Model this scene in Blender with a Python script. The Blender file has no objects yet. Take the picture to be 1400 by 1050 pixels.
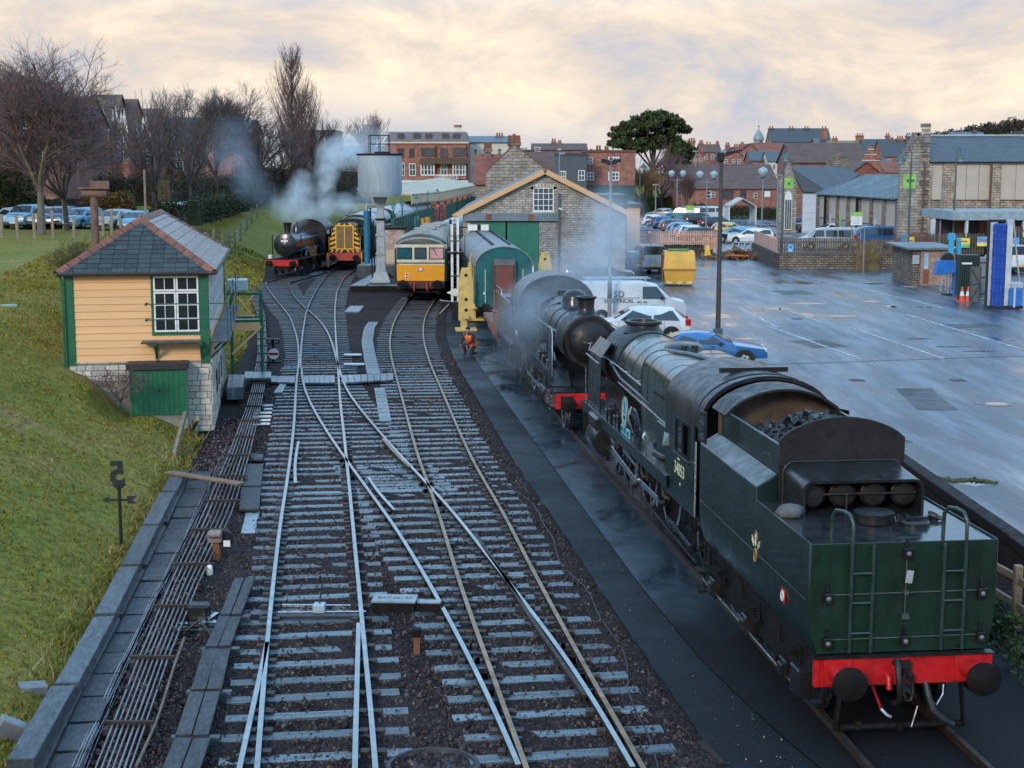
import bpy,bmesh,math,random
import numpy as np
from mathutils import Vector,Matrix
sc=bpy.context.scene
C=sc.collection
R=math.radians
# ---------------------------------------------------------------- camera
TILT,FPX,CAMZ=R(8.25),2022.0,7.6
cam=bpy.data.cameras.new('camera');cam.sensor_width=36;cam.lens=FPX/1400*36
cam.clip_start=0.5;cam.clip_end=6000
camo=bpy.data.objects.new('camera',cam);C.objects.link(camo)
camo.location=(0,0,CAMZ);camo.rotation_euler=(R(90)-TILT,0,0)
sc.camera=camo
# ---------------------------------------------------------------- sky, sun, exposure
SUN_EL,SUN_AZ=R(24),R(205)
w=bpy.data.worlds.new('World');sc.world=w;w.use_nodes=True
nt=w.node_tree;nt.nodes.clear()
def wn(t,**k):
 n=nt.nodes.new(t)
 for a,b in k.items():setattr(n,a,b)
 return n
def wl(a,b):nt.links.new(a,b)
wo=wn('ShaderNodeOutputWorld')
sky=wn('ShaderNodeTexSky',sky_type='NISHITA',sun_disc=False,sun_elevation=SUN_EL,sun_rotation=SUN_AZ)
bg1=wn('ShaderNodeBackground');bg1.inputs[1].default_value=0.085;wl(sky.outputs[0],bg1.inputs[0])
tc=wn('ShaderNodeTexCoord');sep=wn('ShaderNodeSeparateXYZ');wl(tc.outputs['Generated'],sep.inputs[0])
def wm(op,a,b=None,clamp=False):
 n=wn('ShaderNodeMath',operation=op,use_clamp=clamp)
 for i,v in enumerate((a,b)):
  if v is None:continue
  if isinstance(v,(int,float)):n.inputs[i].default_value=v
  else:wl(v,n.inputs[i])
 return n.outputs[0]
zc=wm('MAXIMUM',sep.outputs[2],0.0)
den=wm('ADD',zc,0.45)
cmb=wn('ShaderNodeCombineXYZ')
wl(wm('DIVIDE',sep.outputs[0],den),cmb.inputs[0]);wl(wm('DIVIDE',sep.outputs[1],den),cmb.inputs[1])
n1=wn('ShaderNodeTexNoise');n1.inputs['Scale'].default_value=1.7;n1.inputs['Detail'].default_value=9;n1.inputs['Roughness'].default_value=0.55;n1.inputs['Distortion'].default_value=0.3
n2=wn('ShaderNodeTexNoise');n2.inputs['Scale'].default_value=3.3;n2.inputs['Detail'].default_value=9;n2.inputs['Roughness'].default_value=0.64;n2.inputs['Distortion'].default_value=0.35
off=wn('ShaderNodeVectorMath',operation='ADD');off.inputs[1].default_value=(3.1,1.7,0.4)
wl(cmb.outputs[0],off.inputs[0]);wl(off.outputs[0],n1.inputs['Vector'])
off2=wn('ShaderNodeVectorMath',operation='ADD');off2.inputs[1].default_value=(7.3,4.2,2.0)
wl(cmb.outputs[0],off2.inputs[0]);wl(off2.outputs[0],n2.inputs['Vector'])
# colour of the cloud bellies: warm low in the sky, blue-grey higher up and right at the horizon
n3=wn('ShaderNodeTexNoise');n3.inputs['Scale'].default_value=8.5;n3.inputs['Detail'].default_value=5;n3.inputs['Roughness'].default_value=0.55;n3.inputs['Distortion'].default_value=0.2
wl(off2.outputs[0],n3.inputs['Vector'])
puff=wm('ADD',wm('MULTIPLY',n2.outputs[0],0.86),wm('MULTIPLY',n3.outputs[0],0.16))
ramp=wn('ShaderNodeValToRGB');wl(puff,ramp.inputs[0])
ce=ramp.color_ramp.elements
ce[0].position=0.39;ce[0].color=(0.46,0.485,0.56,1)
ce[1].position=0.60;ce[1].color=(0.90,0.765,0.60,1)
e=ce.new(0.49);e.color=(0.68,0.595,0.52,1)
hi=wn('ShaderNodeMixRGB');hi.inputs[2].default_value=(0.46,0.92,1.45,1)
hs=wn('ShaderNodeMapRange');hs.inputs[1].default_value=0.10;hs.inputs[2].default_value=0.24;hs.clamp=True
hs.inputs[4].default_value=0.85
wl(sep.outputs[2],hs.inputs[0]);wl(hs.outputs[0],hi.inputs[0]);wl(ramp.outputs[0],hi.inputs[1])
lo=wn('ShaderNodeMixRGB');lo.inputs[2].default_value=(0.43,0.48,0.58,1)
ls=wn('ShaderNodeMapRange');ls.inputs[1].default_value=0.0;ls.inputs[2].default_value=0.05;ls.inputs[3].default_value=0.95;ls.inputs[4].default_value=0.0;ls.clamp=True
lsn=wm('ADD',sep.outputs[2],wm('MULTIPLY',wm('SUBTRACT',n1.outputs[0],0.5),0.12))
wl(lsn,ls.inputs[0]);wl(ls.outputs[0],lo.inputs[0]);wl(hi.outputs[0],lo.inputs[1])
bg2=wn('ShaderNodeBackground');bg2.inputs[1].default_value=1.0;wl(lo.outputs[0],bg2.inputs[0])
cov=wn('ShaderNodeMapRange');cov.inputs[1].default_value=0.24;cov.inputs[2].default_value=0.38;cov.clamp=True
wl(n1.outputs[0],cov.inputs[0])
mx=wn('ShaderNodeMixShader');wl(cov.outputs[0],mx.inputs[0]);wl(bg1.outputs[0],mx.inputs[1]);wl(bg2.outputs[0],mx.inputs[2])
wl(mx.outputs[0],wo.inputs[0])
sl=bpy.data.lights.new('sun','SUN');sl.energy=1.5;sl.angle=R(12);sl.color=(1.0,0.86,0.68)
slo=bpy.data.objects.new('sun',sl);C.objects.link(slo)
sdir=Vector((math.sin(SUN_AZ)*math.cos(SUN_EL),math.cos(SUN_AZ)*math.cos(SUN_EL),math.sin(SUN_EL)))
slo.rotation_euler=sdir.to_track_quat('Z','Y').to_euler();slo.location=(0,-20,60)
sc.view_settings.view_transform='Standard';sc.view_settings.look='None'
sc.view_settings.exposure=0.30;sc.view_settings.gamma=1.0;sc.view_settings.use_curve_mapping=False
try:
 sc.cycles.max_bounces=5;sc.cycles.diffuse_bounces=2;sc.cycles.glossy_bounces=3;sc.cycles.volume_bounces=3
 sc.cycles.transmission_bounces=3;sc.cycles.transparent_max_bounces=8
 sc.cycles.volume_step_rate=2.0;sc.cycles.volume_max_steps=128
except Exception:pass
rnd=random.Random(7)
# ---------------------------------------------------------------- where the places of the survey lie
ct,st=math.cos(TILT),math.sin(TILT)
def P(px,py,z=0.0):
 t=(py-525)/FPX;D=CAMZ-z
 Y=D*(ct-t*st)/(st+t*ct)
 return Vector(((px-700)/FPX*(Y*ct+D*st),Y,z))
def Q(px,py,Y):
 t=(py-525)/FPX
 D=Y*(st+t*ct)/(ct-t*st)
 return Vector(((px-700)/FPX*(Y*ct+D*st),Y,CAMZ-D))
def XP(px,Y,z=1.0):return(px-700)/FPX*(Y*ct+(CAMZ-z)*st)
def ZP(py,Y):return Q(700,py,Y).z
# ---------------------------------------------------------------- mesh builder
class MB:
 def __init__(s):s.v=[];s.f=[];s.m=[];s.mi=0
 def mat(s,i):s.mi=i;return s
 def add(s,vs,fs):
  b=len(s.v);s.v.extend([tuple(x)for x in vs])
  for f in fs:s.f.append(tuple(b+i for i in f));s.m.append(s.mi)
  return s
 def box(s,c,d,M=None):
  x,y,z=d[0]/2,d[1]/2,d[2]/2
  vs=[Vector((i*x,j*y,k*z))for k in(-1,1)for i,j in((-1,-1),(1,-1),(1,1),(-1,1))]
  if M is not None:vs=[M@q for q in vs]
  c=Vector(c)
  return s.add([q+c for q in vs],[(3,2,1,0),(4,5,6,7),(0,1,5,4),(1,2,6,5),(2,3,7,6),(3,0,4,7)])
 def b2(s,x0,x1,y0,y1,z0,z1):return s.box(((x0+x1)/2,(y0+y1)/2,(z0+z1)/2),(x1-x0,y1-y0,z1-z0))
 def beam(s,a,b,wd,h=None,up=(0,0,1)):
  a,b=Vector(a),Vector(b);h=h or wd
  y=(b-a);L=y.length;y.normalize();up=Vector(up)
  if abs(y.dot(up))>.99:up=Vector((1,0,0))
  x=y.cross(up).normalized();z=x.cross(y)
  M=Matrix((x,y,z)).transposed()
  return s.box((a+b)/2,(wd,L,h),M)
 def cyl(s,a,b,r,r1=None,n=12,caps=True):
  a,b=Vector(a),Vector(b);r1=r if r1 is None else r1
  y=(b-a).normalized();u=Vector((0,0,1))if abs(y.z)<.9 else Vector((1,0,0))
  x=y.cross(u).normalized();z=x.cross(y)
  vs=[]
  for p,q in((a,r),(b,r1)):
   for i in range(n):
    t=2*math.pi*i/n;vs.append(p+x*(q*math.cos(t))+z*(q*math.sin(t)))
  fs=[(i,(i+1)%n,n+(i+1)%n,n+i)for i in range(n)]
  if caps:fs+=[tuple(range(n))[::-1],tuple(range(n,2*n))]
  return s.add(vs,fs)
 def tube(s,pts,r,n=6,r1=None):
  pts=[Vector(p)for p in pts];vs=[];N=len(pts);px=None
  for k,p in enumerate(pts):
   d=(pts[min(k+1,N-1)]-pts[max(k-1,0)]).normalized()
   if px is None:px=d.cross(Vector((0,0,1))if abs(d.z)<.9 else Vector((1,0,0))).normalized()
   else:
    px=(px-d*px.dot(d)).normalized()
   pz=px.cross(d);rr=r if r1 is None else r+(r1-r)*k/(N-1)
   for i in range(n):
    t=2*math.pi*i/n;vs.append(p+px*rr*math.cos(t)+pz*rr*math.sin(t))
  fs=[(k*n+i,k*n+(i+1)%n,(k+1)*n+(i+1)%n,(k+1)*n+i)for k in range(N-1)for i in range(n)]
  fs+=[tuple(range(n))[::-1],tuple(range((N-1)*n,N*n))]
  return s.add(vs,fs)
 def loft(s,rings,closed=True,caps=True):
  n=len(rings[0]);vs=[p for r in rings for p in r]
  fs=[(k*n+i,k*n+(i+1)%n,(k+1)*n+(i+1)%n,(k+1)*n+i)for k in range(len(rings)-1)for i in range(n if closed else n-1)]
  if caps:fs+=[tuple(range(n))[::-1],tuple(range((len(rings)-1)*n,len(rings)*n))]
  return s.add(vs,fs)
 def pris(s,poly,ax,a,b):
  def q(p,t):return{0:(t,p[0],p[1]),1:(p[0],t,p[1]),2:(p[0],p[1],t)}[ax]
  return s.loft([[q(p,a)for p in poly],[q(p,b)for p in poly]])
 def lathe(s,prof,c=(0,0,0),ax=2,n=16,caps=True):
  c=Vector(c);rings=[]
  for r,h in prof:
   ring=[]
   for i in range(n):
    t=2*math.pi*i/n;a,b=r*math.cos(t),r*math.sin(t)
    ring.append(c+Vector({2:(a,b,h),1:(a,h,b),0:(h,a,b)}[ax]))
   rings.append(ring)
  return s.loft(rings,True,caps)
 def sheet(s,outer,inner=None):
  return s.add(outer,[tuple(range(len(outer)))])
 def build(s,name,mats,parent=None,smooth=40,bevel=0,loc=None,rz=0.0):
  me=bpy.data.meshes.new(name);me.from_pydata(s.v,[],s.f)
  for m in(mats if isinstance(mats,(list,tuple))else[mats]):me.materials.append(m)
  if any(s.m):me.polygons.foreach_set('material_index',s.m)
  if len(s.f):
   bm=bmesh.new();bm.from_mesh(me);bmesh.ops.recalc_face_normals(bm,faces=bm.faces);bm.to_mesh(me);bm.free()
  if smooth:
   me.polygons.foreach_set('use_smooth',[True]*len(me.polygons));me.set_sharp_from_angle(angle=R(smooth))
  me.update()
  o=bpy.data.objects.new(name,me);C.objects.link(o)
  if parent is not None:o.parent=parent
  if loc is not None:o.location=loc
  if rz:o.rotation_euler=(0,0,rz)
  if bevel:
   b=o.modifiers.new('edge','BEVEL');b.width=bevel;b.segments=1;b.limit_method='ANGLE';b.angle_limit=R(50)
  return o
def tag(o,label=None,cat=None,group=None,kind=None):
 if label:o['label']=label
 if cat:o['category']=cat
 if group:o['group']=group
 if kind:o['kind']=kind
 return o
def E(name,label,cat,loc=(0,0,0),rz=0.0,group=None):
 o=bpy.data.objects.new(name,None);C.objects.link(o);o.empty_display_size=.2
 o.location=loc;o.rotation_euler=(0,0,rz)
 return tag(o,label,cat,group)
def kid(src,name,parent,loc=None,rot=None,scale=None):
 o=bpy.data.objects.new(name,src.data);C.objects.link(o);o.parent=parent
 if loc is not None:o.location=loc
 if rot is not None:o.rotation_euler=rot
 if scale is not None:o.scale=scale
 return o
def copy_tree(o,parent=None,loc=None,rz=None,label=None,group=None):
 c=o.copy();C.objects.link(c)
 if parent is not None:c.parent=parent
 if loc is not None:c.location=loc
 if rz is not None:c.rotation_euler=(0,0,rz)
 if label:c['label']=label
 if group:c['group']=group
 for ch in list(o.children):copy_tree(ch,c)
 return c
 # ---------------------------------------------------------------- materials
MATS={}
def nodes(name):
 m=bpy.data.materials.new(name);m.use_nodes=True
 t=m.node_tree;b=t.nodes['Principled BSDF']
 return m,t,b
def N_(t,typ,inp=None,**k):
 n=t.nodes.new(typ)
 for a,b in k.items():setattr(n,a,b)
 for a,b in(inp or{}).items():
  if hasattr(b,'is_output'):t.links.new(b,n.inputs[a])
  else:n.inputs[a].default_value=b
 return n
def col4(c):return(c[0],c[1],c[2],1)
def ramp_(t,fac,stops):
 n=t.nodes.new('ShaderNodeValToRGB');t.links.new(fac,n.inputs[0]);e=n.color_ramp.elements
 while len(e)<len(stops):e.new(.5)
 for i,(p,c)in enumerate(stops):e[i].position=p;e[i].color=col4(c)if isinstance(c,(tuple,list))else(c,c,c,1)
 return n.outputs[0]
def mix_(t,mode,fac,a,b):
 n=t.nodes.new('ShaderNodeMixRGB');n.blend_type=mode
 for i,v in enumerate((fac,a,b)):
  if isinstance(v,(int,float)):n.inputs[i].default_value=v if i==0 else(v,v,v,1)
  elif isinstance(v,(tuple,list)):n.inputs[i].default_value=col4(v)
  else:t.links.new(v,n.inputs[i])
 return n.outputs[0]
def M(name,c,rough=.6,metal=0.,var=.25,scale=2.5,bump=0.,bscale=40,dirt=None,dirtamt=.5,rvar=.15,rand=0.,stretch=(1,1,1),spec=.5,coat=0.):
 """painted / worn surface: colour with blotches, optional dirt colour in patches, roughness that varies, fine relief"""
 if name in MATS:return MATS[name]
 m,t,b=nodes(name);MATS[name]=m
 tcn=N_(t,'ShaderNodeTexCoord');mp=N_(t,'ShaderNodeMapping',{'Vector':tcn.outputs['Object'],'Scale':stretch})
 v=mp.outputs[0]
 if rand:
  oi=N_(t,'ShaderNodeObjectInfo')
  ad=N_(t,'ShaderNodeVectorMath',{0:v},operation='ADD');sc_=N_(t,'ShaderNodeMath',{0:oi.outputs['Random'],1:37.},operation='MULTIPLY')
  t.links.new(sc_.outputs[0],ad.inputs[1]);v=ad.outputs[0]
 n=N_(t,'ShaderNodeTexNoise',{'Vector':v,'Scale':scale,'Detail':6.,'Roughness':.62})
 lo,hi=1-var,1+var
 f=ramp_(t,n.outputs[0],[(.3,lo),(.7,hi)])
 cc=mix_(t,'MULTIPLY',1.,c,f)
 if rand:
  rr=N_(t,'ShaderNodeMapRange',{0:oi.outputs['Random'],3:1-rand,4:1+rand})
  cc=mix_(t,'MULTIPLY',1.,cc,rr.outputs[0])
 if dirt is not None:
  n2=N_(t,'ShaderNodeTexNoise',{'Vector':v,'Scale':scale*1.9,'Detail':8.,'Roughness':.7})
  g=ramp_(t,n2.outputs[0],[(.46,0.),(.68,dirtamt)])
  cc=mix_(t,'MIX',g,cc,dirt)
 t.links.new(cc,b.inputs['Base Color'])
 n3=N_(t,'ShaderNodeTexNoise',{'Vector':v,'Scale':scale*3.1,'Detail':5.})
 rr=N_(t,'ShaderNodeMapRange',{0:n3.outputs[0],1:.3,2:.7,3:max(rough-rvar,.03),4:min(rough+rvar,1)})
 t.links.new(rr.outputs[0],b.inputs['Roughness'])
 b.inputs['Metallic'].default_value=metal;b.inputs['Specular IOR Level'].default_value=spec
 if coat:b.inputs['Coat Weight'].default_value=coat;b.inputs['Coat Roughness'].default_value=.08
 if bump:
  n4=N_(t,'ShaderNodeTexNoise',{'Vector':v,'Scale':bscale,'Detail':5.})
  bp=N_(t,'ShaderNodeBump',{'Height':n4.outputs[0],'Strength':bump,'Distance':.02})
  t.links.new(bp.outputs[0],b.inputs['Normal'])
 return m
def brickmat(name,c1,c2,mortar,bw=.22,bh=.075,ms=.012,rough=.8,axis='xz',bump=.4,var=.3):
 if name in MATS:return MATS[name]
 m,t,b=nodes(name);MATS[name]=m
 tcn=N_(t,'ShaderNodeTexCoord');sp=N_(t,'ShaderNodeSeparateXYZ',{0:tcn.outputs['Object']})
 add=N_(t,'ShaderNodeMath',{0:sp.outputs[0],1:sp.outputs[1]},operation='ADD')
 cb=N_(t,'ShaderNodeCombineXYZ',{0:add.outputs[0],1:sp.outputs[2]})
 dn=N_(t,'ShaderNodeTexNoise',{'Vector':tcn.outputs['Object'],'Scale':2.0/bw*.25,'Detail':3.})
 wob=N_(t,'ShaderNodeVectorMath',{0:dn.outputs['Color'],1:(bw*.22,bh*.45,0)},operation='MULTIPLY')
 vv=N_(t,'ShaderNodeVectorMath',{0:cb.outputs[0],1:wob.outputs[0]},operation='ADD')
 br=N_(t,'ShaderNodeTexBrick',{'Vector':vv.outputs[0],'Color1':col4(c1),'Color2':col4(c2),'Mortar':col4(mortar),'Scale':1.,'Mortar Size':ms,'Mortar Smooth':.3,'Bias':0.,'Brick Width':bw,'Row Height':bh})
 n=N_(t,'ShaderNodeTexNoise',{'Vector':tcn.outputs['Object'],'Scale':.8,'Detail':7.,'Roughness':.65})
 f=ramp_(t,n.outputs[0],[(.3,1-var),(.7,1+var)])
 cc=mix_(t,'MULTIPLY',1.,br.outputs['Color'],f)
 n2=N_(t,'ShaderNodeTexNoise',{'Vector':vv.outputs[0],'Scale':1.1/bw,'Detail':2.})
 cc=mix_(t,'MULTIPLY',.9,cc,ramp_(t,n2.outputs[0],[(.25,.6),(.75,1.35)]))
 t.links.new(cc,b.inputs['Base Color']);b.inputs['Roughness'].default_value=rough
 bp=N_(t,'ShaderNodeBump',{'Height':br.outputs['Fac'],'Strength':bump,'Distance':.03},invert=True)
 t.links.new(bp.outputs[0],b.inputs['Normal'])
 return m
def glassmat(name,c=(.02,.025,.03),rough=.05,spec=.8):
 if name in MATS:return MATS[name]
 m=M(name,c,rough,0,.3,1.2,rvar=.03,spec=spec);return m
 # ================================================================ ground, bank, car park, tracks
def np_mesh(name,v,f,mat,kind=None,parent=None,smooth=False):
 v=np.asarray(v,dtype=np.float32);f=np.asarray(f,dtype=np.int32);k=f.shape[1]
 me=bpy.data.meshes.new(name);me.vertices.add(len(v));me.vertices.foreach_set('co',v.ravel())
 me.loops.add(f.size);me.loops.foreach_set('vertex_index',f.ravel())
 me.polygons.add(len(f));me.polygons.foreach_set('loop_start',np.arange(0,f.size,k,dtype=np.int32));me.polygons.foreach_set('loop_total',np.full(len(f),k,dtype=np.int32))
 if smooth:me.polygons.foreach_set('use_smooth',np.ones(len(f),dtype=bool))
 me.materials.append(mat);me.update(calc_edges=True);me.validate()
 o=bpy.data.objects.new(name,me);C.objects.link(o)
 if kind:o['kind']=kind
 if parent is not None:o.parent=parent
 return o
def curve(pts,z=.16,step=.5,sig=2.0):
 """smooth line x(Y) through survey points"""
 w_=sorted([P(a,b,z)[:2]for a,b in pts],key=lambda q:q[1])
 xs=np.array([q[0]for q in w_]);ys=np.array([q[1]for q in w_])
 y=np.arange(ys[0],ys[-1]+step,step);x=np.interp(y,ys,xs)
 pad=40;s0=(x[4]-x[0])/4;s1=(x[-1]-x[-5])/4
 xx=np.concatenate([x[0]+s0*np.arange(-pad,0),x,x[-1]+s1*np.arange(1,pad+1)])
 k=np.exp(-.5*(np.arange(-20,21)*step/sig)**2);k/=k.sum()
 xx=np.convolve(xx,k,'same')[pad:-pad]
 return y,xx
 # --- colours of the ground
m_bal=None
def ground_mat():
 m,t,b=nodes('ballast_ground')
 tcn=N_(t,'ShaderNodeTexCoord');v=tcn.outputs['Object']
 vo=N_(t,'ShaderNodeTexVoronoi',{'Vector':v,'Scale':15.})
 cc=ramp_(t,vo.outputs['Color'],[(0.,(.014,.009,.010)),(.6,(.034,.022,.022)),(1.,(.07,.048,.046))])
 n=N_(t,'ShaderNodeTexNoise',{'Vector':v,'Scale':.35,'Detail':6.,'Roughness':.6})
 cc=mix_(t,'MULTIPLY',1.,cc,ramp_(t,n.outputs[0],[(.3,.55),(.7,1.4)]))
 t.links.new(cc,b.inputs['Base Color']);b.inputs['Roughness'].default_value=.8;b.inputs['Specular IOR Level'].default_value=.15
 n2=N_(t,'ShaderNodeTexVoronoi',{'Vector':v,'Scale':15.},feature='DISTANCE_TO_EDGE')
 h=N_(t,'ShaderNodeMath',{0:n2.outputs['Distance'],1:.35},operation='MINIMUM')
 bp=N_(t,'ShaderNodeBump',{'Height':h.outputs[0],'Strength':1.,'Distance':.12});t.links.new(bp.outputs[0],b.inputs['Normal'])
 return m
def wet_mat(name,base,lo=.08,hi=.5,scale=.35,stretch=(1,1,1),puddle=.62,bump=.25,spec=.5,rz=0.,pale=None,dark_y=None):
 """wet tarmac: rough where it has drained, mirror-like where water still lies"""
 m,t,b=nodes(name)
 tcn=N_(t,'ShaderNodeTexCoord');mp=N_(t,'ShaderNodeMapping',{'Vector':tcn.outputs['Object'],'Scale':stretch,'Rotation':(0,0,rz)});v=mp.outputs[0]
 n=N_(t,'ShaderNodeTexNoise',{'Vector':v,'Scale':scale,'Detail':9.,'Roughness':.62,'Distortion':.4})
 n2=N_(t,'ShaderNodeTexNoise',{'Vector':tcn.outputs['Object'],'Scale':.12,'Detail':4.})
 s_=N_(t,'ShaderNodeMath',{0:n.outputs[0],1:n2.outputs[0]},operation='ADD')
 hf=N_(t,'ShaderNodeMath',{0:s_.outputs[0],1:.5},operation='MULTIPLY')
 rg=ramp_(t,hf.outputs[0],[(.36,hi),(.5,(lo+hi)*.5),(puddle-.03,lo),(puddle,.02)])
 t.links.new(rg,b.inputs['Roughness'])
 g=N_(t,'ShaderNodeTexNoise',{'Vector':tcn.outputs['Object'],'Scale':60.,'Detail':3.})
 cc=mix_(t,'MULTIPLY',1.,base,ramp_(t,g.outputs[0],[(.3,.6),(.7,1.4)]))
 n3=N_(t,'ShaderNodeTexNoise',{'Vector':v,'Scale':scale*2.3,'Detail':8.,'Roughness':.66})
 cc=mix_(t,'MULTIPLY',1.,cc,ramp_(t,n3.outputs[0],[(.3,.7),(.7,1.3)]))
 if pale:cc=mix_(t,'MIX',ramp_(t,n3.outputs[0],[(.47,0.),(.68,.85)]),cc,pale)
 if dark_y:  # colour goes near-black and rougher towards the near end, edge wobbled by noise
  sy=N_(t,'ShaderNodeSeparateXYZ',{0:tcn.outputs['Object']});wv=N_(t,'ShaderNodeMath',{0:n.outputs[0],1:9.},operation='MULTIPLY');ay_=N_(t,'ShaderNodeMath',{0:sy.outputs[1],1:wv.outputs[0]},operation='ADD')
  fa_=N_(t,'ShaderNodeMapRange',{0:ay_.outputs[0],1:dark_y-1.5,2:dark_y+2.5,3:1.,4:0.});cc=mix_(t,'MIX',fa_.outputs[0],cc,(.010,.010,.012));rg=mix_(t,'MIX',fa_.outputs[0],rg,.8);t.links.new(rg,b.inputs['Roughness'])
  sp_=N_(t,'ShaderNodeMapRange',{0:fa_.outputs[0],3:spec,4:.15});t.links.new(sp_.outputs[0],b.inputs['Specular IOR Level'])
 t.links.new(cc,b.inputs['Base Color'])
 if not dark_y:b.inputs['Specular IOR Level'].default_value=spec
 bs=ramp_(t,hf.outputs[0],[(puddle-.1,bump),(puddle,0.)])
 bp=N_(t,'ShaderNodeBump',{'Height':g.outputs[0],'Strength':bs,'Distance':.02});t.links.new(bp.outputs[0],b.inputs['Normal'])
 return m
def grass_mat(name,a,b_,c_):
 m,t,b=nodes(name)
 tcn=N_(t,'ShaderNodeTexCoord');v=tcn.outputs['Object']
 n=N_(t,'ShaderNodeTexNoise',{'Vector':v,'Scale':.35,'Detail':7.,'Roughness':.68})
 n2=N_(t,'ShaderNodeTexNoise',{'Vector':v,'Scale':5.,'Detail':6.,'Roughness':.7})
 cc=ramp_(t,n.outputs[0],[(.32,a),(.5,b_),(.66,c_)])
 cc=mix_(t,'MULTIPLY',1.,cc,ramp_(t,n2.outputs[0],[(.28,.5),(.72,1.5)]))
 t.links.new(cc,b.inputs['Base Color']);b.inputs['Roughness'].default_value=.85;b.inputs['Specular IOR Level'].default_value=.2
 n4=N_(t,'ShaderNodeTexNoise',{'Vector':v,'Scale':14.,'Detail':6.,'Roughness':.75})
 bp=N_(t,'ShaderNodeBump',{'Height':n4.outputs[0],'Strength':.5,'Distance':.08});t.links.new(bp.outputs[0],b.inputs['Normal'])
 return m
m_bal=ground_mat()
m_grass=grass_mat('grass_turf',(.13,.132,.016),(.18,.158,.024),(.23,.165,.05))
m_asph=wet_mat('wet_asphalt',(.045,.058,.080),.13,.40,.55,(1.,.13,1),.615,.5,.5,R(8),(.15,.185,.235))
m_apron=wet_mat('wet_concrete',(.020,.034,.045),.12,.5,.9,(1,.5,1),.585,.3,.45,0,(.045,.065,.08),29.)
m_yard=wet_mat('yard_tarmac',(.008,.0095,.012),.35,.8,.6,(1,1,1),.72,.5,.22)
m_path=wet_mat('paving',(.06,.065,.07),.15,.5,.9,(1,1,1),.66,.3,.5)
# --- the lie of the bank on the up side
toe=[(20,1030),(105,890),(175,765),(240,650),(268,597)]
tw=[P(a,b)for a,b in toe]+[P(335,470),P(349,430),P(356,392),P(362,360)]
tw=[Vector((tw[0].x+.9,tw[0].y-12,0))]+tw+[Vector((-18.5,150,0)),Vector((-15,220,0)),Vector((0,330,0)),Vector((90,420,0))]
TY=np.array([p.y for p in tw]);TX=np.array([p.x for p in tw])
def bank_h(x,y):
 d=np.interp(y,TY,TX)-x
 top=np.interp(y,[0,60,100,170,260],[3.1,3.3,3.35,3.6,4.2])
 sl=np.interp(y,[0,40,55,90,150,230],[.46,.48,.55,.45,.40,.3])
 h=np.clip(d,0,None)*sl
 h=top-np.log1p(np.exp((top-h)*2.2))/2.2+.02
 h=np.where(d>0,np.maximum(h,0)+.05*np.clip(d,0,1)*np.sin(x*1.3+y*.7)+.13*np.clip(d/4,0,1)*np.sin(x*.45+1)*np.sin(y*.33),0)
 # the ground dug away before the store doors of the signal box
 lx=(x+8.8)*math.cos(.157)+(y-42.8)*math.sin(.157);ly=(y-42.8)*math.cos(.157)-(x+8.8)*math.sin(.157)
 mk=np.clip((lx+3.3)/.9,0,1)*np.clip((ly+4.2)/2.2,0,1)*np.clip((1.5-ly)/1.,0,1)
 h=h-np.clip(h-.58,0,None)*mk
 return h+np.clip(d-30,0,160)*.030
def grid_ground():
 ys=np.concatenate([np.arange(-30,10,8),np.arange(10,70,.7),np.arange(70,180,2.5),np.arange(180,460,20),np.arange(460,3000,220)])
 us=np.concatenate([-np.geomspace(1900,62,14),np.arange(-60,-26,3),np.arange(-26,-12,.9),np.arange(-12,.01,.4)])
 X=[];Z=[]
 V=[]
 for y in ys:
  xt=np.interp(y,TY,TX)
  x=xt+us
  V.append(np.stack([x,np.full_like(x,y),bank_h(x,np.full_like(x,y))],1))
 V=np.array(V);n,k=V.shape[:2]
 idx=np.arange(n*k).reshape(n,k)
 f=np.stack([idx[:-1,:-1],idx[:-1,1:],idx[1:,1:],idx[1:,:-1]],-1).reshape(-1,4)
 return V.reshape(-1,3),f
gv,gf=grid_ground()
np_mesh('grass_bank',gv,gf,m_grass,'structure',None,True)
gm=MB();gm.sheet([(-2200,-60,-.03),(2200,-60,-.03),(2200,3200,-.03),(-2200,3200,-.03)]);tag(gm.build('ground',m_bal,smooth=0),kind='structure')
# --- the running rails, traced
r_l1=[(327,1120),(352,1050),(360,930),(366,868),(374,790),(385,700),(394,650),(402,583),(405,523),(409,493),(407,463),(397,433),(380,413),(365,393),(362,386)]
r_l1[0]=(345,1130)
r_r1=[(519,1130),(515,1048),(508,983),(500,900),(493,827),(487,767),(481,700),(475,640),(470,590),(465,550),(462,500),(459,460),(457.5,427),(460,400),(467,384),(473,377)]
r_l2=[(411,503),(417,537),(433,567),(453,600),(473,627),(501,667),(527,700),(550,733),(573,773),(597,813),(617,850),(637,890),(662,937),(687,987),(709,1045)]
r_r2=[(393,387),(403,407),(420,423),(437,437),(449,455),(456,474),(463,503),(473,533),(493,560),(513,583),(533,607),(557,632),(580,657),(600,677),(622,700),(650,738),(677,773),(703,805),(727,835),(750,863),(783,910),(817,960),(841,1003),(866,1048)]
r_l3=[(558,408),(545,428),(537,443),(532,467),(535,490),(546,530),(560,583),(573,630),(587,665),(600,700),(617,760),(632,810),(650,857),(667,905),(683,950),(700,995),(720,1048),(745,1120)]
r_r3=[(595,408),(582,430),(578,447),(579,467),(589,500),(604,533),(618,567),(634,603),(650,637),(668,668),(688,698),(713,750),(738,797),(760,838),(785,885),(815,938),(840,980),(863,1020),(880,1050),(920,1120)]
r_m=[(452,370),(440,385),(432,397),(424,412),(419,425),(415,447),(412.5,467),(411,485),(411,503)]
m_rust=M('rail_rust',(.035,.022,.017),.6,.2,.4,5,.3,60)
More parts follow.
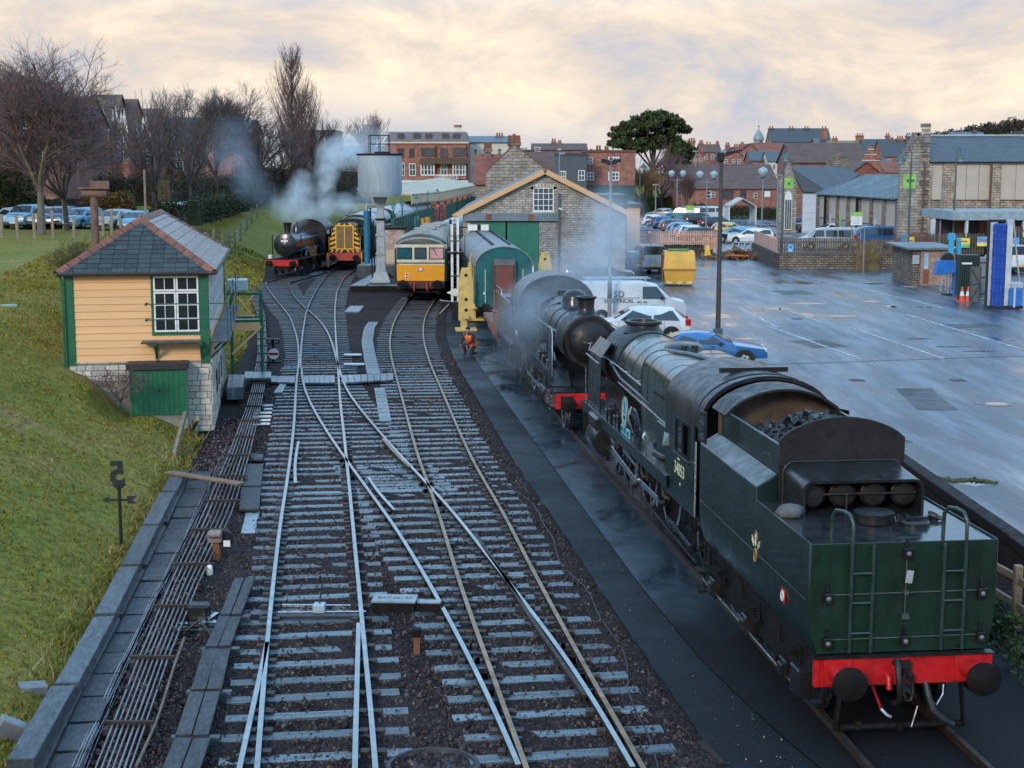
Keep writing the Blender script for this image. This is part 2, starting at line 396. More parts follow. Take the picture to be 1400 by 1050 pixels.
m_shine=M('rail_head',(.34,.335,.33),.22,.9,.25,3,rvar=.12)
m_rub=M('rail_head_rusty',(.28,.175,.10),.45,.5,.45,2.5)
m_sleep=M('wet_sleeper',(.092,.138,.168),.24,0,.5,1.6,.5,26,(.016,.014,.014),.93,.18,.45,(1,5,5),.95)
m_plank=M('wet_plank',(.055,.068,.080),.38,0,.5,2.2,.5,22,(.025,.025,.026),.85,.15,.3,(1,3,3),.42)
m_plankd=M('board_dark',(.034,.036,.042),.48,0,.4,2.0,.35,26,(.055,.047,.042),.6,.15,.3,(1,3,3),.28)
m_conc=M('concrete',(.20,.21,.22),.55,0,.3,2.0,.3,40,(.06,.06,.06),.6,.15,.2)
def rail(parent,y,x,mats,z1=.16,y0=None,y1=None):
 k=(y>=(y0 if y0 is not None else-9))&(y<=(y1 if y1 is not None else 1e9));y,x=y[k],x[k]
 mb=MB();sec=[(-.07,.0),(.07,.0),(.07,.022),(.014,.03),(.014,.115),(.036,.125),(.036,.16),(-.036,.16),(-.036,.125),(-.014,.115),(-.014,.03),(-.07,.022)]
 rings=[]
 for i in range(len(y)):
  j0,j1=max(i-1,0),min(i+1,len(y)-1)
  d=Vector((x[j1]-x[j0],y[j1]-y[j0],0)).normalized();nx=Vector((d.y,-d.x,0))
  rings.append([Vector((x[i],y[i],0))+nx*a+Vector((0,0,b))for a,b in sec])
 mb.loft(rings)
 n=12;mb.m=[0]*len(mb.f)
 for k_ in range(len(rings)-1):mb.m[k_*n+6]=1
 return mb.build('rail',mats,parent,smooth=30)
cl1=curve(r_l1);cr1=curve(r_r1);cl2=curve(r_l2);cr2=curve(r_r2);cl3=curve(r_l3);cr3=curve(r_r3);cm=curve(r_m)
def ext(c,y1,s):
 y,x=c;yy=np.arange(y[-1]+.5,y1,.5)
 return np.concatenate([y,yy]),np.concatenate([x,x[-1]+s*(yy-y[-1])])
def at(c,yy):return float(np.interp(yy,c[0],c[1]))
YSW=P(411,503,.16).y
slp=MB().box((0,0,.02),(1,.25,.10));slp_me=slp.build('sleeper',m_sleep,None,0,.012)
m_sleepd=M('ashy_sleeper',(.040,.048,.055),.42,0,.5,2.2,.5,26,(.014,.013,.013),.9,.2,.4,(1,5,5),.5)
slp_far=[None]
chair=[]
SLN={}
def sleepers(root,cfun,wfun,ya,yb,pitch=.72,jitter=.02,far_y=57):
 """sleepers square to the line; cfun gives its x, wfun its length and the shift sideways"""
 y=ya;n=0;cb=MB()
 while y<yb:
  a=cfun(y);d=(cfun(y+.5)-cfun(y-.5))
  L,sh=wfun(y)
  if L>0:
   ang=-math.atan(d)
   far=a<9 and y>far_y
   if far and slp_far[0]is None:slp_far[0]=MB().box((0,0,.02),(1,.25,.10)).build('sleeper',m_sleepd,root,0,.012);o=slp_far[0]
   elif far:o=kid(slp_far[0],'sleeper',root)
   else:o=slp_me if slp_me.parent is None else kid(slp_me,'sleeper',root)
   o.parent=root;o.name='sleeper'
   o.location=(a+sh+rnd.uniform(-.04,.04),y+rnd.uniform(-.03,.03),rnd.uniform(-.012,.006));o.rotation_euler=(rnd.uniform(-.02,.02),0,ang+rnd.uniform(-jitter,jitter));o.scale=(L+rnd.uniform(-.06,.06),rnd.uniform(.92,1.08),1)
   if not o.modifiers:pass
   n+=1
  y+=pitch*(1+.03*rnd.uniform(-1,1))/math.sqrt(1+d*d)
 return n
def chairs(root,lines,y0,y1):
 mb=MB()
 for c in lines:
  y=y0
  while y<y1:
   if c[0][0]<y<c[0][-1]:
    x=at(c,y);mb.b2(x-.17,x-.05,y-.07,y+.07,.05,.12);mb.b2(x+.05,x+.17,y-.07,y+.07,.05,.12)
   y+=.72
 tag(mb.build('chair',m_rust,root,0),kind='stuff')
mid=lambda a,b:(lambda y:(at(a,y)+at(b,y))/2)
f1,f2,f3=mid(cl1,cr1),mid(cl2,cr2),mid(cl3,cr3)
y0=15.5
t1=E('railway_track','straighter running line with bright rails beside the rodding and boardwalk','railway track')
for c in(cl1,cr1):rail(t1,c[0],c[1],[m_rust,m_shine])
dw=lambda y:f2(y)-f1(y)
def w1(y):
 if YSW-1<y<cr1[0][-1]and y>P(0,497,.16).y:return(0,0)
 d=dw(y)if y>cl2[0][0]else 9
 if y>P(0,690,.16).y and d<1.95:return(2.75+d,d/2)
 return(2.5,0)
sleepers(t1,f1,w1,y0,P(0,497,.16).y)
chairs(t1,(cl1,cr1),y0,40)
t2=E('railway_track','crossover rails curving from the bright line across to the yard line','railway track')
for c in(cl2,cr2):rail(t2,c[0],c[1],[m_rust,m_shine])
def w2(y):
 if dw(y)<1.95:return(0,0)
 if f3(y)-f2(y)<1.9:return(0,0)
 return(2.62,0)
sleepers(t2,f2,w2,cl2[0][0],YSW)
chairs(t2,(cl2,cr2),y0,40)
t3=E('railway_track','brown topped yard line running up to the yellow nosed diesel','railway track')
e3=[ext(c,122,.03)for c in(cl3,cr3)]
for c in e3:rail(t3,c[0],c[1],[m_rust,m_rub])
def w3(y):
 d=f3(y)-f2(y)if cl2[0][0]<y<YSW else 9
 if d<1.9:return(2.65+d*.9,-d*.45)
 return(2.62,0)
sleepers(t3,f3,w3,y0,88)
chairs(t3,(cl3,cr3),y0,40)
# the two roads beyond the points
t5=E('railway_track','far road curving under the black locomotive by the grass bank','railway track')
ca,cb_=ext(cl1,125,.12),ext((cr2[0],cr2[1]),125,.12)
t6=E('railway_track','far road leading to the wasp striped shunter','railway track')
cc_,cd=ext(cm,128,.0),ext(cr1,128,.0)
yb=P(0,497,.16).y
rail(t5,cb_[0],cb_[1],[m_rust,m_shine],y0=cr2[0][-1]+.3);rail(t5,ca[0],ca[1],[m_rust,m_shine],y0=cl1[0][-1]+.3)
rail(t6,cc_[0],cc_[1],[m_rust,m_shine])
rail(t6,cd[0],cd[1],[m_rust,m_shine],y0=cr1[0][-1]+.3)
fa,fb=mid(ca,cb_),mid(cc_,cd)
sleepers(t6,fb,lambda y:(2.62 if fb(y)-fa(y)>1.9 else 2.6+fb(y)-fa(y),0 if fb(y)-fa(y)>1.9 else-(fb(y)-fa(y))/2),yb,112)
sleepers(t5,fa,lambda y:(2.62 if fb(y)-fa(y)>1.9 else 0,0),yb,112)
# ballast lying between and over the sleepers
def ballast():
 ys=np.arange(14,118,.16*2);xsn=np.linspace(0,1,64);V=[]
 for y in ys:
  lo_=(fa(y)if y>yb else f1(max(y,y0)))-2.3;hi_=f3e_(y)+2.0
  x=lo_+(hi_-lo_)*xsn
  h=.045+.018*np.sin(x*2.3+y*1.7)*np.sin(y*1.1-x*.7)+.014*np.sin(x*7.1+y*5.3)
  h[0]=-.1;h[-1]=-.1;h[1]=.0;h[-2]=.0
  V.append(np.stack([x,np.full_like(x,y),h],1))
 V=np.array(V);n,k=V.shape[:2];idx=np.arange(n*k).reshape(n,k)
 return V.reshape(-1,3),np.stack([idx[:-1,:-1],idx[:-1,1:],idx[1:,1:],idx[1:,:-1]],-1).reshape(-1,4)
f3e_=mid(e3[0],e3[1])
bv,bf=ballast();np_mesh('ballast_bed',bv,bf,m_bal,'structure',None,True)
# spare blades opening towards the bridge, check rails and wing rails
def bladerail(root,pts,mats):
 c=curve(pts,sig=1.2);rail(root,c[0],c[1],mats)
bladerail(t1,[(364,880),(352,940),(338,1000),(327,1050),(312,1120)],[m_rust,m_shine])
bladerail(t1,[(490,852),(489,900),(487,970),(485,1048),(484,1120)],[m_rust,m_shine])
bladerail(t1,[(407,605),(402,640),(404,660)],[m_rust,m_shine])
bladerail(t2,[(503,655),(522,680),(540,697)],[m_rust,m_shine])
bladerail(t2,[(523,600),(545,625),(560,638)],[m_rust,m_rub])
bladerail(t2,[(650,735),(690,785),(722,840),(760,893),(800,950)],[m_rust,m_rust])
# --- the engine road on the right of the yard line
def fx4(y):return np.interp(y,[0,18.5,41.5,71,100],[7.2,5.2,2.5,-.36,-1.9])
t4=E('railway_track','dark engine road beneath the green and black steam locomotives','railway track')
yy=np.arange(15.5,84,.5)
k4=np.exp(-.5*(np.arange(-16,17)/6.)**2);k4/=k4.sum()
y4=np.arange(5,98,.5);x4=np.convolve(fx4(y4),k4,'same')[16:-16];y4=y4[16:-16]
def f4(y):return float(np.interp(y,y4,x4))
for s in(-.7525,.7525):rail(t4,yy,np.array([f4(a)+s for a in yy]),[m_rust,m_rust])
# --- yard surfaces: tarmac cess, concrete apron, car park
def strip(name,left,right,z,mat):
 n=len(left);vs=[(p[0],p[1],z)for p in left]+[(p[0],p[1],z)for p in right]
 return tag(MB().add(vs,[(i,i+1,n+i+1,n+i)for i in range(n-1)]).build(name,mat,None,0),kind='structure')
ya_=list(np.arange(14,92,2.))
def edge3(y):return at((np.concatenate([[5],cr3[0]]),np.concatenate([[cr3[1][0]+2.5],cr3[1]])),y)+.35+.12*math.sin(y*.9)
apl=[(P(a,b).x,P(a,b).y)for a,b in((1130,1060),(1030,975),(948,893),(870,795),(800,700),(735,610),(690,548),(655,500),(636,468),(628,440))]
ay=np.array([q[1]for q in apl]);ax_=np.array([q[0]for q in apl])
def aedge(y):return float(np.interp(y,ay,ax_))
strip('yard_surface',[(edge3(y),y)for y in ya_],[(f4(y)+3.2,y)for y in ya_],.012,m_yard)
yb_=[y for y in np.arange(ay[0],ay[-1],1.5)]
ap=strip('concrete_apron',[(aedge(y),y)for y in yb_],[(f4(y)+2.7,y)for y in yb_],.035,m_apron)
# car park on its higher level
CPZ=.55
cpe=[(P(1400,748,CPZ).x+.6,14.),(P(1400,748,CPZ).x,P(1400,748,CPZ).y),(P(1237,634,CPZ).x,P(1237,634,CPZ).y)]
s_=(cpe[2][0]-cpe[1][0])/(cpe[2][1]-cpe[1][1])
cpe.append((f4(60)+3.1,60.));cpe.append((f4(66)+3.1,66.));cpe.append((5.0,90.));cpe.append((8.,130));cpe.append((14.,250))
cpy=np.array([q[1]for q in cpe]);cpx=np.array([q[0]for q in cpe])
ys=list(np.arange(14,110,4.))+list(np.arange(110,260,20.))
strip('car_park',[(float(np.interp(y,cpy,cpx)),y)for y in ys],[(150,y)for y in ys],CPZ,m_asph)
kw=MB()
m_ret=M('retaining_wall',(.018,.015,.014),.85,0,.35,1.5,.4,20,spec=.1)
for i in range(4):
 a,b=cpe[i],cpe[i+1]
 kw.beam((a[0]-.14,a[1],.27),(b[0]-.14,b[1],.27),.28,.54)
kw.build('retaining_wall',m_ret,None,0);tag(bpy.data.objects['retaining_wall'],'low dark retaining wall along the edge of the wet car park','wall')
kp=MB();kp.beam((cpe[1][0]-.12,cpe[0][1],.66),(cpe[1][0]-.12,cpe[1][1],.66),.34,.22)
for i in(1,2):kp.beam((cpe[i][0]-.12,cpe[i][1],.66),(cpe[i+1][0]-.12,cpe[i+1][1],.66),.34,.22)
tag(kp.build('kerb_beam',M('kerb_timber',(.016,.013,.012),.7,0,.4,2,.4,20,spec=.15),None,30,.02),'long dark timber edging beam at the rim of the car park','edging')
# repair joint across the tarmac and bay lines
m_line=M('bay_paint',(.50,.51,.52),.45,0,.5,3.2,dirt=(.05,.055,.065),dirtamt=.97)
def paint(name,a,b,wd,z,mat):
 a,b=P(a[0],a[1],z),P(b[0],b[1],z);d=(b-a).normalized();n=Vector((d.y,-d.x,0))*wd/2
 return tag(MB().sheet([a-n,a+n,b+n,b-n]).build(name,mat,None,0),kind='structure')
m_joint=M('tarmac_joint',(.05,.028,.024),.5,0,.4,3)
paint('tarmac_joint',(1030,499),(1410,486),.14,CPZ+.005,m_joint)
for a,b in(((1048,445),(1178,491)),((1162,447),(1290,490)),((1240,430),(1400,478)),((1010,420),(1062,447)),((1180,395),(1290,421)),((1075,423),(1130,443)),((960,372),(1010,374)),((1290,400),(1400,424))):
 paint('bay_line',a,b,.10,CPZ+.006,m_line)
m_patch=wet_mat('tarmac_patch',(.022,.024,.028),.22,.6,.8,(1,1,1),.66,.6,.4)
for k,(px,py,a,b,r_)in enumerate(((1120,470,1.6,2.6,.2),(1265,545,1.2,4.5,-.1),(1330,445,2.4,1.6,.3),(1085,400,2.,3.,.1),(1210,600,.9,1.4,.4))):
 q=P(px,py,CPZ+.003+.0004*k);c_,s_p=math.cos(r_),math.sin(r_);rr=random.Random(k)
 tag(MB().sheet([q+Vector(((x*c_-y*s_p),(x*s_p+y*c_),0))for x,y in((-a/2,-b/2),(-a*.1,-b/2-.05),(a/2,-b/2+.08),(a/2-.06,b*.1),(a/2,b/2),(-a/2,b/2-.06))]).build('tarmac_patch',m_patch,None,0),kind='structure')
for px,py in((1172,520),(1090,436),(1310,520)):
 q=P(px,py,CPZ);tag(MB().b2(q.x-.25,q.x+.25,q.y-.25,q.y+.25,CPZ-.02,CPZ+.008).build('drain_lid',m_rust,None,0),kind='structure')
 # ================================================================ locomotives
def axis_at(f,Y):return-math.atan((f(Y+3)-f(Y-3))/6)
m_green=M('loco_green',(.006,.021,.018),.30,0,.4,1.3,.05,40,(.014,.018,.017),.7,.12,0,(1,.5,.35),.45,.2)
m_greenr=M('loco_green_rear',(.008,.027,.016),.36,0,.4,1.6,.05,40,(.010,.015,.012),.7,.12,0,(1,1,.4),.4,.1)
m_blk=M('loco_black',(.010,.010,.011),.38,0,.4,2.2,.12,30,(.03,.028,.029),.55,.14,0,(1,1,1),.38)
m_blkg=M('loco_black_gloss',(.013,.014,.016),.24,0,.4,1.6,.06,30,(.03,.03,.03),.5,.1)
m_tank=M('tank_top',(.020,.023,.026),.11,0,.5,2.2,.1,18,(.045,.045,.045),.5,.12)
m_soot=M('sooty_plate',(.014,.0125,.0135),.45,0,.4,1.8,.15,30,(.026,.022,.021),.6,.15,spec=.35)
m_under=M('underframe',(.008,.007,.007),.7,0,.5,4,.2,30,(.022,.017,.014),.5,spec=.18)
m_steel=M('bright_steel',(.50,.51,.53),.28,1.,.25,5,dirt=(.1,.09,.08),dirtamt=.5)
m_rail_=M('handrail_steel',(.55,.57,.60),.25,.9,.2,4)
m_red=M('buffer_beam_red',(.50,.012,.014),.38,0,.2,2.5,.05,30,(.12,.01,.012),.5)
m_redd=M('beam_red_dull',(.30,.018,.018),.5,0,.3,3,.05,30,(.05,.015,.015),.6)
m_rustp=M('rusty_plate',(.20,.075,.035),.75,0,.45,2.5,.3,30,(.07,.035,.025),.7)
m_coal=M('coal',(.010,.010,.011),.35,0,.5,5,.5,12,(.03,.03,.033),.5,.2)
m_rub_=M('hose_rubber',(.012,.012,.012),.5,0,.3,6)
m_white=M('white_paint',(.72,.72,.70),.45,0,.15,2.5,.05,30,(.35,.33,.3),.45)
m_cream_num=M('cream_lettering',(.70,.66,.48),.5,0,.1,8)
m_gold=M('gilt',(.36,.24,.09),.35,.5,.2,10)
m_plate=M('enamel_blue',(.16,.50,.62),.35,0,.2,4)
m_lens=M('lamp_lens',(.22,.22,.21),.12,.3,.2,10)
m_glass=glassmat('dark_glass')
m_glassb=glassmat('sky_glass',(.05,.075,.09),.06)
def text_mesh(name,body,size,mat,parent,M4,depth=.004,align='CENTER',space=1.0,bold=0.):
 cu=bpy.data.curves.new(name,'FONT');cu.body=body;cu.size=size;cu.extrude=depth;cu.offset=bold;cu.align_x=align;cu.align_y='CENTER';cu.space_character=space
 o=bpy.data.objects.new(name,cu);C.objects.link(o)
 dg=bpy.context.evaluated_depsgraph_get();me=bpy.data.meshes.new_from_object(o.evaluated_get(dg))
 bpy.data.objects.remove(o);bpy.data.curves.remove(cu)
 me.materials.clear();me.materials.append(mat);me.name=name
 o=bpy.data.objects.new(name,me);C.objects.link(o);o.parent=parent;o.matrix_local=M4
 return o
def face_mx(loc,normal,up=(0,0,1)):
 z=Vector(normal).normalized();y=Vector(up);x=y.cross(z).normalized();y=z.cross(x)
 m4=Matrix((x,y,z)).transposed().to_4x4();m4.translation=Vector(loc);return m4
WH={}
def wheel_mesh(r,spokes,key,tyre=.07,wd=.13):
 if key in WH:return WH[key]
 mb=MB();n=28
 prof=[(r-tyre-.03,-wd/2),(r,-wd/2),(r,wd/2-.02),(r+.025,wd/2-.02),(r+.025,wd/2),(r-tyre-.03,wd/2)]
 rings=[]
 for rr,h in prof+[prof[0]]:rings.append([(h,rr*math.cos(2*math.pi*i/n),rr*math.sin(2*math.pi*i/n))for i in range(n)])
 mb.mat(1).loft(rings,True,False)
 mb.mat(0).cyl((-wd/2-.02,0,0),(wd/2,0,0),r*.2,n=10)
 for i in range(spokes):
  a=2*math.pi*i/spokes;d=Vector((0,math.cos(a),math.sin(a)))
  mb.beam(d*r*.17,d*(r-tyre),.05,.045,(1,0,0))
 WH[key]=mb;return mb
def put_wheel(root,key,x,y,z,mats=None):
 if('o',key)not in WH:
  WH[('o',key)]=WH[key].build('wheel',mats or[m_under,m_steel],root,30);o=WH[('o',key)]
 else:o=kid(WH[('o',key)],'wheel',root)
 o.location=(x,y,z);o.rotation_euler=(0,0,math.pi if x>0 else 0);return o
def ring_pts(n,f):return[f(i/n)for i in range(n)]
def tubey(sections,n=28):
 return[[(cx+rx*math.cos(2*math.pi*i/n),y,cz+rz*math.sin(2*math.pi*i/n))for i in range(n)]for y,cx,cz,rx,rz in sections]
def arch(hw,z0,zs,zt,n=14):
 pts=[(-hw,z0)]
 for i in range(n+1):
  a=math.pi-math.pi*i/n
  pts.append((hw*math.cos(a),zs+(zt-zs)*math.sin(a)))
 pts.append((hw,z0));return pts
def arc_roof(hw,zs,zt,n=14,p=1.0):
 return[(hw*math.cos(math.pi-math.pi*i/n),zs+(zt-zs)*math.sin(math.pi*i/n)**p)for i in range(n+1)]
def buffer(root,x,y,z,dirn=-1,L=.5,rr=.22,mh=None):
 b=MB().cyl((x,y,z),(x,y+dirn*L*.55,z),.14,.11,14).cyl((x,y+dirn*L*.55,z),(x,y+dirn*L*.95,z),.065,n=10).box((x,y+dirn*.015,z),(.36,.03,.36)).build('buffer',mh or m_red,root,40,.006)
 MB().lathe([(.02,0),(rr,0),(rr,dirn*.045),(rr*.6,dirn*.075),(.02,dirn*.08)],(x,y+dirn*(L-.08),z),1,20).build('buffer_head',m_under if rr>.19 else m_under,b,35)
 return b
def hoop(mb,pts,r):mb.tube(pts,r,6)
# ------------------------------------------------------------ the tender
RA=axis_at(lambda y:np.interp(y,[18.5,41.5],[5.16,2.676]),30)
ca_,sa_=math.cos(RA),math.sin(RA)
TO=Vector((5.17,18.95,0))
def along(o,s):return Vector((o.x-sa_*s,o.y+ca_*s,0))
td=E('locomotive_tender','dark green coal tender with red buffer beam and two rear ladders','tender',TO,RA);td.scale=(1.035,1,1)
W=1.24;ZB,ZT=1.26,2.74
body=MB();sec=[(-1.13,ZB),(-1.21,ZB+.25),(-W,ZB+.6),(-W,ZT+.03),(-W+.03,ZT+.03),(-W+.03,ZT-.01),(W-.03,ZT-.01),(W-.03,ZT+.03),(W,ZT+.03),(W,ZB+.6),(1.21,ZB+.25),(1.13,ZB)]
body.loft([[(x,y,z)for x,z in sec]for y in(.012,2.62)])
sec2=[(-1.13,ZB),(-1.21,ZB+.25),(-W,ZB+.6),(-W,2.95),(-.93,3.13),(-.93,2.5),(.93,2.5),(.93,3.13),(W,2.95),(W,ZB+.6),(1.21,ZB+.25),(1.13,ZB)]
body.loft([[(x,y,z)for x,z in sec2]for y in(2.62,6.2)])
body.build('tank',m_green,td,30,.012)
rp=MB().loft([[(x,y,z)for x,z in[(-1.12,ZB),(-1.20,ZB+.25),(-1.235,ZB+.6),(-1.235,ZT+.02),(1.235,ZT+.02),(1.235,ZB+.6),(1.20,ZB+.25),(1.12,ZB)]]for y in(-.012,.012)]).build('rear_plate',m_greenr,td,30,.01)
# tank top water and rivet strip
MB().b2(-W+.03,W-.03,.03,2.6,ZT-.02,ZT+.004).build('tank_top',m_tank,td,0)
for s in(-1,1):
 MB().add([(s*1.235,2.64,2.957),(s*.932,2.64,3.136),(s*.932,6.19,3.136),(s*1.235,6.19,2.957)],[(0,1,2,3)]).build('locker_top',M('locker_worn',(.085,.095,.10),.38,0,.5,2.0,.15,20,(.02,.03,.028),.7,.15),td,0)
 MB().b2(s*.90-.02,s*.90+.03,2.62,6.1,3.1,3.58).build('bunker_side',m_green,td,0,.008)
 # bead along the upper edge
 MB().tube([(s*1.245,.1,ZB+.72),(s*1.245,6.1,ZB+.72)],.006,4).build('lining',m_blk,td,0)
arc_par=lambda hw,zs,zt,n=16:[(-hw+2*hw*i/n,zs+(zt-zs)*(1-(2*i/n-1)**2)**.8)for i in range(n+1)]
arc=arc_par(.93,3.66,3.99)
bp_=MB().pris([(-.93,2.74)]+arc+[(.93,2.74)],1,2.60,2.64)
bp_.build('bunker_rear_plate',m_soot,td,30,.01)
MB().b2(-.95,.95,2.575,2.60,3.27,3.29).build('rivet_strip',m_blk,td,0)
arc2=arc_par(.96,3.55,3.93)
MB().pris([(-.96,2.9)]+arc2+[(.96,2.9)],1,6.05,6.12).build('bunker_front_plate',M('scorched_plate',(.085,.055,.038),.75,0,.5,1.6,.3,20,(.03,.022,.02),.8),td,30)
hb=MB();o1=[(x,z)for x,z in arc_par(1.0,3.53,3.97)];o2=[(x,z)for x,z in arc_par(.95,3.50,3.92)]
hb.loft([[(x,y,z)for x,z in o1+o2[::-1]]for y in(5.55,6.45)])
hb.build('front_hood',m_soot,td,35,.01)
# arched flare between the walls (inside of the bunker top)
# coal
cb=MB();rc=random.Random(3)
base=[]
def coal_h(x,y):return 3.30+.42*math.exp(-((x-.22)/.5)**2-((y-4.2)/1.3)**2)-.12*max(0,y-5.0)
xs=np.linspace(-.89,.89,12);yq=np.linspace(2.66,6.03,20)
cb.add([(x,y,coal_h(x,y)-.03)for y in yq for x in xs],[(j*12+i,j*12+i+1,(j+1)*12+i+1,(j+1)*12+i)for j in range(19)for i in range(11)])
for i in range(620):
 x,y=rc.uniform(-.86,.86),rc.uniform(2.7,6.0);s=rc.uniform(.05,.13)
 cb.box((x,y,coal_h(x,y)+rc.uniform(-.03,.05)),(s*rc.uniform(.6,1.5),s,s*rc.uniform(.5,1.1)),Matrix.Rotation(rc.uniform(0,3),3,(rc.random(),rc.random(),rc.random()+.1)))
tag(cb.build('coal',m_coal,td,0),kind='stuff')
# hood over the vacuum reservoirs
def hoodsec(hw,z1,r,y,n=5):
 pts=[(-hw,y,ZT)]
 for cx,a0 in((-hw+r,180),(hw-r,90)):
  for i in range(n+1):
   a=R(a0-90*i/n);pts.append((cx+r*math.cos(a),y,z1-r+r*math.sin(a)))
 pts.append((hw,y,ZT));return pts
hd=MB();a,b=hoodsec(.86,3.24,.14,1.62),hoodsec(.86,3.33,.16,2.60)
ai,bi=hoodsec(.82,3.20,.12,1.62),hoodsec(.82,3.28,.14,2.58)
n=len(a);hd.add(a+b,[(i,i+1,n+i+1,n+i)for i in range(n-1)]);hd.add(ai+bi,[(i,i+1,n+i+1,n+i)for i in range(n-1)]);hd.add(a+ai,[(i,i+1,n+i+1,n+i)for i in range(n-1)])
hd.build('reservoir_hood',m_blkg,td,40)
MB().tube(hoodsec(.865,3.335,.16,2.57),.022,6).build('hood_flange',m_soot,td,40)
for i,x in enumerate((-.66,-.22,.22,.66)):
 r_=MB().lathe([(.01,1.80),(.15,1.81),(.185,1.85),(.185,2.55)],(x,0,2.99),1,20).build('vacuum_reservoir',m_soot,td,35)
 MB().b2(x-.035,x+.035,1.775,1.80,2.88,2.95).build('drain_cover',m_blk,r_,0)
 MB().lathe([(.187,1.845),(.195,1.85),(.195,1.87),(.187,1.875)],(x,0,2.99),1,20,False).build('end_band',m_blk,r_,30)
MB().tube([(-.55,1.74,3.02),(.78,1.74,3.02)],.014,6).tube([(-.2,1.74,3.02),(-.2,1.74,2.75)],.014,6).build('vacuum_pipe',m_rust,td,40)
fl=MB().lathe([(.22,ZT),(.24,ZT+.02),(.24,ZT+.13),(.27,ZT+.135),(.27,ZT+.165),(.05,ZT+.18),(.02,ZT+.18)],(-.02,1.12,0),2,24).build('filler_lid',m_blk,td,35)
MB().tube([(.18,.88,ZT+.15),(.18,.85,ZT+.08),(.26,.95,ZT+.08),(.26,.98,ZT+.15)],.012,5).build('filler_clasp',m_soot,fl,40)
MB().lathe([(.2,ZT),(.2,ZT+.05),(.16,ZT+.07),(.02,ZT+.075)],(.48,.95,0),2,18).box((.5,.93,ZT+.1),(.3,.05,.04)).box((.42,1.0,ZT+.09),(.05,.26,.04)).build('water_hatch',m_blk,td,35)
bgm=MB();
bgm.loft([[(-1.02+.17*s*math.cos(t)+.05*math.sin(3*t+k),1.66+.2*s*math.sin(t)-.02*k,ZT+.01+zz)for t in[2*math.pi*i/10 for i in range(10)]]for k,(s,zz)in enumerate(((1,0),(1.05,.05),(.8,.13),(.4,.17)))])
bgm.build('lagging_bag',M('sacking',(.10,.10,.10),.8,0,.3,6,.4,20),td,60)
hm=MB();hm.tube([(.80,1.3,ZT+.02),(.86,1.15,ZT+.06),(.93,1.3,ZT+.03),(.88,1.45,ZT+.05),(.8,1.2,ZT+.08),(.95,1.1,ZT+.03)],.03,6);hm.build('coiled_hose',m_rub_,td,50)
m_lad=M('ladder_green',(.022,.042,.036),.3,.1,.25,3,spec=.6)
for s,x0,x1 in((-1,-.72,-.44),(1,.49,.77)):
 lad=MB();xin,xo=(x1,x0)if s<0 else(x0,x1)
 lad.tube([(x0,-.10,1.30),(x0,-.10,ZT+(.0 if x0!=xo else .02))],.025,6).tube([(x1,-.10,1.30),(x1,-.10,ZT+(.0 if x1!=xo else .02))],.025,6)
 lo_=lad.build('ladder',m_lad,td,40)
 for z in(1.56,1.97,2.37):MB().tube([(x0,-.10,z),(x1,-.10,z)],.018,5).build('rung',m_lad,lo_,40)
 MB().tube([(xo,-.10,ZT-.02),(xo,-.10,ZT+.30),(xo-.02,-.02,ZT+.40),(xo-.06,.12,ZT+.42),(xo-.10,.28,ZT+.40),(xo-.12,.36,ZT+.3),(xo-.12,.38,ZT)],.026,8).build('grab_hoop',m_lad,lo_,50)
 for z in(1.33,2.70):
  for x in(x0,x1):MB().b2(x-.015,x+.015,-.10,.0,z-.015,z+.015).build('ladder_bracket',m_green,lo_,0)
  # lamps, pipes, brackets on the back plate
for x,z in((.02,2.62),(-1.01,2.04),(1.02,2.05),(-1.0,1.43),(.02,1.43),(1.03,1.45)):
 lb=MB().b2(x-.055,x+.055,-.11,-.012,z-.07,z+.07).b2(x-.02,x+.02,-.05,-.012,z+.07,z+.2).build('tail_lamp',m_blk,td,0,.008)
 MB().lathe([(.005,-.13),(.022,-.125),(.032,-.11)],(x,0,z),1,12).build('lens',m_lens,lb,40)
cp_=MB()
for a,b in(((-1.0,2.07),(1.0,2.08)),((-.98,1.46),(1.0,1.47)),((.02,2.55),(.02,1.75))):cp_.tube([(a[0],-.03,a[1]),(b[0],-.03,b[1])],.010,5)
cp_.box((.02,-.04,2.08),(.06,.05,.06)).box((.02,-.05,1.76),(.09,.06,.07));cp_.build('conduit',M('conduit_grey',(.06,.075,.065),.5,.2,.3,5),td,40)
MB().box((.05,-.07,2.30),(.09,.012,.17),Matrix.Rotation(R(8),3,'Y')).build('lamp_disc',M('pale_plate',(.30,.33,.32),.5),td,0)
# beam
bm_=MB().b2(-1.17,1.17,-.10,-.02,.84,1.235).build('buffer_beam',m_red,td,0,.008)
MB().b2(-1.19,1.19,-.16,-.015,1.237,1.255).build('beam_angle',m_blk,td,0)
for s in(-1,1):
 MB().b2(s*1.14-.035,s*1.14+.035,-.12,-.10,.85,1.22).build('beam_plate',m_red,bm_,0)
 buffer(td,s*.865,-.10,1.05,-1,.56,.225)
cpg=MB().box((0,-.14,1.08),(.16,.08,.2)).cyl((0,-.12,1.05),(0,-.32,1.05),.05,n=10).tube([(0,-.30,1.08),(0,-.38,1.05),(0,-.36,.98),(0,-.3,.99)],.03,6).tube([(.05,-.3,1.05),(.06,-.32,.8),(.03,-.33,.7),(-.03,-.33,.7),(-.06,-.32,.8),(-.05,-.3,1.05)],.022,6).build('coupling',m_blk,td,40)
MB().tube([(-.12,-.12,1.15),(-.12,-.2,1.2),(-.14,-.3,1.12),(-.13,-.34,.9),(-.1,-.3,.7),(-.14,-.2,.62)],.042,8).build('vacuum_hose',m_rub_,td,50)
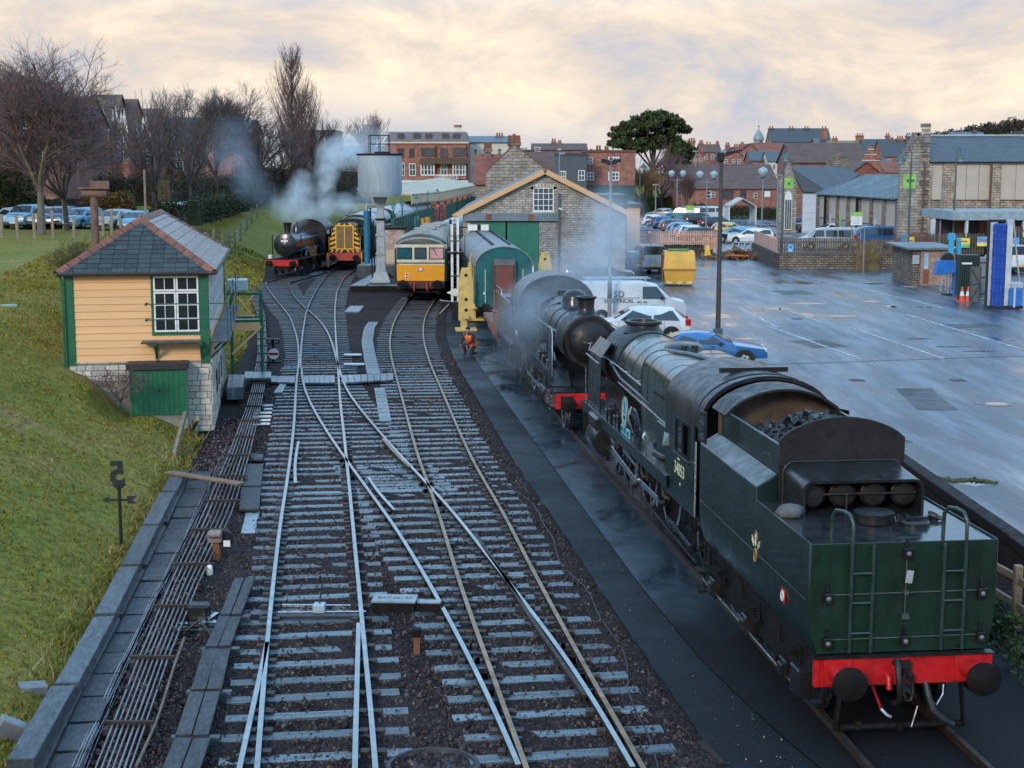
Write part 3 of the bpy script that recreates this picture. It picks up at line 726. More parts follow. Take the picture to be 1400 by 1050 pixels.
hose=MB();hp=[Vector((.30,-.12,.85)),Vector((.31,-.2,.7)),Vector((.36,-.26,.52)),Vector((.48,-.28,.40)),Vector((.62,-.26,.32))]
hose.tube(hp,.035,8)
for k in range(22):
 u=k/21*4;i=min(int(u),3);p=hp[i].lerp(hp[i+1],u-i);q=(hp[i+1]-hp[i]).normalized()*.012;hose.cyl(p-q,p+q,.047,n=8)
hose.build('steam_heat_hose',M('ribbed_hose',(.03,.032,.034),.35,.3,.3,9),td,40)
MB().tube([(-.22,-.12,1.0),(-.22,-.2,.98),(-.22,-.22,.82)],.04,8).build('brake_pipe',m_red,td,50)
MB().tube([(-.40,-.10,.83),(-.30,-.12,.58),(-.28,-.12,.50)],.018,6).build('drain_pipe',m_red,td,50)
MB().tube([(-.28,-.12,.52),(-.22,-.16,.45),(-.16,-.16,.42)],.03,6).build('pipe_end',m_steel,td,50)
MB().tube([(.55,-.1,.82),(.53,-.14,.7),(.45,-.14,.55)],.012,5).build('chain',m_steel,td,50);MB().tube([(.2,-.14,.55),(.12,-.16,.27)],.012,5).build('chain',m_steel,td,50)
MB().tube([(-.78,-.02,.24),(.88,-.02,.24)],.045,8).box((-.55,-.03,.28),(.07,.1,.12)).box((.0,-.05,.24),(.08,.1,.1)).build('brake_shaft',m_under,td,40)
for s in(-1,1):MB().beam((s*.80,-.05,.85),(s*.86,-.05,.22),.10,.03).build('guard_iron',m_under,td,0)
# running gear
fr=MB()
for s in(-1,1):
 fr.b2(s*1.08-.02,s*1.08+.02,.05,6.15,.62,ZB)
fr.b2(-1.05,1.05,.1,6.1,.95,1.2)
fr.build('frame',m_under,td,0)
wheel_mesh(.545,0,'tw',.08,.13);WH['tw'].cyl((-.02,0,0),(.02,0,0),.48,n=24)
for y in(1.05,3.1,5.15):
 MB().cyl((-.9,y,.705),(.9,y,.705),.08,n=10).build('axle',m_under,td,40)
 for s in(-1,1):
  put_wheel(td,'tw',s*.78,y,.705)
  ab=MB().b2(s*1.16-.1,s*1.16+.1,y-.15,y+.15,.55,.86).b2(s*1.27-.03,s*1.27+.03,y-.1,y+.1,.6,.8).build('axlebox',m_blk,td,0,.015)
  sp=MB()
  for k in range(6):L=.52-k*.065;sp.b2(s*1.16-.05,s*1.16+.05,y-L,y+L,.90+k*.022,.918+k*.022)
  sp.tube([(s*1.16,y-.5,.92),(s*1.16,y-.5,1.2)],.02,6).tube([(s*1.16,y+.5,.92),(s*1.16,y+.5,1.2)],.02,6)
  sp.build('leaf_spring',m_under,td,0)
 for s in(-1,1):MB().beam((s*.8,y+.72,.4),(s*.8,y+.62,1.1),.1,.05).build('brake_hanger',m_under,td,0)
for s in(-1,1):
 MB().tube([(s*1.2,.4,.62),(s*1.2,6.0,.62)],.022,6).build('brake_rod',m_steel,td,40)
 st_=MB().b2(s*1.2-.16,s*1.2+.14,5.6,5.95,.48,.51).b2(s*1.2-.16,s*1.2+.14,5.6,5.95,.82,.85).beam((s*1.2,5.62,.48),(s*1.18,5.62,1.28),.05,.03).beam((s*1.2,5.93,.48),(s*1.18,5.93,1.28),.05,.03).build('step',m_blk,td,0)
 MB().b2(s*1.17-.10,s*1.17+.10,.25,.65,.55,.95).build('sand_box',m_blk,td,0,.02)
 # crest and small red notice on the side
cr=MB();cx_,cy_,cz_=-1.249,2.55,2.06
cr.mat(0).tube([(cx_,cy_+.085*math.cos(t),cz_+.14+.11*math.sin(t))for t in[i*math.pi/8 for i in range(17)]],.007,4)
cr.mat(1).loft([[(cx_+d,cy_+a*.7,cz_+.02+b*.8)for a,b in((-.05,.20),(-.03,.10),(-.06,.02),(-.02,.04),(0,-.02),(.05,.0),(.04,.12),(.06,.17),(.03,.24),(-.02,.25))]for d in(0,-.004)])
for k in(-1,1):
 for j in(0,1):cr.mat(1).beam((cx_,cy_+k*.1,cz_+.05-j*.05),(cx_,cy_+k*.21,cz_+.13-j*.05),.006,.025)
cr.mat(0).tube([(cx_,cy_+.075*math.cos(t),cz_-.12+.10*math.sin(t))for t in[i*math.pi/8 for i in range(17)]],.012,4)
for k in range(4):a_=k*math.pi/4;cr.mat(0).beam((cx_,cy_-.07*math.cos(a_),cz_-.12-.09*math.sin(a_)),(cx_,cy_+.07*math.cos(a_),cz_-.12+.09*math.sin(a_)),.006,.010)
cr.build('lion_and_wheel_crest',[m_gold,m_cream_num],td,0)
nb=MB().box((-1.246,1.12,1.74),(.012,.19,.19),Matrix.Rotation(R(4),3,'X')).build('notice_plate',m_red,td,0)
nr=MB().tube([(-1.256,1.12+.072*math.cos(t),1.74+.072*math.sin(t))for t in[i*math.pi/8 for i in range(17)]],.008,4)
for k,(wd,zz)in enumerate(((.08,.035),(.05,.0),(.09,-.035))):nr.box((-1.256,1.12,1.74+zz),(.006,wd,.018))
nr.build('notice_print',m_white,nb,0)
# ------------------------------------------------------------ the green pacific
LO=Vector((4.56,along(TO,7.55).y,0));LA_=.1215;m_boil=M('boiler_green',(.026,.046,.038),.26,.1,.35,1.2,.06,22,(.03,.034,.034),.6,.10,0,(1,.5,1),.6,.3)
lc=E('steam_locomotive','green steam locomotive numbered 34053 with blue name disc, running tender-last','locomotive',LO,LA_);lc.scale=(.985,.968,1)
m_cabroof=M('cab_roof',(.014,.0135,.015),.36,0,.4,1.4,.12,24,(.032,.03,.031),.6,.14,spec=.45)
CW=1.24
# cab
for s in(-1,1):
 cs_=MB();X=s*CW
 def pl(y0,y1,z0,z1):cs_.b2(min(X,X-s*.03),max(X,X-s*.03),y0,y1,z0,z1)
 pl(.25,2.62,1.28,2.28);pl(.25,.62,2.28,3.02);pl(1.72,2.62,2.28,3.02);pl(.62,1.72,2.92,3.02)
 cs_.build('cab_side',m_green,lc,0,.006)
 wf=MB().b2(X-.02,X+.02,.60,.65,2.27,2.93).b2(X-.02,X+.02,1.69,1.74,2.27,2.93).b2(X-.02,X+.02,.65,1.69,2.26,2.31).b2(X-.02,X+.02,.65,1.69,2.89,2.94).b2(X-.015,X+.015,1.14,1.19,2.31,2.89).build('cab_window',m_blk,lc,0)
 MB().b2(X-s*.015-.003,X-s*.015+.003,1.19,1.69,2.31,2.89).build('pane',m_glass,wf,0)
 MB().b2(X-.03,X+.03,.5,1.9,2.2,2.245).build('window_ledge',m_blk,lc,0,.01)
 # corner post and tumble-in at the back, hand pillar
 MB().tube([(X-s*.02,.18,1.3),(X-s*.02,.18,2.7)],.02,6).build('handrail',m_rail_,lc,40)
 MB().loft([[(X+s*.0,2.30,2.25),(X+s*.14,2.30,2.25),(X+s*.0,2.30,2.48)],[(X,2.75,2.25),(X+s*.02,2.75,2.25),(X,2.75,2.45)]]).build('lookout_wedge',M('wedge_pale',(.14,.19,.20),.3),lc,0)
cf=arch(CW,1.62,3.0,3.86)
MB().pris(cf,1,2.60,2.65).build('cab_front',m_green,lc,30)
MB().pris(arch(1.2,1.3,2.95,3.7),1,2.40,2.59).build('backhead',m_soot,lc,30)
roof=MB();oA,oB=arc_roof(CW+.02,2.99,3.93,18,.85),arc_roof(CW-.03,2.97,3.87,18,.85)
roof.loft([[(x,y,z)for x,z in oA+oB[::-1]]for y in(-.28,2.72)]);roof.build('cab_roof',m_cabroof,lc,35,.008)
for y in(-.27,.12):MB().tube([(x,y,z+.008)for x,z in oA],.013,5).build('roof_rib',m_cabroof,lc,50)
MB().loft([[(x*.62,y,z+.035)for x,z in oA[3:-3]]+[(x*.62,y,z-.05)for x,z in oA[3:-3][::-1]]for y in(.75,1.6)]).build('roof_ventilator',m_cabroof,lc,35)
MB().beam((-.66,.72,3.93),(.66,.72,3.93),.05,.09).build('ventilator_edge',m_blk,lc,0)
MB().b2(-1.2,1.2,-.2,2.6,1.24,1.30).build('cab_floor',m_under,lc,0)
# firebox: flat sides with rounded shoulders
def fbox(y,hw,zt,zl=1.5,rs=.42,n=6):
 pts=[(-hw,y,zl),(-hw-.04,y,zt-rs-.55)]
 for cx,a0 in((-hw+rs,180),(hw-rs,90)):
  for i in range(n+1):
   a=R(a0-90*i/n);pts.append((cx+(rs+.02)*math.cos(a),y,zt-rs+rs*math.sin(a)))
 pts+=[(hw+.04,y,zt-rs-.55),(hw,y,zl)];return pts
MB().loft([fbox(2.66,1.10,3.66),fbox(4.2,1.07,3.68),fbox(5.95,1.02,3.69)]).build('firebox',m_boil,lc,35)
m_band=m_blk
for y in(3.5,4.35,5.2,5.93):MB().tube([(a*1.003,y,c+.004)for a,y_,c in fbox(y,1.10-.023*(y-2.66),3.66+.009*(y-2.66))[1:-1]],.006,4).build('boiler_band',m_blk,lc,50)
for k in range(7):MB().cyl((-1.09,2.95+k*.22,3.02),(-1.155,2.95+k*.22,3.02),.022,n=8).build('washout_plug',m_blk,lc,30)
MB().loft(tubey([(5.95,0,2.74,.93,.93),(7.6,0,2.76,.90,.90),(9.75,0,2.79,.86,.86)],36)).build('boiler',m_boil,lc,35)
for y,r_ in((6.8,.92),(7.9,.90),(9.0,.878),(9.72,.866)):MB().tube([((r_+.004)*math.cos(t),y,2.77+(r_+.004)*math.sin(t))for t in[i*math.pi/16 for i in range(33)]],.006,4).build('boiler_band',m_blk,lc,50)
MB().loft(tubey([(9.75,0,2.79,.88,.88),(9.78,0,2.79,.90,.90),(11.9,0,2.79,.90,.90),(11.98,0,2.79,.82,.82)],36)).build('smokebox',m_blk,lc,35)
ch_=MB()
def ell(z,rx,ry,cy=10.85,n=28):return[(rx*math.cos(2*math.pi*i/n),cy+ry*math.sin(2*math.pi*i/n),z)for i in range(n)]
ch_.loft([ell(3.58,.52,.62),ell(3.70,.42,.50),ell(3.76,.40,.48),ell(3.79,.46,.54),ell(3.86,.46,.54),ell(3.86,.34,.42),ell(3.72,.3,.38)]);ch_.build('chimney',m_blk,lc,35)
dm=MB().loft([ell(3.60,.44,.62,6.35),ell(3.72,.43,.60,6.35),ell(3.79,.34,.5,6.35),ell(3.82,.1,.2,6.35)]).build('dome',m_green,lc,50)
MB().cyl((-.12,5.82,3.62),(-.12,5.82,3.80),.07,n=10).cyl((.12,5.82,3.62),(.12,5.82,3.80),.07,n=10).build('safety_valve',m_soot,lc,35)
MB().tube([(-.5,6.2,3.66),(-.42,5.4,3.72),(-.2,5.0,3.72),(.1,3.6,3.72),(.3,2.72,3.75)],.045,8).build('steam_pipe',M('pipe_grey',(.10,.12,.13),.4),lc,50)
MB().tube([(-.72,5.98,3.30),(-.66,6.0,3.45),(-.58,6.0,3.50),(-.5,6.0,3.42)],.018,6).build('grab_rail',m_rail_,lc,50)
# handrails and ejector pipes
for s in(-1,1):
 hr=MB().tube([(s*1.06,2.68,2.83),(s*1.0,6.0,2.88),(s*.98,9.3,2.95),(s*.99,11.3,2.95)],.017,6).build('handrail',m_rail_,lc,50)
 for y in(3.6,5.2,6.8,8.4,10.0,11.2):MB().cyl((s*.88,y,2.9),(s*1.0,y,2.9),.016,n=6).build('handrail_knob',m_rail_,hr,40)
 MB().tube([(s*1.09,2.68,2.62),(s*1.04,6.0,2.66),(s*1.0,8.6,2.70),(s*.95,9.8,2.82),(s*.93,10.4,2.86)],.042,8).build('ejector_pipe',m_green,lc,50)
 MB().tube([(s*1.12,2.68,2.52),(s*1.07,6.0,2.56),(s*1.02,8.8,2.6)],.02,6).build('oil_pipe',m_rail_,lc,50)
 MB().loft([[(s*1.02,y,1.62),(s*1.02,y,2.40),(s*1.14,y,2.52),(s*1.19,y,2.52),(s*1.19,y,1.62)]for y in(2.66,3.7)]).build('firebox_cladding',m_green,lc,0,.015)
 # running plate
for s in(-1,1):
 MB().b2(min(s*.7,s*1.28),max(s*.7,s*1.28),2.4,12.55,1.60,1.63).build('running_plate',m_tank,lc,0)
 MB().b2(s*1.28-.012,s*1.28+.012,2.3,12.55,1.38,1.64).build('valance',m_green,lc,0,.004)
 # smoke deflector
 sd=MB();X=s*1.2
 sd.loft([[(X,10.35,1.64),(X,12.1,1.64),(X,12.1,2.95),(X-s*.03,12.05,3.0),(X-s*.03,10.35,3.0)],[(X-s*.02,10.35,1.64),(X-s*.02,12.1,1.64),(X-s*.02,12.1,2.95),(X-s*.05,12.05,3.0),(X-s*.05,10.35,3.0)]])
 sd.loft([[(X-s*.03,10.35,2.995),(X-s*.03,12.05,2.995),(X-s*.30,11.95,3.36),(X-s*.30,10.4,3.36)],[(X-s*.055,10.35,2.995),(X-s*.055,12.05,2.995),(X-s*.32,11.95,3.34),(X-s*.32,10.4,3.34)]])
 d_=sd.build('smoke_deflector',m_blkg if s<0 else m_blkg,lc,0,.006)
 MB().tube([(X-s*.02+s*.06,10.3,2.86),(X+s*.05,12.1,2.9)],.016,6).build('deflector_rail',m_rail_,d_,40)
MB().b2(-1.26,1.26,12.3,12.6,1.30,1.62).build('front_platform',m_blk,lc,0)
MB().b2(-1.22,1.22,12.55,12.65,.86,1.28).build('buffer_beam',m_blk,lc,0)
for s in(-1,1):buffer(lc,s*.865,12.65,1.05,1,.5,.22,m_blk)
# feed water clack, reverser and lubricators on the plate
MB().tube([(-1.05,2.66,1.92),(-1.2,3.0,1.86),(-1.2,3.75,1.82)],.07,8).build('reversing_rod_tube',m_blk,lc,40)
for y,h in((8.0,.28),(8.4,.22),(9.0,.3),(9.5,.2)):MB().b2(-1.18,-.96,y,y+.24,1.63,1.63+h).cyl((-1.07,y+.12,1.6+h),(-1.07,y+.12,1.72+h),.05,n=8).build('lubricator',m_blkg,lc,0,.015)
for p in([(-1.0,4.4,1.7),(-1.12,4.3,1.9),(-1.02,4.2,2.1)],[(-1.0,5.5,1.63),(-1.1,5.5,1.85),(-1.0,5.6,2.0)],[(-.98,7.3,1.63),(-1.05,7.4,2.0),(-.95,7.5,2.2)]):MB().tube(p,.03,7).build('injector_pipe',m_steel,lc,50)
# name disc and plate
dk=MB().loft([[(-1.20+d,6.95+.30*math.cos(t),2.16+.36*math.sin(t))for t in[i*math.pi/14 for i in range(28)]]for d in(0,-.03)]).build('name_disc',m_plate,lc,30)
MB().tube([(-1.232,6.95+.30*math.cos(t),2.16+.36*math.sin(t))for t in[i*math.pi/14 for i in range(29)]],.018,5).build('disc_rim',m_gold,dk,50)
MB().mat(0).box((-1.235,6.95,2.28),(.008,.05,.26)).box((-1.235,6.95,2.06),(.008,.2,.07)).mat(1).box((-1.235,6.95,2.0),(.01,.10,.05)).box((-1.235,6.97,2.2),(.01,.16,.03)).build('disc_badge',[m_blk,m_gold],dk,0)
npl=MB().box((-1.21,6.9,1.74),(.03,.98,.2)).build('name_plate',m_plate,lc,0,.006)
npt=MB()
for k in range(11):
 if k in(3,7):continue
 npt.box((-1.228,6.46+k*.088,1.74),(.006,.05,.11))
tag(npt.build('plate_lettering',M('dark_lettering',(.03,.10,.16),.4),npl,0),kind='stuff')
text_mesh('cab_number','34053',.34,m_cream_num,lc,face_mx((-CW-.004,1.38,1.93),(-1,0,0)),.002)
MB().box((-CW-.004,1.3,1.68),(.006,.05,.05)).box((-CW-.004,1.45,2.14),(.006,.2,.03)).build('power_class_letters',m_cream_num,lc,0)
# motion
for y in(3.75,6.02,8.29):
 wheel_mesh(.94,15,'dw',.085)
 for s in(-1,1):put_wheel(lc,'dw',s*.78,y,1.10)
 MB().cyl((-.7,y,1.1),(.7,y,1.1),.1,n=10).build('axle',m_under,lc,40)
wheel_mesh(.465,10,'bw',.07)
for y in(9.75,11.65):
 for s in(-1,1):put_wheel(lc,'bw',s*.78,y,.625)
wheel_mesh(.54,10,'rw',.07)
for s in(-1,1):put_wheel(lc,'rw',s*.78,.9,.70)
MB().b2(-.62,.62,.2,12.3,.75,1.55).build('frame',m_under,lc,0);MB().b2(-.72,.72,9.8,12.2,1.55,2.3).build('saddle',m_blk,lc,0,.05)
for s in(-1,1):
 X=s*1.05
 MB().lathe([(.05,9.75),(.38,9.76),(.40,9.8),(.40,11.0),(.36,11.06),(.05,11.08)],(X,0,.98),1,22).build('cylinder',m_blkg,lc,35)
 MB().lathe([(.36,11.08),(.36,11.12),(.2,11.16),(.02,11.17)],(X,0,.98),1,22).build('cylinder_cover',m_steel,lc,35)
 MB().b2(X-.33,X+.16,9.8,11.0,1.2,1.58).build('valve_chest',m_blkg,lc,0,.06)
 MB().loft([[(X+s*.2,y,.62),(X+s*.22,y,1.30),(X+s*.19,y,1.34)]for y in(9.9,10.9)],False,False).build('cylinder_cladding',M('cladding_steel',(.25,.27,.29),.25,.8),lc,0)
 MB().beam((X+s*.02,3.75,.80),(X+s*.02,8.29,.80),.05,.13).build('coupling_rod',m_steel,lc,0,.006)
 MB().beam((X+s*.10,6.02,.80),(X+s*.10,8.9,.98),.05,.15).build('connecting_rod',m_steel,lc,0,.006)
 MB().beam((X,8.5,1.16),(X,9.8,1.16),.12,.06).beam((X,8.5,.84),(X,9.8,.84),.12,.06).build('slide_bar',m_steel,lc,0)
 MB().b2(X-.09,X+.09,8.75,9.1,.84,1.16).build('crosshead',m_steel,lc,0,.01)
 MB().beam((X+s*.06,6.1,.80),(X+s*.06,5.85,1.2),.05,.1).beam((X+s*.1,5.9,1.15),(X+s*.06,7.6,1.2),.04,.09).beam((X,7.5,1.22),(X,9.2,1.36),.05,.08).beam((X+s*.04,9.15,.7),(X+s*.04,9.15,1.4),.045,.07).tube([(X,9.2,1.36),(X,9.85,1.38)],.03,6).build('valve_gear',m_steel,lc,0)
 MB().loft([[(X-.06,7.7,.95),(X-.06,7.5,1.2),(X-.06,7.7,1.48),(X-.06,7.6,1.2)],[(X+.04,7.7,.95),(X+.04,7.5,1.2),(X+.04,7.7,1.48),(X+.04,7.6,1.2)]]).build('expansion_link',m_steel,lc,0)
 for y in(3.75,6.02,8.29):MB().cyl((X-s*.04,y,.80),(X+s*.1,y,.80),.11,n=12).build('crank_pin',m_steel,lc,35)
 for y in(4.85,7.1):MB().beam((s*.8,y,.5),(s*.8,y+.1,1.5),.1,.06).build('brake_hanger',m_under,lc,0)
 for y in(4.9,7.15):MB().b2(X-.08,X+.08,y-.1,y+.1,1.0,1.42).tube([(X,y,1.0),(X,y-.2,.45),(X,y-.35,.3)],.02,6).build('sand_box',m_blk,lc,0)
 MB().tube([(X+s*.1,.2,.42),(X+s*.1,3.0,.5),(X,5,.45)],.03,6).tube([(X+s*.12,.6,.62),(X+s*.1,2.6,.7)],.045,8).build('exhaust_injector',m_blkg,lc,40)
 MB().b2(X-.05,X+.22,.9,1.3,.45,.48).b2(X-.05,X+.22,.9,1.3,.85,.88).beam((X+.0,.92,.45),(X+.05,.92,1.3),.04).beam((X,1.28,.45),(X+.05,1.28,1.3),.04).build('cab_step',m_blk,lc,0)
 MB().tube([(s*1.2,12.4,1.62),(s*1.2,12.45,2.5)],.015,5).build('front_grab_rail',m_rail_,lc,40)
 # gangway between engine and tender: fallplate and doors
MB().b2(-1.0,1.0,-.95,-.15,1.25,1.28).build('fall_plate',m_under,lc,0)
for s in(-1,1):
 wd_=MB().loft([[(s*1.2+d,y,z)for y,z in((5.95,2.95),(6.5,2.95),(6.5,3.3),(6.38,3.48),(5.95,3.52))]for d in(-.012,.012)]).build('side_screen',m_blk,td,0)
 MB().loft([[(s*1.2+d,y,z)for y,z in((6.03,3.02),(6.43,3.02),(6.43,3.28),(6.34,3.41),(6.03,3.44))]for d in(-.016,.016)]).build('screen_pane',m_glass,wd_,0)
 # ================================================================ the other engines and coaches
 # ---- black mogul, chimney towards us
MO=Vector((2.42,41.6,0));MA=.098
mg=E('steam_locomotive','black steam locomotive with red buffer beam and steam around its dome','locomotive',MO,MA)
MB().b2(-1.2,1.2,-.03,.06,.86,1.30).build('buffer_beam',m_red,mg,0,.008)
for s in(-1,1):buffer(mg,s*.865,-.03,1.05,-1,.5,.22,m_blk)
MB().b2(-1.24,1.24,.0,1.3,1.30,1.36).build('front_platform',m_blk,mg,0)
for s in(-1,1):
 MB().loft([[(min(s*.62,s*1.27),y,z),(max(s*.62,s*1.27),y,z),(max(s*.62,s*1.27),y,z+.05),(min(s*.62,s*1.27),y,z+.05)]for y,z in((.9,1.34),(1.5,1.72),(9.3,1.74))]).build('running_plate',m_blkg,mg,0)
 MB().b2(s*1.27-.01,s*1.27+.01,1.5,11.1,1.52,1.80).build('valance',m_blk,mg,0)
 d_=MB().loft([[(s*1.17+dx,y,z)for y,z in((.75,1.5),(.75,2.9),(.85,3.02),(1.7,3.02),(1.85,2.9),(1.85,1.72),(1.2,1.6))]for dx in(-.012,.012)]).build('smoke_deflector',m_blkg,mg,0)
 MB().tube([(s*1.2,.72,1.7),(s*1.2,.72,2.88),(s*1.2,.84,3.04),(s*1.2,1.72,3.04),(s*1.2,2.0,2.95)],.016,5).build('deflector_edge',m_rail_,d_,50)
 MB().tube([(s*.98,1.6,2.92),(s*1.02,5.0,2.88),(s*1.06,9.2,2.84)],.016,6).build('handrail',m_rail_,mg,50)
MB().loft(tubey([(1.45,0,2.60,.74,.74),(1.5,0,2.60,.80,.80),(2.95,0,2.60,.80,.80)],32)).build('smokebox',m_soot,mg,35)
dr=MB().lathe([(.02,1.26),(.3,1.30),(.58,1.40),(.62,1.46)],(0,0,2.58),1,28).build('smokebox_door',m_soot,mg,50)
MB().tube([(.0,1.24,2.58),(-.22,1.22,2.62)],.016,5).tube([(.0,1.22,2.58),(-.06,1.20,2.38)],.016,5).cyl((0,1.3,2.58),(0,1.2,2.58),.05,n=8).build('door_handle',m_rail_,dr,40)
MB().beam((-.55,1.38,2.8),(.55,1.34,2.75),.02,.05).build('door_hinge',m_blk,dr,0)
MB().loft(tubey([(2.95,0,2.60,.76,.76),(4.5,0,2.61,.78,.78),(7.0,0,2.64,.86,.86)],32)).build('boiler',m_blkg,mg,40)
MB().loft([fbox(7.0,.82,3.46,1.7,.5),fbox(9.25,.88,3.46,1.7,.5)]).build('firebox',m_blkg,mg,40)
for y,r_ in((3.7,.785),(4.9,.80),(6.0,.835),(6.95,.87)):MB().tube([(r_*math.cos(t),y,2.61+r_*math.sin(t))for t in[i*math.pi/14 for i in range(29)]],.011,4).build('boiler_band',m_blk,mg,50)
MB().lathe([(.36,3.30),(.27,3.42),(.235,3.55),(.25,3.78),(.31,3.83),(.31,3.88),(.2,3.88),(.18,3.7)],(0,2.2,0),2,22).build('chimney',m_blk,mg,40)
MB().lathe([(.5,3.22),(.40,3.36),(.38,3.62),(.34,3.76),(.2,3.86),(.02,3.89)],(0,4.7,0),2,24).build('dome',m_blkg,mg,50)
MB().lathe([(.2,3.3),(.16,3.5),(.16,3.62),(.02,3.64)],(0,7.6,0),2,14).build('safety_valve',m_soot,mg,40)
MB().tube([(-.35,4.0,3.2),(-.38,4.6,3.35),(-.3,5.6,3.42),(-.6,6.3,3.2),(-.8,6.6,2.7)],.035,6).build('feed_pipe',m_blkg,mg,50)
# cab
cfp=MB().pris(arch(1.27,1.75,3.06,4.0),1,9.25,9.30).build('cab_front',m_blkg,mg,30)
for s in(-1,1):MB().lathe([(.02,9.235),(.2,9.235),(.2,9.26)],(s*.82,0,3.1),1,16).build('spectacle_pane',m_glass,cfp,30)
oA=arc_roof(1.33,3.05,4.03);oB=arc_roof(1.28,3.03,3.97)
MB().loft([[(x,y,z)for x,z in oA+oB[::-1]]for y in(9.1,11.6)]).build('cab_roof',m_cabroof,mg,40)
for s in(-1,1):
 X=s*1.26;c_=MB()
 for y0,y1,z0,z1 in((9.25,11.1,1.5,2.25),(9.25,9.8,2.25,3.06),(10.5,11.1,2.25,3.06),(9.8,10.5,2.95,3.06)):c_.b2(X-.015,X+.015,y0,y1,z0,z1)
 c_.build('cab_side',m_blkg,mg,0)
 nn=text_mesh('cab_number','31806',.24,m_cream_num,mg,face_mx((X+s*.02,10.15,1.95),(s,0,0)),.002)
 MB().lathe([(.05,1.45),(.34,1.46),(.36,1.5),(.36,2.5),(.05,2.52)],(s*1.04,0,1.0),1,20).b2(s*1.04-.25,s*1.04+.15,1.5,2.5,1.2,1.55).build('cylinder',m_blk,mg,35)
 MB().lathe([(.3,1.40),(.3,1.45),(.05,1.46)],(s*1.04,0,1.0),1,18).build('cylinder_cover',m_steel,mg,35)
 MB().beam((s*1.06,4.2,.8),(s*1.06,8.5,.8),.05,.12).build('coupling_rod',m_steel,mg,0)
 MB().beam((s*1.14,6.3,.85),(s*1.1,3.3,1.0),.05,.14).beam((s*1.06,2.5,1.12),(s*1.06,3.7,1.12),.1,.05).beam((s*1.1,6.1,1.2),(s*1.1,4.6,1.15),.04,.08).build('connecting_rod',m_steel,mg,0)
 for y in(4.2,6.35,8.5):put_wheel(mg,'dw',s*.78,y,1.08).scale=(1,.97,.97)
 put_wheel(mg,'bw',s*.78,.85,.63)
 MB().b2(s*1.06-.12,s*1.2,11.15,11.55,.5,.53).b2(s*1.06-.12,s*1.2,11.15,11.55,.95,.98).beam((s*1.15,11.2,.5),(s*1.15,11.2,1.6),.04).build('cab_step',m_blk,mg,0)
 for y in(5.4,7.5):MB().b2(s*1.0-.1,s*1.2,y-.12,y+.12,1.0,1.5).build('sand_box',m_blk,mg,0)
 for k in range(3):MB().box((s*1.0,2.6+k*1.1,1.86),(.26,.4,.2)).build('mechanical_lubricator',m_blkg,mg,0,.03)
MB().b2(-.6,.6,.1,11,.7,1.5).build('frame',m_under,mg,0)
MB().tube([(.0,-.05,1.1),(.0,-.3,1.05),(0,-.34,.8),(.05,-.2,.6)],.04,8).build('vacuum_hose',m_rub_,mg,40)
mt=E('locomotive_tender','black coal tender standing between the mogul and the rusty wagon','tender',MO+Vector((-math.sin(MA)*12.1,math.cos(MA)*12.1,0)),MA)
MB().loft([[(x,y,z)for x,z in((-1.22,1.32),(-1.24,2.55),(-1.30,2.78),(-1.27,2.78),(-1.21,2.5),(1.21,2.5),(1.27,2.78),(1.30,2.78),(1.24,2.55),(1.22,1.32))]for y in(0,6.1)]).build('tank',m_blkg,mt,0)
for s in(-1,1):
 MB().tube([(s*1.3,.1,2.80),(s*1.3,3.6,2.80)],.016,5).tube([(s*1.29,3.6,2.8),(s*1.29,3.65,3.0),(s*1.29,5.9,3.0)],.016,5).build('coal_rail',m_rail_,mt,50)
 MB().b2(s*1.26-.03,s*1.26+.03,-.1,6.2,1.18,1.32).build('footplate',m_blkg,mt,0)
 for y in(.9,2.9,4.9):
  put_wheel(mt,'tw',s*.78,y,.705);MB().b2(s*1.12-.1,s*1.12+.1,y-.18,y+.18,.5,1.2).build('axlebox',m_under,mt,0,.02)
 MB().b2(s*1.06-.02,s*1.06+.02,.0,6.1,.7,1.2).build('frame',m_under,mt,0)
cm2=MB();rc=random.Random(5)
for i in range(260):
 x,y=rc.uniform(-1.05,1.05),rc.uniform(.3,4.0);s=rc.uniform(.08,.16);cm2.box((x,y,2.6+.45*math.exp(-(x/.7)**2)*(1-y/8)+rc.uniform(-.05,.05)),(s,s*rc.uniform(.7,1.4),s),Matrix.Rotation(rc.uniform(0,3),3,(rc.random(),rc.random(),.3)))
cm2.b2(-1.1,1.1,.2,4.1,2.5,2.62);tag(cm2.build('coal',m_coal,mt,0),kind='stuff')
MB().b2(-1.15,1.15,4.3,6.0,2.5,2.66).b2(-.5,.5,4.6,5.4,2.66,2.8).build('tank_top',m_blk,mt,0)
# ---- rusty wagon
rw=E('rusty_wagon','rusty flat wagon end with upright plate between coach and black tender','wagon',(.40,61.2,0),.09)
MB().b2(-1.2,1.2,.1,5.5,1.0,1.22).build('wagon_bed',m_rustp,rw,0,.01)
MB().b2(-1.22,1.22,.0,.08,.85,1.25).build('head_stock',m_rustp,rw,0)
MB().b2(-1.05,.5,1.4,1.5,1.22,2.55).build('end_plate',m_rustp,rw,0,.01)
for x in(-1.03,-.25,.48):MB().b2(x-.04,x+.04,1.3,1.4,1.2,2.55).build('stanchion',m_rustp,rw,0)
MB().b2(-1.1,-.5,.5,1.25,1.22,1.7).b2(-1.15,-.45,.45,1.3,1.7,1.74).build('tool_box',m_rustp,rw,0,.01)
for s in(-1,1):
 buffer(rw,s*.865,0,1.05,-1,.45,.2,m_rustp)
 MB().b2(s*1.0-.03,s*1.0+.03,.3,5.2,.6,1.0).build('sole_bar',m_rustp,rw,0)
 for y in(1.2,4.2):put_wheel(rw,'bw',s*.78,y,.63)
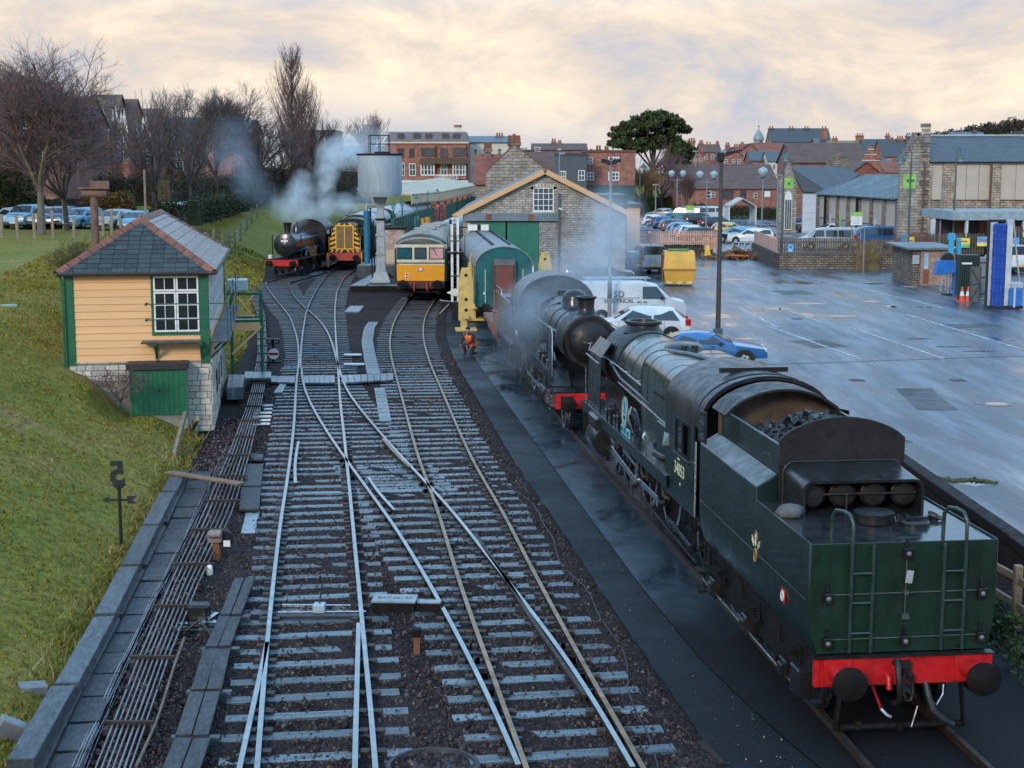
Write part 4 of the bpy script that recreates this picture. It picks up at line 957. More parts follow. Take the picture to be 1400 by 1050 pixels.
 # ---- green coach half out of the shed
m_coach=M('coach_teal',(.010,.115,.115),.38,0,.25,1.5,.04,30,(.02,.07,.07),.5)
m_croof=M('coach_roof_grey',(.20,.21,.215),.5,0,.3,1.2,.1,20,(.11,.11,.11),.6)
m_gang=M('gangway_red',(.17,.042,.034),.6,0,.3,2.0,.1,20,(.10,.06,.06),.5)
def coach(root,L,mside,mroof,hw=1.36,zt=3.95,zs=3.05,z0=1.1,front=0,windows=True):
 MB().loft([[(x,y,z)for x,z in arch(hw,z0,zs,zt)]for y in(0.0,L)]).build('body',mside,root,35)
 A,B=arc_roof(hw+.05,zs-.02,zt+.04),arc_roof(hw,zs-.02,zt)
 MB().loft([[(x,y,z)for x,z in A+B[::-1]]for y in(-.06,L+.06)]).build('roof',mroof,root,35)
 MB().b2(-1.1,1.1,.2,L-.2,.7,1.1).build('underframe',m_under,root,0)
 for s in(-1,1):
  for y in(1.6,4.1,L-4.1,L-1.6):put_wheel(root,'bw',s*.78,y,.63)
  buffer(root,s*.865,0,1.05,-1,.5,.2,m_under)
 if windows:
  for s in(-1,1):
   y=1.2
   while y<L-2:
    w_=MB().b2(s*hw-.012,s*hw+.012,y,y+1.15,2.15,2.95).build('window',m_blk,root,0);MB().b2(s*hw-.018,s*hw+.018,y+.06,y+1.09,2.2,2.9).build('pane',m_glassb,w_,0);y+=1.75
gc_x,gc_a=-.38,.075
gc=E('railway_coach','teal railway coach with grey roof protruding from the stone shed','coach',(gc_x,70.6,0),gc_a)
coach(gc,19.5,m_coach,m_croof)
MB().pris(arch(1.28,1.15,3.03,3.86),1,-.02,-.005).build('end_panel',m_coach,gc,30)
MB().pris([(-.52,1.2),(-.56,3.1),(-.45,3.4),(.45,3.4),(.56,3.1),(.52,1.2)],1,-.30,-.02).build('gangway',M('gangway_dark',(.06,.05,.05),.7),gc,0,.02)
MB().b2(-.40,.40,-.33,-.31,1.25,3.08).build('gangway_shield',m_gang,gc,0)
MB().b2(-.5,.5,-.34,-.30,3.08,3.38).build('gangway_hood',M('canvas_grey',(.13,.13,.14),.8),gc,0,.03)
for s in(-1,1):
 rb=MB().tube([(s*.42,2,3.965),(s*.42,19,3.965)],.02,4)
 for k in range(14):rb.box((s*.42,2.4+k*1.2,3.99),(.14,.5,.06))
 rb.build('roof_ventilator',m_blk,gc,0)
 MB().tube([(s*.9,-.05,1.3),(s*.9,-.05,2.9)],.02,5).build('end_handrail',m_white,gc,0)
 MB().lathe([(.01,-.08),(.06,-.07),(.06,-.02)],(-.95+.25*(s+1),0,1.75),1,10).build('lamp_socket',m_white,gc,40)
MB().b2(1.35,1.42,-.03,.03,1.3,3.1).build('corner_strip',m_white,gc,0)
# ---- yellow-nosed diesel
m_yel=M('warning_yellow',(.80,.32,.012),.38,0,.10,2,.03,30,(.35,.14,.02),.35)
m_diesroof=M('diesel_roof',(.31,.27,.225),.6,0,.35,1.6,.1,20,(.10,.085,.075),.6)
m_dcream=M('diesel_cream',(.62,.55,.40),.4,0,.15,2,dirt=(.3,.25,.18),dirtamt=.4)
f3e=lambda y:(at(e3[0],y)+at(e3[1],y))/2
DY=84.5
dA=axis_at(f3e,95)
dl=E('diesel_locomotive','diesel locomotive with yellow nose, cream cab and three front windows','locomotive',(f3e(DY)+.05,DY,.0),-.03);dl.scale=(1.14,1,1.07)
hw=1.36;L=15.
secs=lambda y,k,zt,hh:[(hh*-1,y,1.2),(-hh,y,2.9)]+[(x*1.0,y,z)for x,z in arc_roof(hh,2.95,zt)][1:-1]+[(hh,y,2.9),(hh,y,1.2)]
MB().loft([secs(.0,0,3.45,1.22),secs(.10,0,3.62,1.32),secs(.9,0,3.84,hw),secs(L,0,3.86,hw)]).build('body',M('diesel_green',(.012,.04,.028),.4,0,.3,2,dirt=(.03,.03,.03),dirtamt=.6),dl,35)
A,B=arc_roof(hw+.02,2.98,3.90),arc_roof(hw,2.96,3.84);A2,B2=arc_roof(1.24,2.98,3.52),arc_roof(1.2,2.96,3.44)
MB().loft([[(x,y,z)for x,z in a_+b_[::-1]]for y,a_,b_ in((-.03,A2,B2),(.9,A,B),(L,A,B))]).build('roof',m_diesroof,dl,35)
def front_sheet(name,mat,z0,z1,y=-.025,hx=1.2,par=None):
 return MB().loft([[(-hx,.10,z0),(-hx+.14,y,z0),(hx-.14,y,z0),(hx,.10,z0)],[(-hx-.02,.10,z1),(-hx+.12,y,z1),(hx-.12,y,z1),(hx+.02,.10,z1)]],False,False).build(name,mat,par or dl,0)
front_sheet('nose_panel',m_yel,1.22,2.08,-.03,1.3)
front_sheet('waist_band',M('band_black',(.02,.02,.02),.4),2.14,2.20,-.034,1.31)
front_sheet('waist_panel',m_dcream,2.08,2.32,-.028,1.30)
front_sheet('cab_front',m_dcream,2.32,3.16,-.028,1.30)
for x,w_,g in((-.80,.66,glassmat('tinted_glass',(.02,.09,.11))),(0,.52,m_glassb),(.80,.66,M('lit_blind',(.55,.28,.28),.3))):
 fr_=MB().box((x,-.03,2.68),(w_+.1,.02,.64)).build('cab_window',m_blk,dl,0,.03);MB().box((x,-.045,2.68),(w_,.01,.54)).build('pane',g,fr_,0)
MB().tube([(-.8,-.06,2.5),(-.55,-.06,2.85)],.012,4).build('wiper',m_blk,dl,0);MB().tube([(.62,-.06,2.98),(.85,-.06,2.55)],.012,4).build('wiper',m_blk,dl,0)
MB().b2(-.16,.16,-.06,-.03,1.72,1.96).build('code_plate',M('code_plate',(.45,.24,.1),.5),dl,0);MB().lathe([(.01,-.075),(.07,-.07),(.07,-.055)],(0,0,1.84),1,12).build('marker_lamp',m_white,dl,0)
MB().b2(-.78,-.62,-.05,-.03,1.34,1.62).build('route_plate',m_white,dl,0);MB().b2(-.75,-.65,-.06,-.05,1.5,1.6).b2(-.75,-.65,-.06,-.05,1.36,1.45).build('tail_lamp',m_red,dl,0)
MB().loft([[(x*.42,y,z+.02)for x,z in arc_roof(1.2,3.4,3.72)[2:-2]]+[(x*.42,y,z-.2)for x,z in arc_roof(1.2,3.4,3.72)[2:-2]][::-1]for y in(.15,.9)]).build('horn_box',M('horn_box',(.12,.11,.10),.6),dl,30)
for y,w_ in((3.2,.7),(5.2,.5),(7.0,.7),(10,.8)):MB().box((0,y,3.90),(w_*1.6,1.1,.08)).build('roof_hatch',m_diesroof,dl,0,.02)
MB().b2(-1.2,1.2,-.06,.05,.82,1.2).build('buffer_beam',M('beam_dark_red',(.07,.014,.012),.6,0,.4,3),dl,0)
for s in(-1,1):
 buffer(dl,s*.865,-.06,1.05,-1,.5,.25,m_under)
 MB().tube([(s*.3,-.1,1.15),(s*.32,-.16,.9),(s*.34,-.14,.7)],.04,6).tube([(s*.5,-.1,1.15),(s*.52,-.16,.95)],.035,6).build('air_hose',M('hose_red',(.4,.05,.03),.5),dl,40)
 for y in(1.6,4.3,10.7,13.4):put_wheel(dl,'bw',s*.78,y,.63)
 y=1.0
 for y,w_ in((.7,.8),(4.6,1.0),(7.6,1.4),(10.4,1.0)):
  q_=MB().b2(s*hw-.015,s*hw+.015,y,y+w_,2.25,2.9).build('side_window',m_blk,dl,0);MB().b2(s*hw-.022,s*hw+.022,y+.06,y+w_-.06,2.3,2.85).build('pane',m_glass,q_,0)
 MB().b2(s*hw-.006,s*hw+.006,.5,L,2.1,2.2).build('side_band',m_dcream,dl,0)
MB().b2(-1.1,1.1,.3,L,.55,1.2).build('underframe',m_under,dl,0)
m_stock=M('coach_green',(.015,.05,.035),.4,0,.3,2);m_paleroof=M('pale_roof',(.36,.39,.42),.45,0,.25,1.,.05,20,(.2,.21,.22),.6)
d_=Vector((math.sin(.035),math.cos(.035),0))
for k,lab in enumerate(('green coach coupled behind the yellow nosed diesel','further green coach beyond the yellow nosed diesel')):
 o=E('railway_coach',lab,'coach',Vector((f3e(DY),DY,0))+d_*(15.8+k*20.3),-.04,'coaches behind the diesel');coach(o,19.6,m_stock,m_paleroof)
 # ---- wasp-striped shunter
SY=112.
sA=.01
sh=E('diesel_shunter','diesel shunter with black and yellow striped radiator nose','locomotive',(fb(SY),SY,0),sA)
m_yel2=M('stripe_yellow',(.72,.36,.03),.45,0,.12,3)
MB().b2(-.62,.62,.1,6.0,1.45,3.3).loft([[(x,y,z)for x,z in arc_roof(.62,3.28,3.5)]for y in(.1,6.0)]).build('bonnet',m_blk,sh,30)
nsec=[(-1.12,1.4),(-1.12,2.55),(-.85,3.35),(-.55,3.62),(.55,3.62),(.85,3.35),(1.12,2.55),(1.12,1.4)]
MB().pris(nsec,1,0.0,.5).build('nose',m_blk,sh,0,.02)
stp=[]
for s in(-1,1):
 for k in range(5):
  z0=1.75+k*.36;xo=1.12 if z0<2.4 else 1.12-(z0-2.4)*.33
  stp.append([(s*.66,z0+.0),(s*.66,z0+.19),(s*xo,z0+.02),(s*xo,z0-.17)])
 for k in range(3):stp.append([(s*(.08+k*.36),1.62),(s*(.26+k*.36),1.62),(s*(.40+k*.36),1.42),(s*(.22+k*.36),1.42)])
 stp.append([(s*.25,3.60),(s*.5,3.60),(s*.62,3.42),(s*.4,3.42)])
stp.append([(-.16,3.42),(0,3.62),(.16,3.42)])
for k,p in enumerate(stp):
 MB().pris(p,1,-.015,.0).build('warning_stripe',m_yel2,sh,0)
g=MB().b2(-.66,.66,-.06,.0,1.66,3.42).build('radiator',M('radiator_brown',(.12,.07,.04),.6),sh,0)
for x0,x1,z0,z1 in((-.70,.70,3.36,3.46),(-.70,.70,1.62,1.72),(-.70,-.60,1.72,3.36),(.60,.70,1.72,3.36),(-.05,.05,1.72,3.36)):MB().b2(x0,x1,-.09,-.05,z0,z1).build('radiator_frame',m_yel2,g,0)
for k in range(14):
 x=-.54+k*.083
 if abs(x)<.06:continue
 MB().b2(x-.018,x+.018,-.075,-.06,1.74,3.34).build('grille_slat',M('slat_ochre',(.30,.17,.06),.5),g,0)
MB().b2(-1.2,1.2,-.1,9.0,1.2,1.4).build('footplate',m_blk,sh,0)
MB().b2(-1.25,1.25,-.12,-.02,.80,1.38).build('buffer_beam',M('shunter_red',(.42,.045,.025),.5,0,.2,3),sh,0)
for s in(-1,1):
 buffer(sh,s*.865,-.12,1.02,-1,.45,.25,m_under)
 MB().b2(s*1.27-.04,s*1.27+.04,-.14,-.04,.3,1.4).build('corner_post',m_yel2,sh,0)
 MB().tube([(s*1.18,-.05,1.45),(s*1.18,-.05,2.6)],.02,5).build('handrail',m_yel2,sh,0)
 MB().tube([(s*.68,.4,2.6),(s*.68,6,2.6)],.02,5).tube([(s*.68,.6,3.0),(s*.74,2.5,3.1),(s*.68,3,2.7)],.03,5).build('side_rail',m_yel2,sh,40)
 for k in range(5):MB().b2(s*.64-.01,s*.64+.01,.7+k*1.02,1.6+k*1.02,1.6,3.1).build('bonnet_door',m_blkg,sh,0)
 for y in(1.8,4.2,6.6):put_wheel(sh,'tw',s*.78,y,.75)
MB().b2(-1.3,1.3,6.0,8.9,1.4,3.2).loft([[(x,y,z)for x,z in arc_roof(1.34,3.18,3.78)]for y in(5.85,9.0)]).build('cab',m_blk,sh,30)
for s in(-1,1):
 q_=MB().b2(s*.95-.28,s*.95+.28,5.96,6.0,2.4,3.05).build('cab_window',m_yel2,sh,0);MB().b2(s*.95-.22,s*.95+.22,5.94,5.96,2.46,2.99).build('pane',m_glassb,q_,0)
 q_=MB().b2(s*1.3-.02,s*1.3+.02,6.4,7.6,2.4,3.05).build('side_window',m_yel2,sh,0);MB().b2(s*1.3-.03,s*1.3+.03,6.46,7.54,2.46,2.99).build('pane',m_glass,q_,0)
for k,lab in enumerate(('pale roofed coach standing behind the striped shunter','second pale roofed coach behind the shunter, alongside the green fence','third pale roofed coach behind the shunter, reaching the canopy')):
 d_=Vector((math.sin(-sA),math.cos(-sA),0));o=E('railway_coach',lab,'coach',Vector((fb(SY)+k*.5,SY,0))+d_*(10.0+k*20.2),sA-.03*k);coach(o,19.6,m_stock,m_paleroof)
 # ---- far black tank-like tender engine by the bank
BY=104.5;bx=XP(385,BY,1.1);bA=-.13
def far_engine(lab,x,y,a,front=True):
 o=E('steam_locomotive',lab,'locomotive',(x,y,0),a)
 MB().b2(-1.18,1.18,-.04,.04,.85,1.28).build('buffer_beam',m_red,o,0)
 for s in(-1,1):
  buffer(o,s*.865,-.04,1.05,-1,.45,.2,m_under)
  MB().b2(s*.6 if s>0 else-1.22,1.22 if s>0 else-.6,.1,10,1.28,1.36).build('running_plate',m_blk,o,0)
  MB().loft([[(s*.92,y,1.36)]+[(s*.92+.06*math.cos(t)-s*.0,y,1.36+.62*math.sin(t))for t in(0.5,1.1,1.57)]+[(s*1.15,y,1.36)]for y in(3.6,5.4)]).build('splasher',m_blkg,o,0)
  for y_ in(1.2,2.9):put_wheel(o,'bw',s*.78,y_,.63)
  for y_ in(4.6,7.0):put_wheel(o,'dw',s*.78,y_,1.1)
  c_=MB()
  for y0,y1,z0,z1 in((7.6,9.4,1.36,2.3),(7.6,8.0,2.3,3.15),(9.0,9.4,2.3,3.15)):c_.b2(s*1.2-.02,s*1.2+.02,y0,y1,z0,z1)
  c_.build('cab_side',m_blk,o,0)
  MB().tube([(s*.86,1.2,2.75),(s*.9,7.5,2.75)],.018,5).build('handrail',m_rail_,o,40)
  MB().tube([(s*1.05,1.4,1.36),(s*1.05,1.4,2.9),(s*1.0,1.45,3.0)],.04,6).build('lamp_iron',m_blk,o,40)
 MB().loft(tubey([(.95,0,2.30,.76,.76),(1.0,0,2.30,.84,.84),(2.4,0,2.30,.84,.84)],26)).build('smokebox',m_blkg,o,35)
 MB().lathe([(.02,.84),(.35,.88),(.55,.95)],(0,0,2.2),1,22).tube([(0,.83,2.2),(-.15,.81,2.3)],.015,5).build('smokebox_door',m_blkg,o,50)
 np_=MB().b2(-.26,.26,.82,.88,2.52,2.64).build('number_plate',m_white,o,0)
 MB().loft(tubey([(2.4,0,2.30,.80,.80),(7.6,0,2.3,.82,.82)],26)).build('boiler',m_blkg,o,35)
 MB().lathe([(.34,2.95),(.25,3.1),(.22,3.2),(.27,3.75),(.33,3.8),(.33,3.86),(.2,3.86),(.2,3.6)],(0,1.7,0),2,18).build('chimney',m_blk,o,40)
 MB().lathe([(.4,2.9),(.34,3.1),(.32,3.45),(.22,3.62),(.08,3.68),(.05,3.85),(.02,3.86)],(.0,4.2,0),2,18).build('dome',m_blkg,o,50)
 MB().pris(arch(1.22,1.36,3.15,3.9),1,7.6,7.64).build('cab_front',m_blk,o,30)
 A,B=arc_roof(1.27,3.13,3.94),arc_roof(1.23,3.11,3.88)
 MB().loft([[(x,y,z)for x,z in A+B[::-1]]for y in(7.4,10.0)]).build('cab_roof',m_cabroof,o,40)
 MB().b2(-1.2,1.2,10.6,16,1.2,2.7).build('tender',m_blk,o,0,.03)
 MB().b2(-.6,.6,.1,10,.6,1.3).build('frame',m_under,o,0)
 MB().b2(-1.0,-.75,.1,.4,1.36,1.62).build('headlamp',m_white,o,0,.02)
 return o
far_engine('black tender engine with red buffer beam by the grass bank',bx,BY,bA)
d_=Vector((math.sin(-bA),math.cos(-bA),0))
far_engine('black engine beyond, only its chimney and roof showing above',bx+d_.x*17.5+.3,BY+d_.y*17.5,bA)
# ================================================================ left of the line: signal box, rodding, boards
def PB(px,py):
 lo_,hi_=12.,200.
 for i in range(400):
  Y=14+i*.35;q=Q(px,py,Y)
  if q.z<=float(bank_h(np.array([q.x]),np.array([Y]))[0])+.001:return q
 return Q(px,py,100)
BX=E('signal_box','cream boarded signal box with slate hipped roof and green corner posts','signal box',(-8.8,42.8,0),.157);BX.scale=(.935,1,1)
m_board=M('cream_boards',(.78,.44,.20),.5,0,.07,1.5,.06,12,(.52,.31,.14),.22,.1,.05,(.3,1,6))
m_gpaint=M('rail_green',(.012,.125,.058),.42,0,.15,2,.06,20,(.01,.06,.035),.4)
m_dkpaint=M('dark_felt',(.025,.022,.024),.55,0,.3,3,.2,20)
m_wframe=M('white_frame',(.78,.78,.76),.4,0,.08,3)
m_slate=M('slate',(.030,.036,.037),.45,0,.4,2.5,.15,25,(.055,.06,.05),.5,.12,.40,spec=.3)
m_slate2=M('slate_wet_sheen',(.10,.115,.14),.25,0,.3,1.2,.06,25,(.05,.055,.06),.5,.10,.35)  # paler copy of the slate: bright sky reflection on this slope put into the colour
m_terra=M('terracotta',(.21,.075,.045),.7,0,.3,4,.3,20,(.06,.05,.04),.6,.1,.25)
m_stone=M('pale_stone',(.56,.51,.43),.75,0,.25,3.5,.5,14,(.20,.18,.14),.6,.1,.22)
m_mort=M('mortar',(.24,.22,.185),.9,0,.2,6,.4,30)
m_stonew=brickmat('stone_courses',(.40,.37,.31),(.32,.29,.24),(.20,.185,.16),.42,.19,.016,.85,bump=.6)
MB().b2(-4.28,-.0,.02,12,0,2.08).build('stone_base',m_mort,BX,0)
stm=None;rs=random.Random(11)
def stones(x0,x1,z0,z1,face,hrow=.17,wavg=.34):
 global stm
 z=z0
 while z<z1-.05:
  h=hrow*rs.uniform(.85,1.15);x=x0-rs.uniform(0,.2)
  while x<x1:
   wd=wavg*rs.uniform(.6,1.5);a,b=max(x,x0),min(x+wd,x1);x+=wd
   if b-a<.07:continue
   dpt=rs.uniform(.03,.06)
   if stm is None:stm=MB().box((0,0,0),(1,.1,1)).build('stone',m_stone,BX,0,.006);o=stm
   else:o=kid(stm,'stone',BX)
   o.scale=(b-a-.022,1,min(h,z1-z)-.02)
   if face=='y':o.location=((a+b)/2,.02-dpt+.05,z+h/2)
   else:o.location=(dpt-.05,(a+b)/2,z+h/2);o.rotation_euler=(0,0,R(90))
  z+=h
stones(-.78,.02,.0,2.08,'y');stones(-4.26,-2.34,1.55,2.08,'y')
stones(.0,7.5,.0,2.08,'x',.2,.62)
MB().b2(-.001,.012,7.5,12,0,2.08).build('stone_side',m_stonew,BX,0)
for y in(2.6,4.4,6.2):MB().b2(.04,.075,y,y+.5,.75,1.45).build('base_window',m_dkpaint,BX,0)
MB().b2(-4.25,-.04,.06,11.95,2.08,4.62).build('timber_frame',m_board,BX,0)
for k in range(12):
 z0=2.09+k*.2095;tilt=Matrix.Rotation(R(-6.5),3,'X')
 if 2.92<=z0+.1<=4.6:spans=((-4.05,-1.70),)
 else:spans=((-4.05,-.28),)
 for a,b in spans:MB().box(((a+b)/2,.03+rs.uniform(-.002,.002),z0+.105),(b-a,.03,.212),tilt).build('board',m_board,BX,0,.004)
for x0,x1 in((-4.32,-4.05),(-.28,.0)):MB().b2(x0,x1,-.03,.25,2.0,4.58).build('corner_post',m_gpaint,BX,0,.01)
MB().b2(-4.30,.02,-.02,.06,4.58,4.68).build('fascia',m_board,BX,0)
MB().b2(-1.74,-1.68,-.01,.05,2.85,4.58).b2(-1.74,-.28,-.03,.05,2.86,2.93).build('window_trim',m_gpaint,BX,0)
def sash(root,x0,x1,z0,z1,nx,nz,y,name='window',glass=m_glass,fr=.05,axis='y',bar=.02):
 f=MB()
 def bb(a,b,c,d,t=0.0):
  if axis=='y':f.b2(a,b,y-.035+t,y+.03,c,d)
  else:f.b2(y-.03,y+.035-t,a,b,c,d)
 bb(x0,x1,z0,z0+fr);bb(x0,x1,z1-fr,z1);bb(x0,x0+fr,z0+fr,z1-fr);bb(x1-fr,x1,z0+fr,z1-fr)
 for i in range(1,nx):xx=x0+(x1-x0)*i/nx;bb(xx-bar/2,xx+bar/2,z0+fr,z1-fr,.004)
 for j in range(1,nz):zz=z0+(z1-z0)*j/nz;bb(x0+fr,x1-fr,zz-bar/2,zz+bar/2,.008)
 o=f.build(name,m_wframe,root,0)
 g=MB()
 if axis=='y':g.b2(x0+.01,x1-.01,y-.004,y+.004,z0+.01,z1-.01)
 else:g.b2(y-.004,y+.004,x0+.01,x1-.01,z0+.01,z1-.01)
 g.build('pane',glass,o,0);return o
for x0,x1 in((-1.66,-.99),(-.97,-.30)):
 sash(BX,x0,x1,4.13,4.56,2,1,.0);sash(BX,x0,x1,2.95,4.11,2,3,.0)
y=.35
while y<11.4:
 sash(BX,y,y+1.25,2.95,4.55,2,3,.0,axis='x',glass=m_glassb);y+=1.33
MB().b2(-.03,.03,.25,12,2.05,2.9).build('side_boarding',m_board,BX,0);MB().b2(-.04,.06,11.75,12.02,2.0,4.6).build('corner_post',m_gpaint,BX,0)
# cleaning walkway, brackets and pipe rails round the corner
wk=MB().b2(-2.05,-.3,-.52,-.03,2.66,2.71).build('walkway_board',m_plank,BX,0,.01)
for y0 in np.arange(-.5,11.5,2.0):MB().b2(.05,.62,y0,y0+1.97,2.66,2.71).build('walkway_board',m_plank,BX,0,.01)
for x in(-1.62,-.25):MB().beam((x,-.02,2.2),(x,-.45,2.62),.07,.07).b2(x-.04,x+.04,-.5,-.02,2.60,2.66).b2(x-.04,x+.04,-.06,-.02,2.15,2.6).build('bracket',m_gpaint,BX,0)
for y in(.3,2.2,4.2,6.2,8.2,10.2):MB().beam((.02,y,2.15),(.52,y,2.6),.07,.07).b2(.04,.6,y-.04,y+.04,2.6,2.66).build('bracket',m_gpaint,BX,0)
m_pipe=M('pipe_dark_green',(.03,.09,.07),.4,.2,.2,5)
for z in(3.35,3.80):
 MB().tube([(-1.85,-.5,z),(.58,-.5,z),(.58,11.6,z)],.018,6).build('guard_rail',m_pipe,BX,40)
 MB().lathe([(.01,-.56),(.05,-.54),(.05,-.46)],(-1.85,0,z),1,8).tube([(-1.85,-.5,z),(-1.85,-.02,z)],.015,5).build('rail_boss',m_pipe,BX,40)
for y in(-.5,2.5,5.5,8.5,11.5):MB().tube([(.58,y,2.7),(.58,y,4.05)],.02,6).build('rail_post',m_pipe,BX,40)
# steps and landing at the far end
MB().b2(.1,1.5,11.2,12.6,2.05,2.15).build('landing',m_gpaint,BX,0)
for x,y in((.3,11.25),(1.45,11.25),(1.45,12.55)):MB().b2(x-.06,x+.06,y-.06,y+.06,.0,3.15).build('landing_post',m_gpaint,BX,0)
MB().b2(.1,1.5,11.18,11.26,3.05,3.15).b2(.1,1.5,11.18,11.26,2.2,2.28).build('landing_rail',m_gpaint,BX,0)
MB().beam((.5,11.2,2.25),(1.15,11.2,3.05),.09,.05).beam((1.15,11.19,2.25),(.5,11.19,3.05),.09,.05).beam((.5,11.2,2.3),(1.2,11.2,2.3),.09,.05).beam((.3,11.2,.9),(1.45,11.2,1.9),.14,.08).b2(.35,1.4,11.16,11.22,1.75,2.05).build('landing_brace',m_board,BX,0)
MB().b2(.15,.95,11.3,12.2,3.2,3.6).build('meter_cabinet',M('pale_blue_cabinet',(.40,.50,.52),.4),BX,0,.02)
# roof
EZ=4.68;ex0,ex1,ey0,ey1=-4.5,.2,-.2,12.2;RX,RY0,RY1,RZ=-2.15,2.15,9.85,6.14
cor=[(ex0,ey0,EZ),(ex1,ey0,EZ),(ex1,ey1,EZ),(ex0,ey1,EZ),(RX,RY0,RZ),(RX,RY1,RZ)]
rf=MB().add(cor,[(0,1,4),(1,2,5,4),(2,3,5),(3,0,4,5),(3,2,1,0)]).build('roof',m_slate,BX,0)
slo_={}
def slates(A,B,T0,T1,rowh,wd,mat,key,gap=.016,tl=2.6):
 """courses of slates on the plane with eave A-B and top T0-T1"""
 A,B,T0,T1=map(Vector,(A,B,T0,T1));ux=(B-A).normalized();nrm=ux.cross((T0+T1)/2-(A+B)/2).normalized();uy=nrm.cross(ux)
 Hh=((T0-A).dot(uy));n=int(Hh/rowh);a0,a1=0.0,(B-A).length;t0,t1=(T0-A).dot(ux),(T1-A).dot(ux)
 for j in range(n):
  f=(j+.5)/n;l=a0+(t0-a0)*f;r=a1+(t1-a1)*f;x=l-(j%2)*wd/2
  while x<r:
   p,q=max(x,l),min(x+wd,r);x+=wd
   if q-p<.08:continue
   if key not in slo_:
    slo_[key]=MB().box((0,0,0),(1,rowh*1.28,.016)).build('slate',mat,rf,0);o=slo_[key]
   else:o=kid(slo_[key],'slate',rf)
   m4=Matrix((ux,uy,nrm)).transposed().to_4x4()
   c=A+ux*((p+q)/2)+uy*(Hh*f)+nrm*.022
   m4.translation=c
   o.matrix_local=m4@Matrix.Rotation(R(-tl+rs.uniform(-.8,.8)),4,'X')@Matrix.Rotation(R(rs.uniform(-.6,.6)),4,'Z')@Matrix.Diagonal((q-p-gap,1,1,1))
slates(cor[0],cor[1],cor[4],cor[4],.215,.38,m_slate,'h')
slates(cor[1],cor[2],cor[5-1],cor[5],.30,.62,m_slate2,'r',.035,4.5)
def ridge(a,b,n,r=.10):
 a,b=Vector(a),Vector(b);first=None
 for i in range(n):
  p,q=a.lerp(b,i/n),a.lerp(b,(i+.94)/n);d=(q-p).normalized();x=d.cross(Vector((0,0,1))).normalized();u=x.cross(d)
  sec=[(-.17,-.06),(-.10,.035),(0,.08),(.10,.035),(.17,-.06)]
  mb=MB().loft([[c+x*s*k+u*(t*k+.012)for s,t in sec]for c,k in((p,1.),(q,1.06))],False,False);mb.build('ridge_tile',m_terra,rf,40)
ridge(cor[0],cor[4],8);ridge(cor[1],cor[4],8);ridge(cor[4],cor[5],15);ridge(cor[2],cor[5],8)
MB().tube([(ex0,ey0-.06,EZ-.02),(ex1+.04,ey0-.06,EZ-.02),(ex1+.06,ey1,EZ-.02)],.06,8).build('gutter',m_dkpaint,BX,40)
MB().tube([(-4.42,-.1,4.6),(-4.36,-.12,4.4),(-4.36,-.12,2.0)],.04,6).build('downpipe',m_gpaint,BX,40)
MB().b2(-.75,-.62,.1,.5,3.05,3.35).build('orange_bag',M('orange_cloth',(.6,.12,.05),.7),BX,0,.03)
# lean-to store with double green doors
MB().b2(-2.42,-.70,-.62,.0,.2,1.92).build('store',m_mort,BX,0)
MB().b2(-2.5,-.66,-.72,.02,1.92,2.12).build('store_roof',m_dkpaint,BX,0,.02)
for k in range(10):
 x=-2.33+k*.155;MB().b2(x+.004,x+.151,-.665,-.62,.62+(.03 if k in(3,4)else 0)*rs.random(),1.90).build('door_board',m_gpaint,BX,0)
MB().b2(-2.4,-2.33,-.67,-.6,.55,1.92).b2(-.78,-.70,-.67,-.6,.55,1.92).build('door_post',m_gpaint,BX,0);MB().lathe([(.01,-.7),(.03,-.69),(.03,-.66)],(-1.52,0,1.35),1,8).build('door_knob',m_rust,BX,40)
# ---------------------------------------------- rodding run
def pxline(pts,z,n=40,sig=.0):
 v=[P(a,b,z)for a,b in pts];d=[0]
 for a,b in zip(v,v[1:]):d.append(d[-1]+(b-a).length)
 return[Vector([np.interp(t,d,[q[i]for q in v])for i in range(3)])for t in np.linspace(0,d[-1],n)]
rl=[(133,1045),(190,900),(232,800),(280,698),(313,620),(336,560),(345,530),(353,483),(352,430),(342,402),(339,388)]
rr=[(180,1045),(230,900),(270,800),(318,698),(341,620),(355,560),(361,530),(365,483),(362,430),(352,402),(347,388)]
rd=E('signal_rodding','bundle of parallel point rods running beside the boardwalk','rodding',P(160,1045,0));ro=Vector(rd.location)
m_rod=M('galvanised_rod',(.20,.195,.205),.40,.6,.4,3,dirt=(.10,.05,.03),dirtamt=.7)
LA,LB=pxline(rl,.22,60),pxline(rr,.22,60)
nr_=7
for k in range(nr_):
 f=k/(nr_-1);pts=[a.lerp(b,f)-ro for a,b in zip(LA,LB)]
 d0=(pts[1]-pts[0]);pts=[pts[0]-d0*2]+pts
 MB().tube(pts,.018,6).build('rod',m_rod,rd,60)
 jb=MB()
 for i in range(3+k%3,34,6):jb.cyl(pts[i],pts[i]+(pts[i+1]-pts[i]).normalized()*.14,.034,n=6)
 tag(jb.build('rod_joint',m_rust,rd,30),kind='stuff')
for i in range(1,58,2):
 a,b=LA[i]-ro,LB[i]-ro;e_=(b-a).normalized()*.12
 st_=MB().beam(a-e_+Vector((0,0,.04)),b+e_+Vector((0,0,.04)),.05,.03).beam(a-e_-Vector((0,0,.08)),b+e_-Vector((0,0,.08)),.14,.08)
 for k in range(nr_+1):p=a.lerp(b,(k-.5)/(nr_-1));st_.beam(p-Vector((0,0,.06)),p+Vector((0,0,.05)),.025,.05)
 st_.build('rod_stool',m_rust,rd,0)
c8=pxline([(186,1048),(215,985),(240,905),(252,872)],.25,12)
tag(MB().tube(c8,.024,6).build('point_rod',M('rusty_rod',(.16,.10,.07),.55,.3,.4,4),None,60),'single rusty point rod lying apart beside the bundle of rods','point rod')
wr=MB()
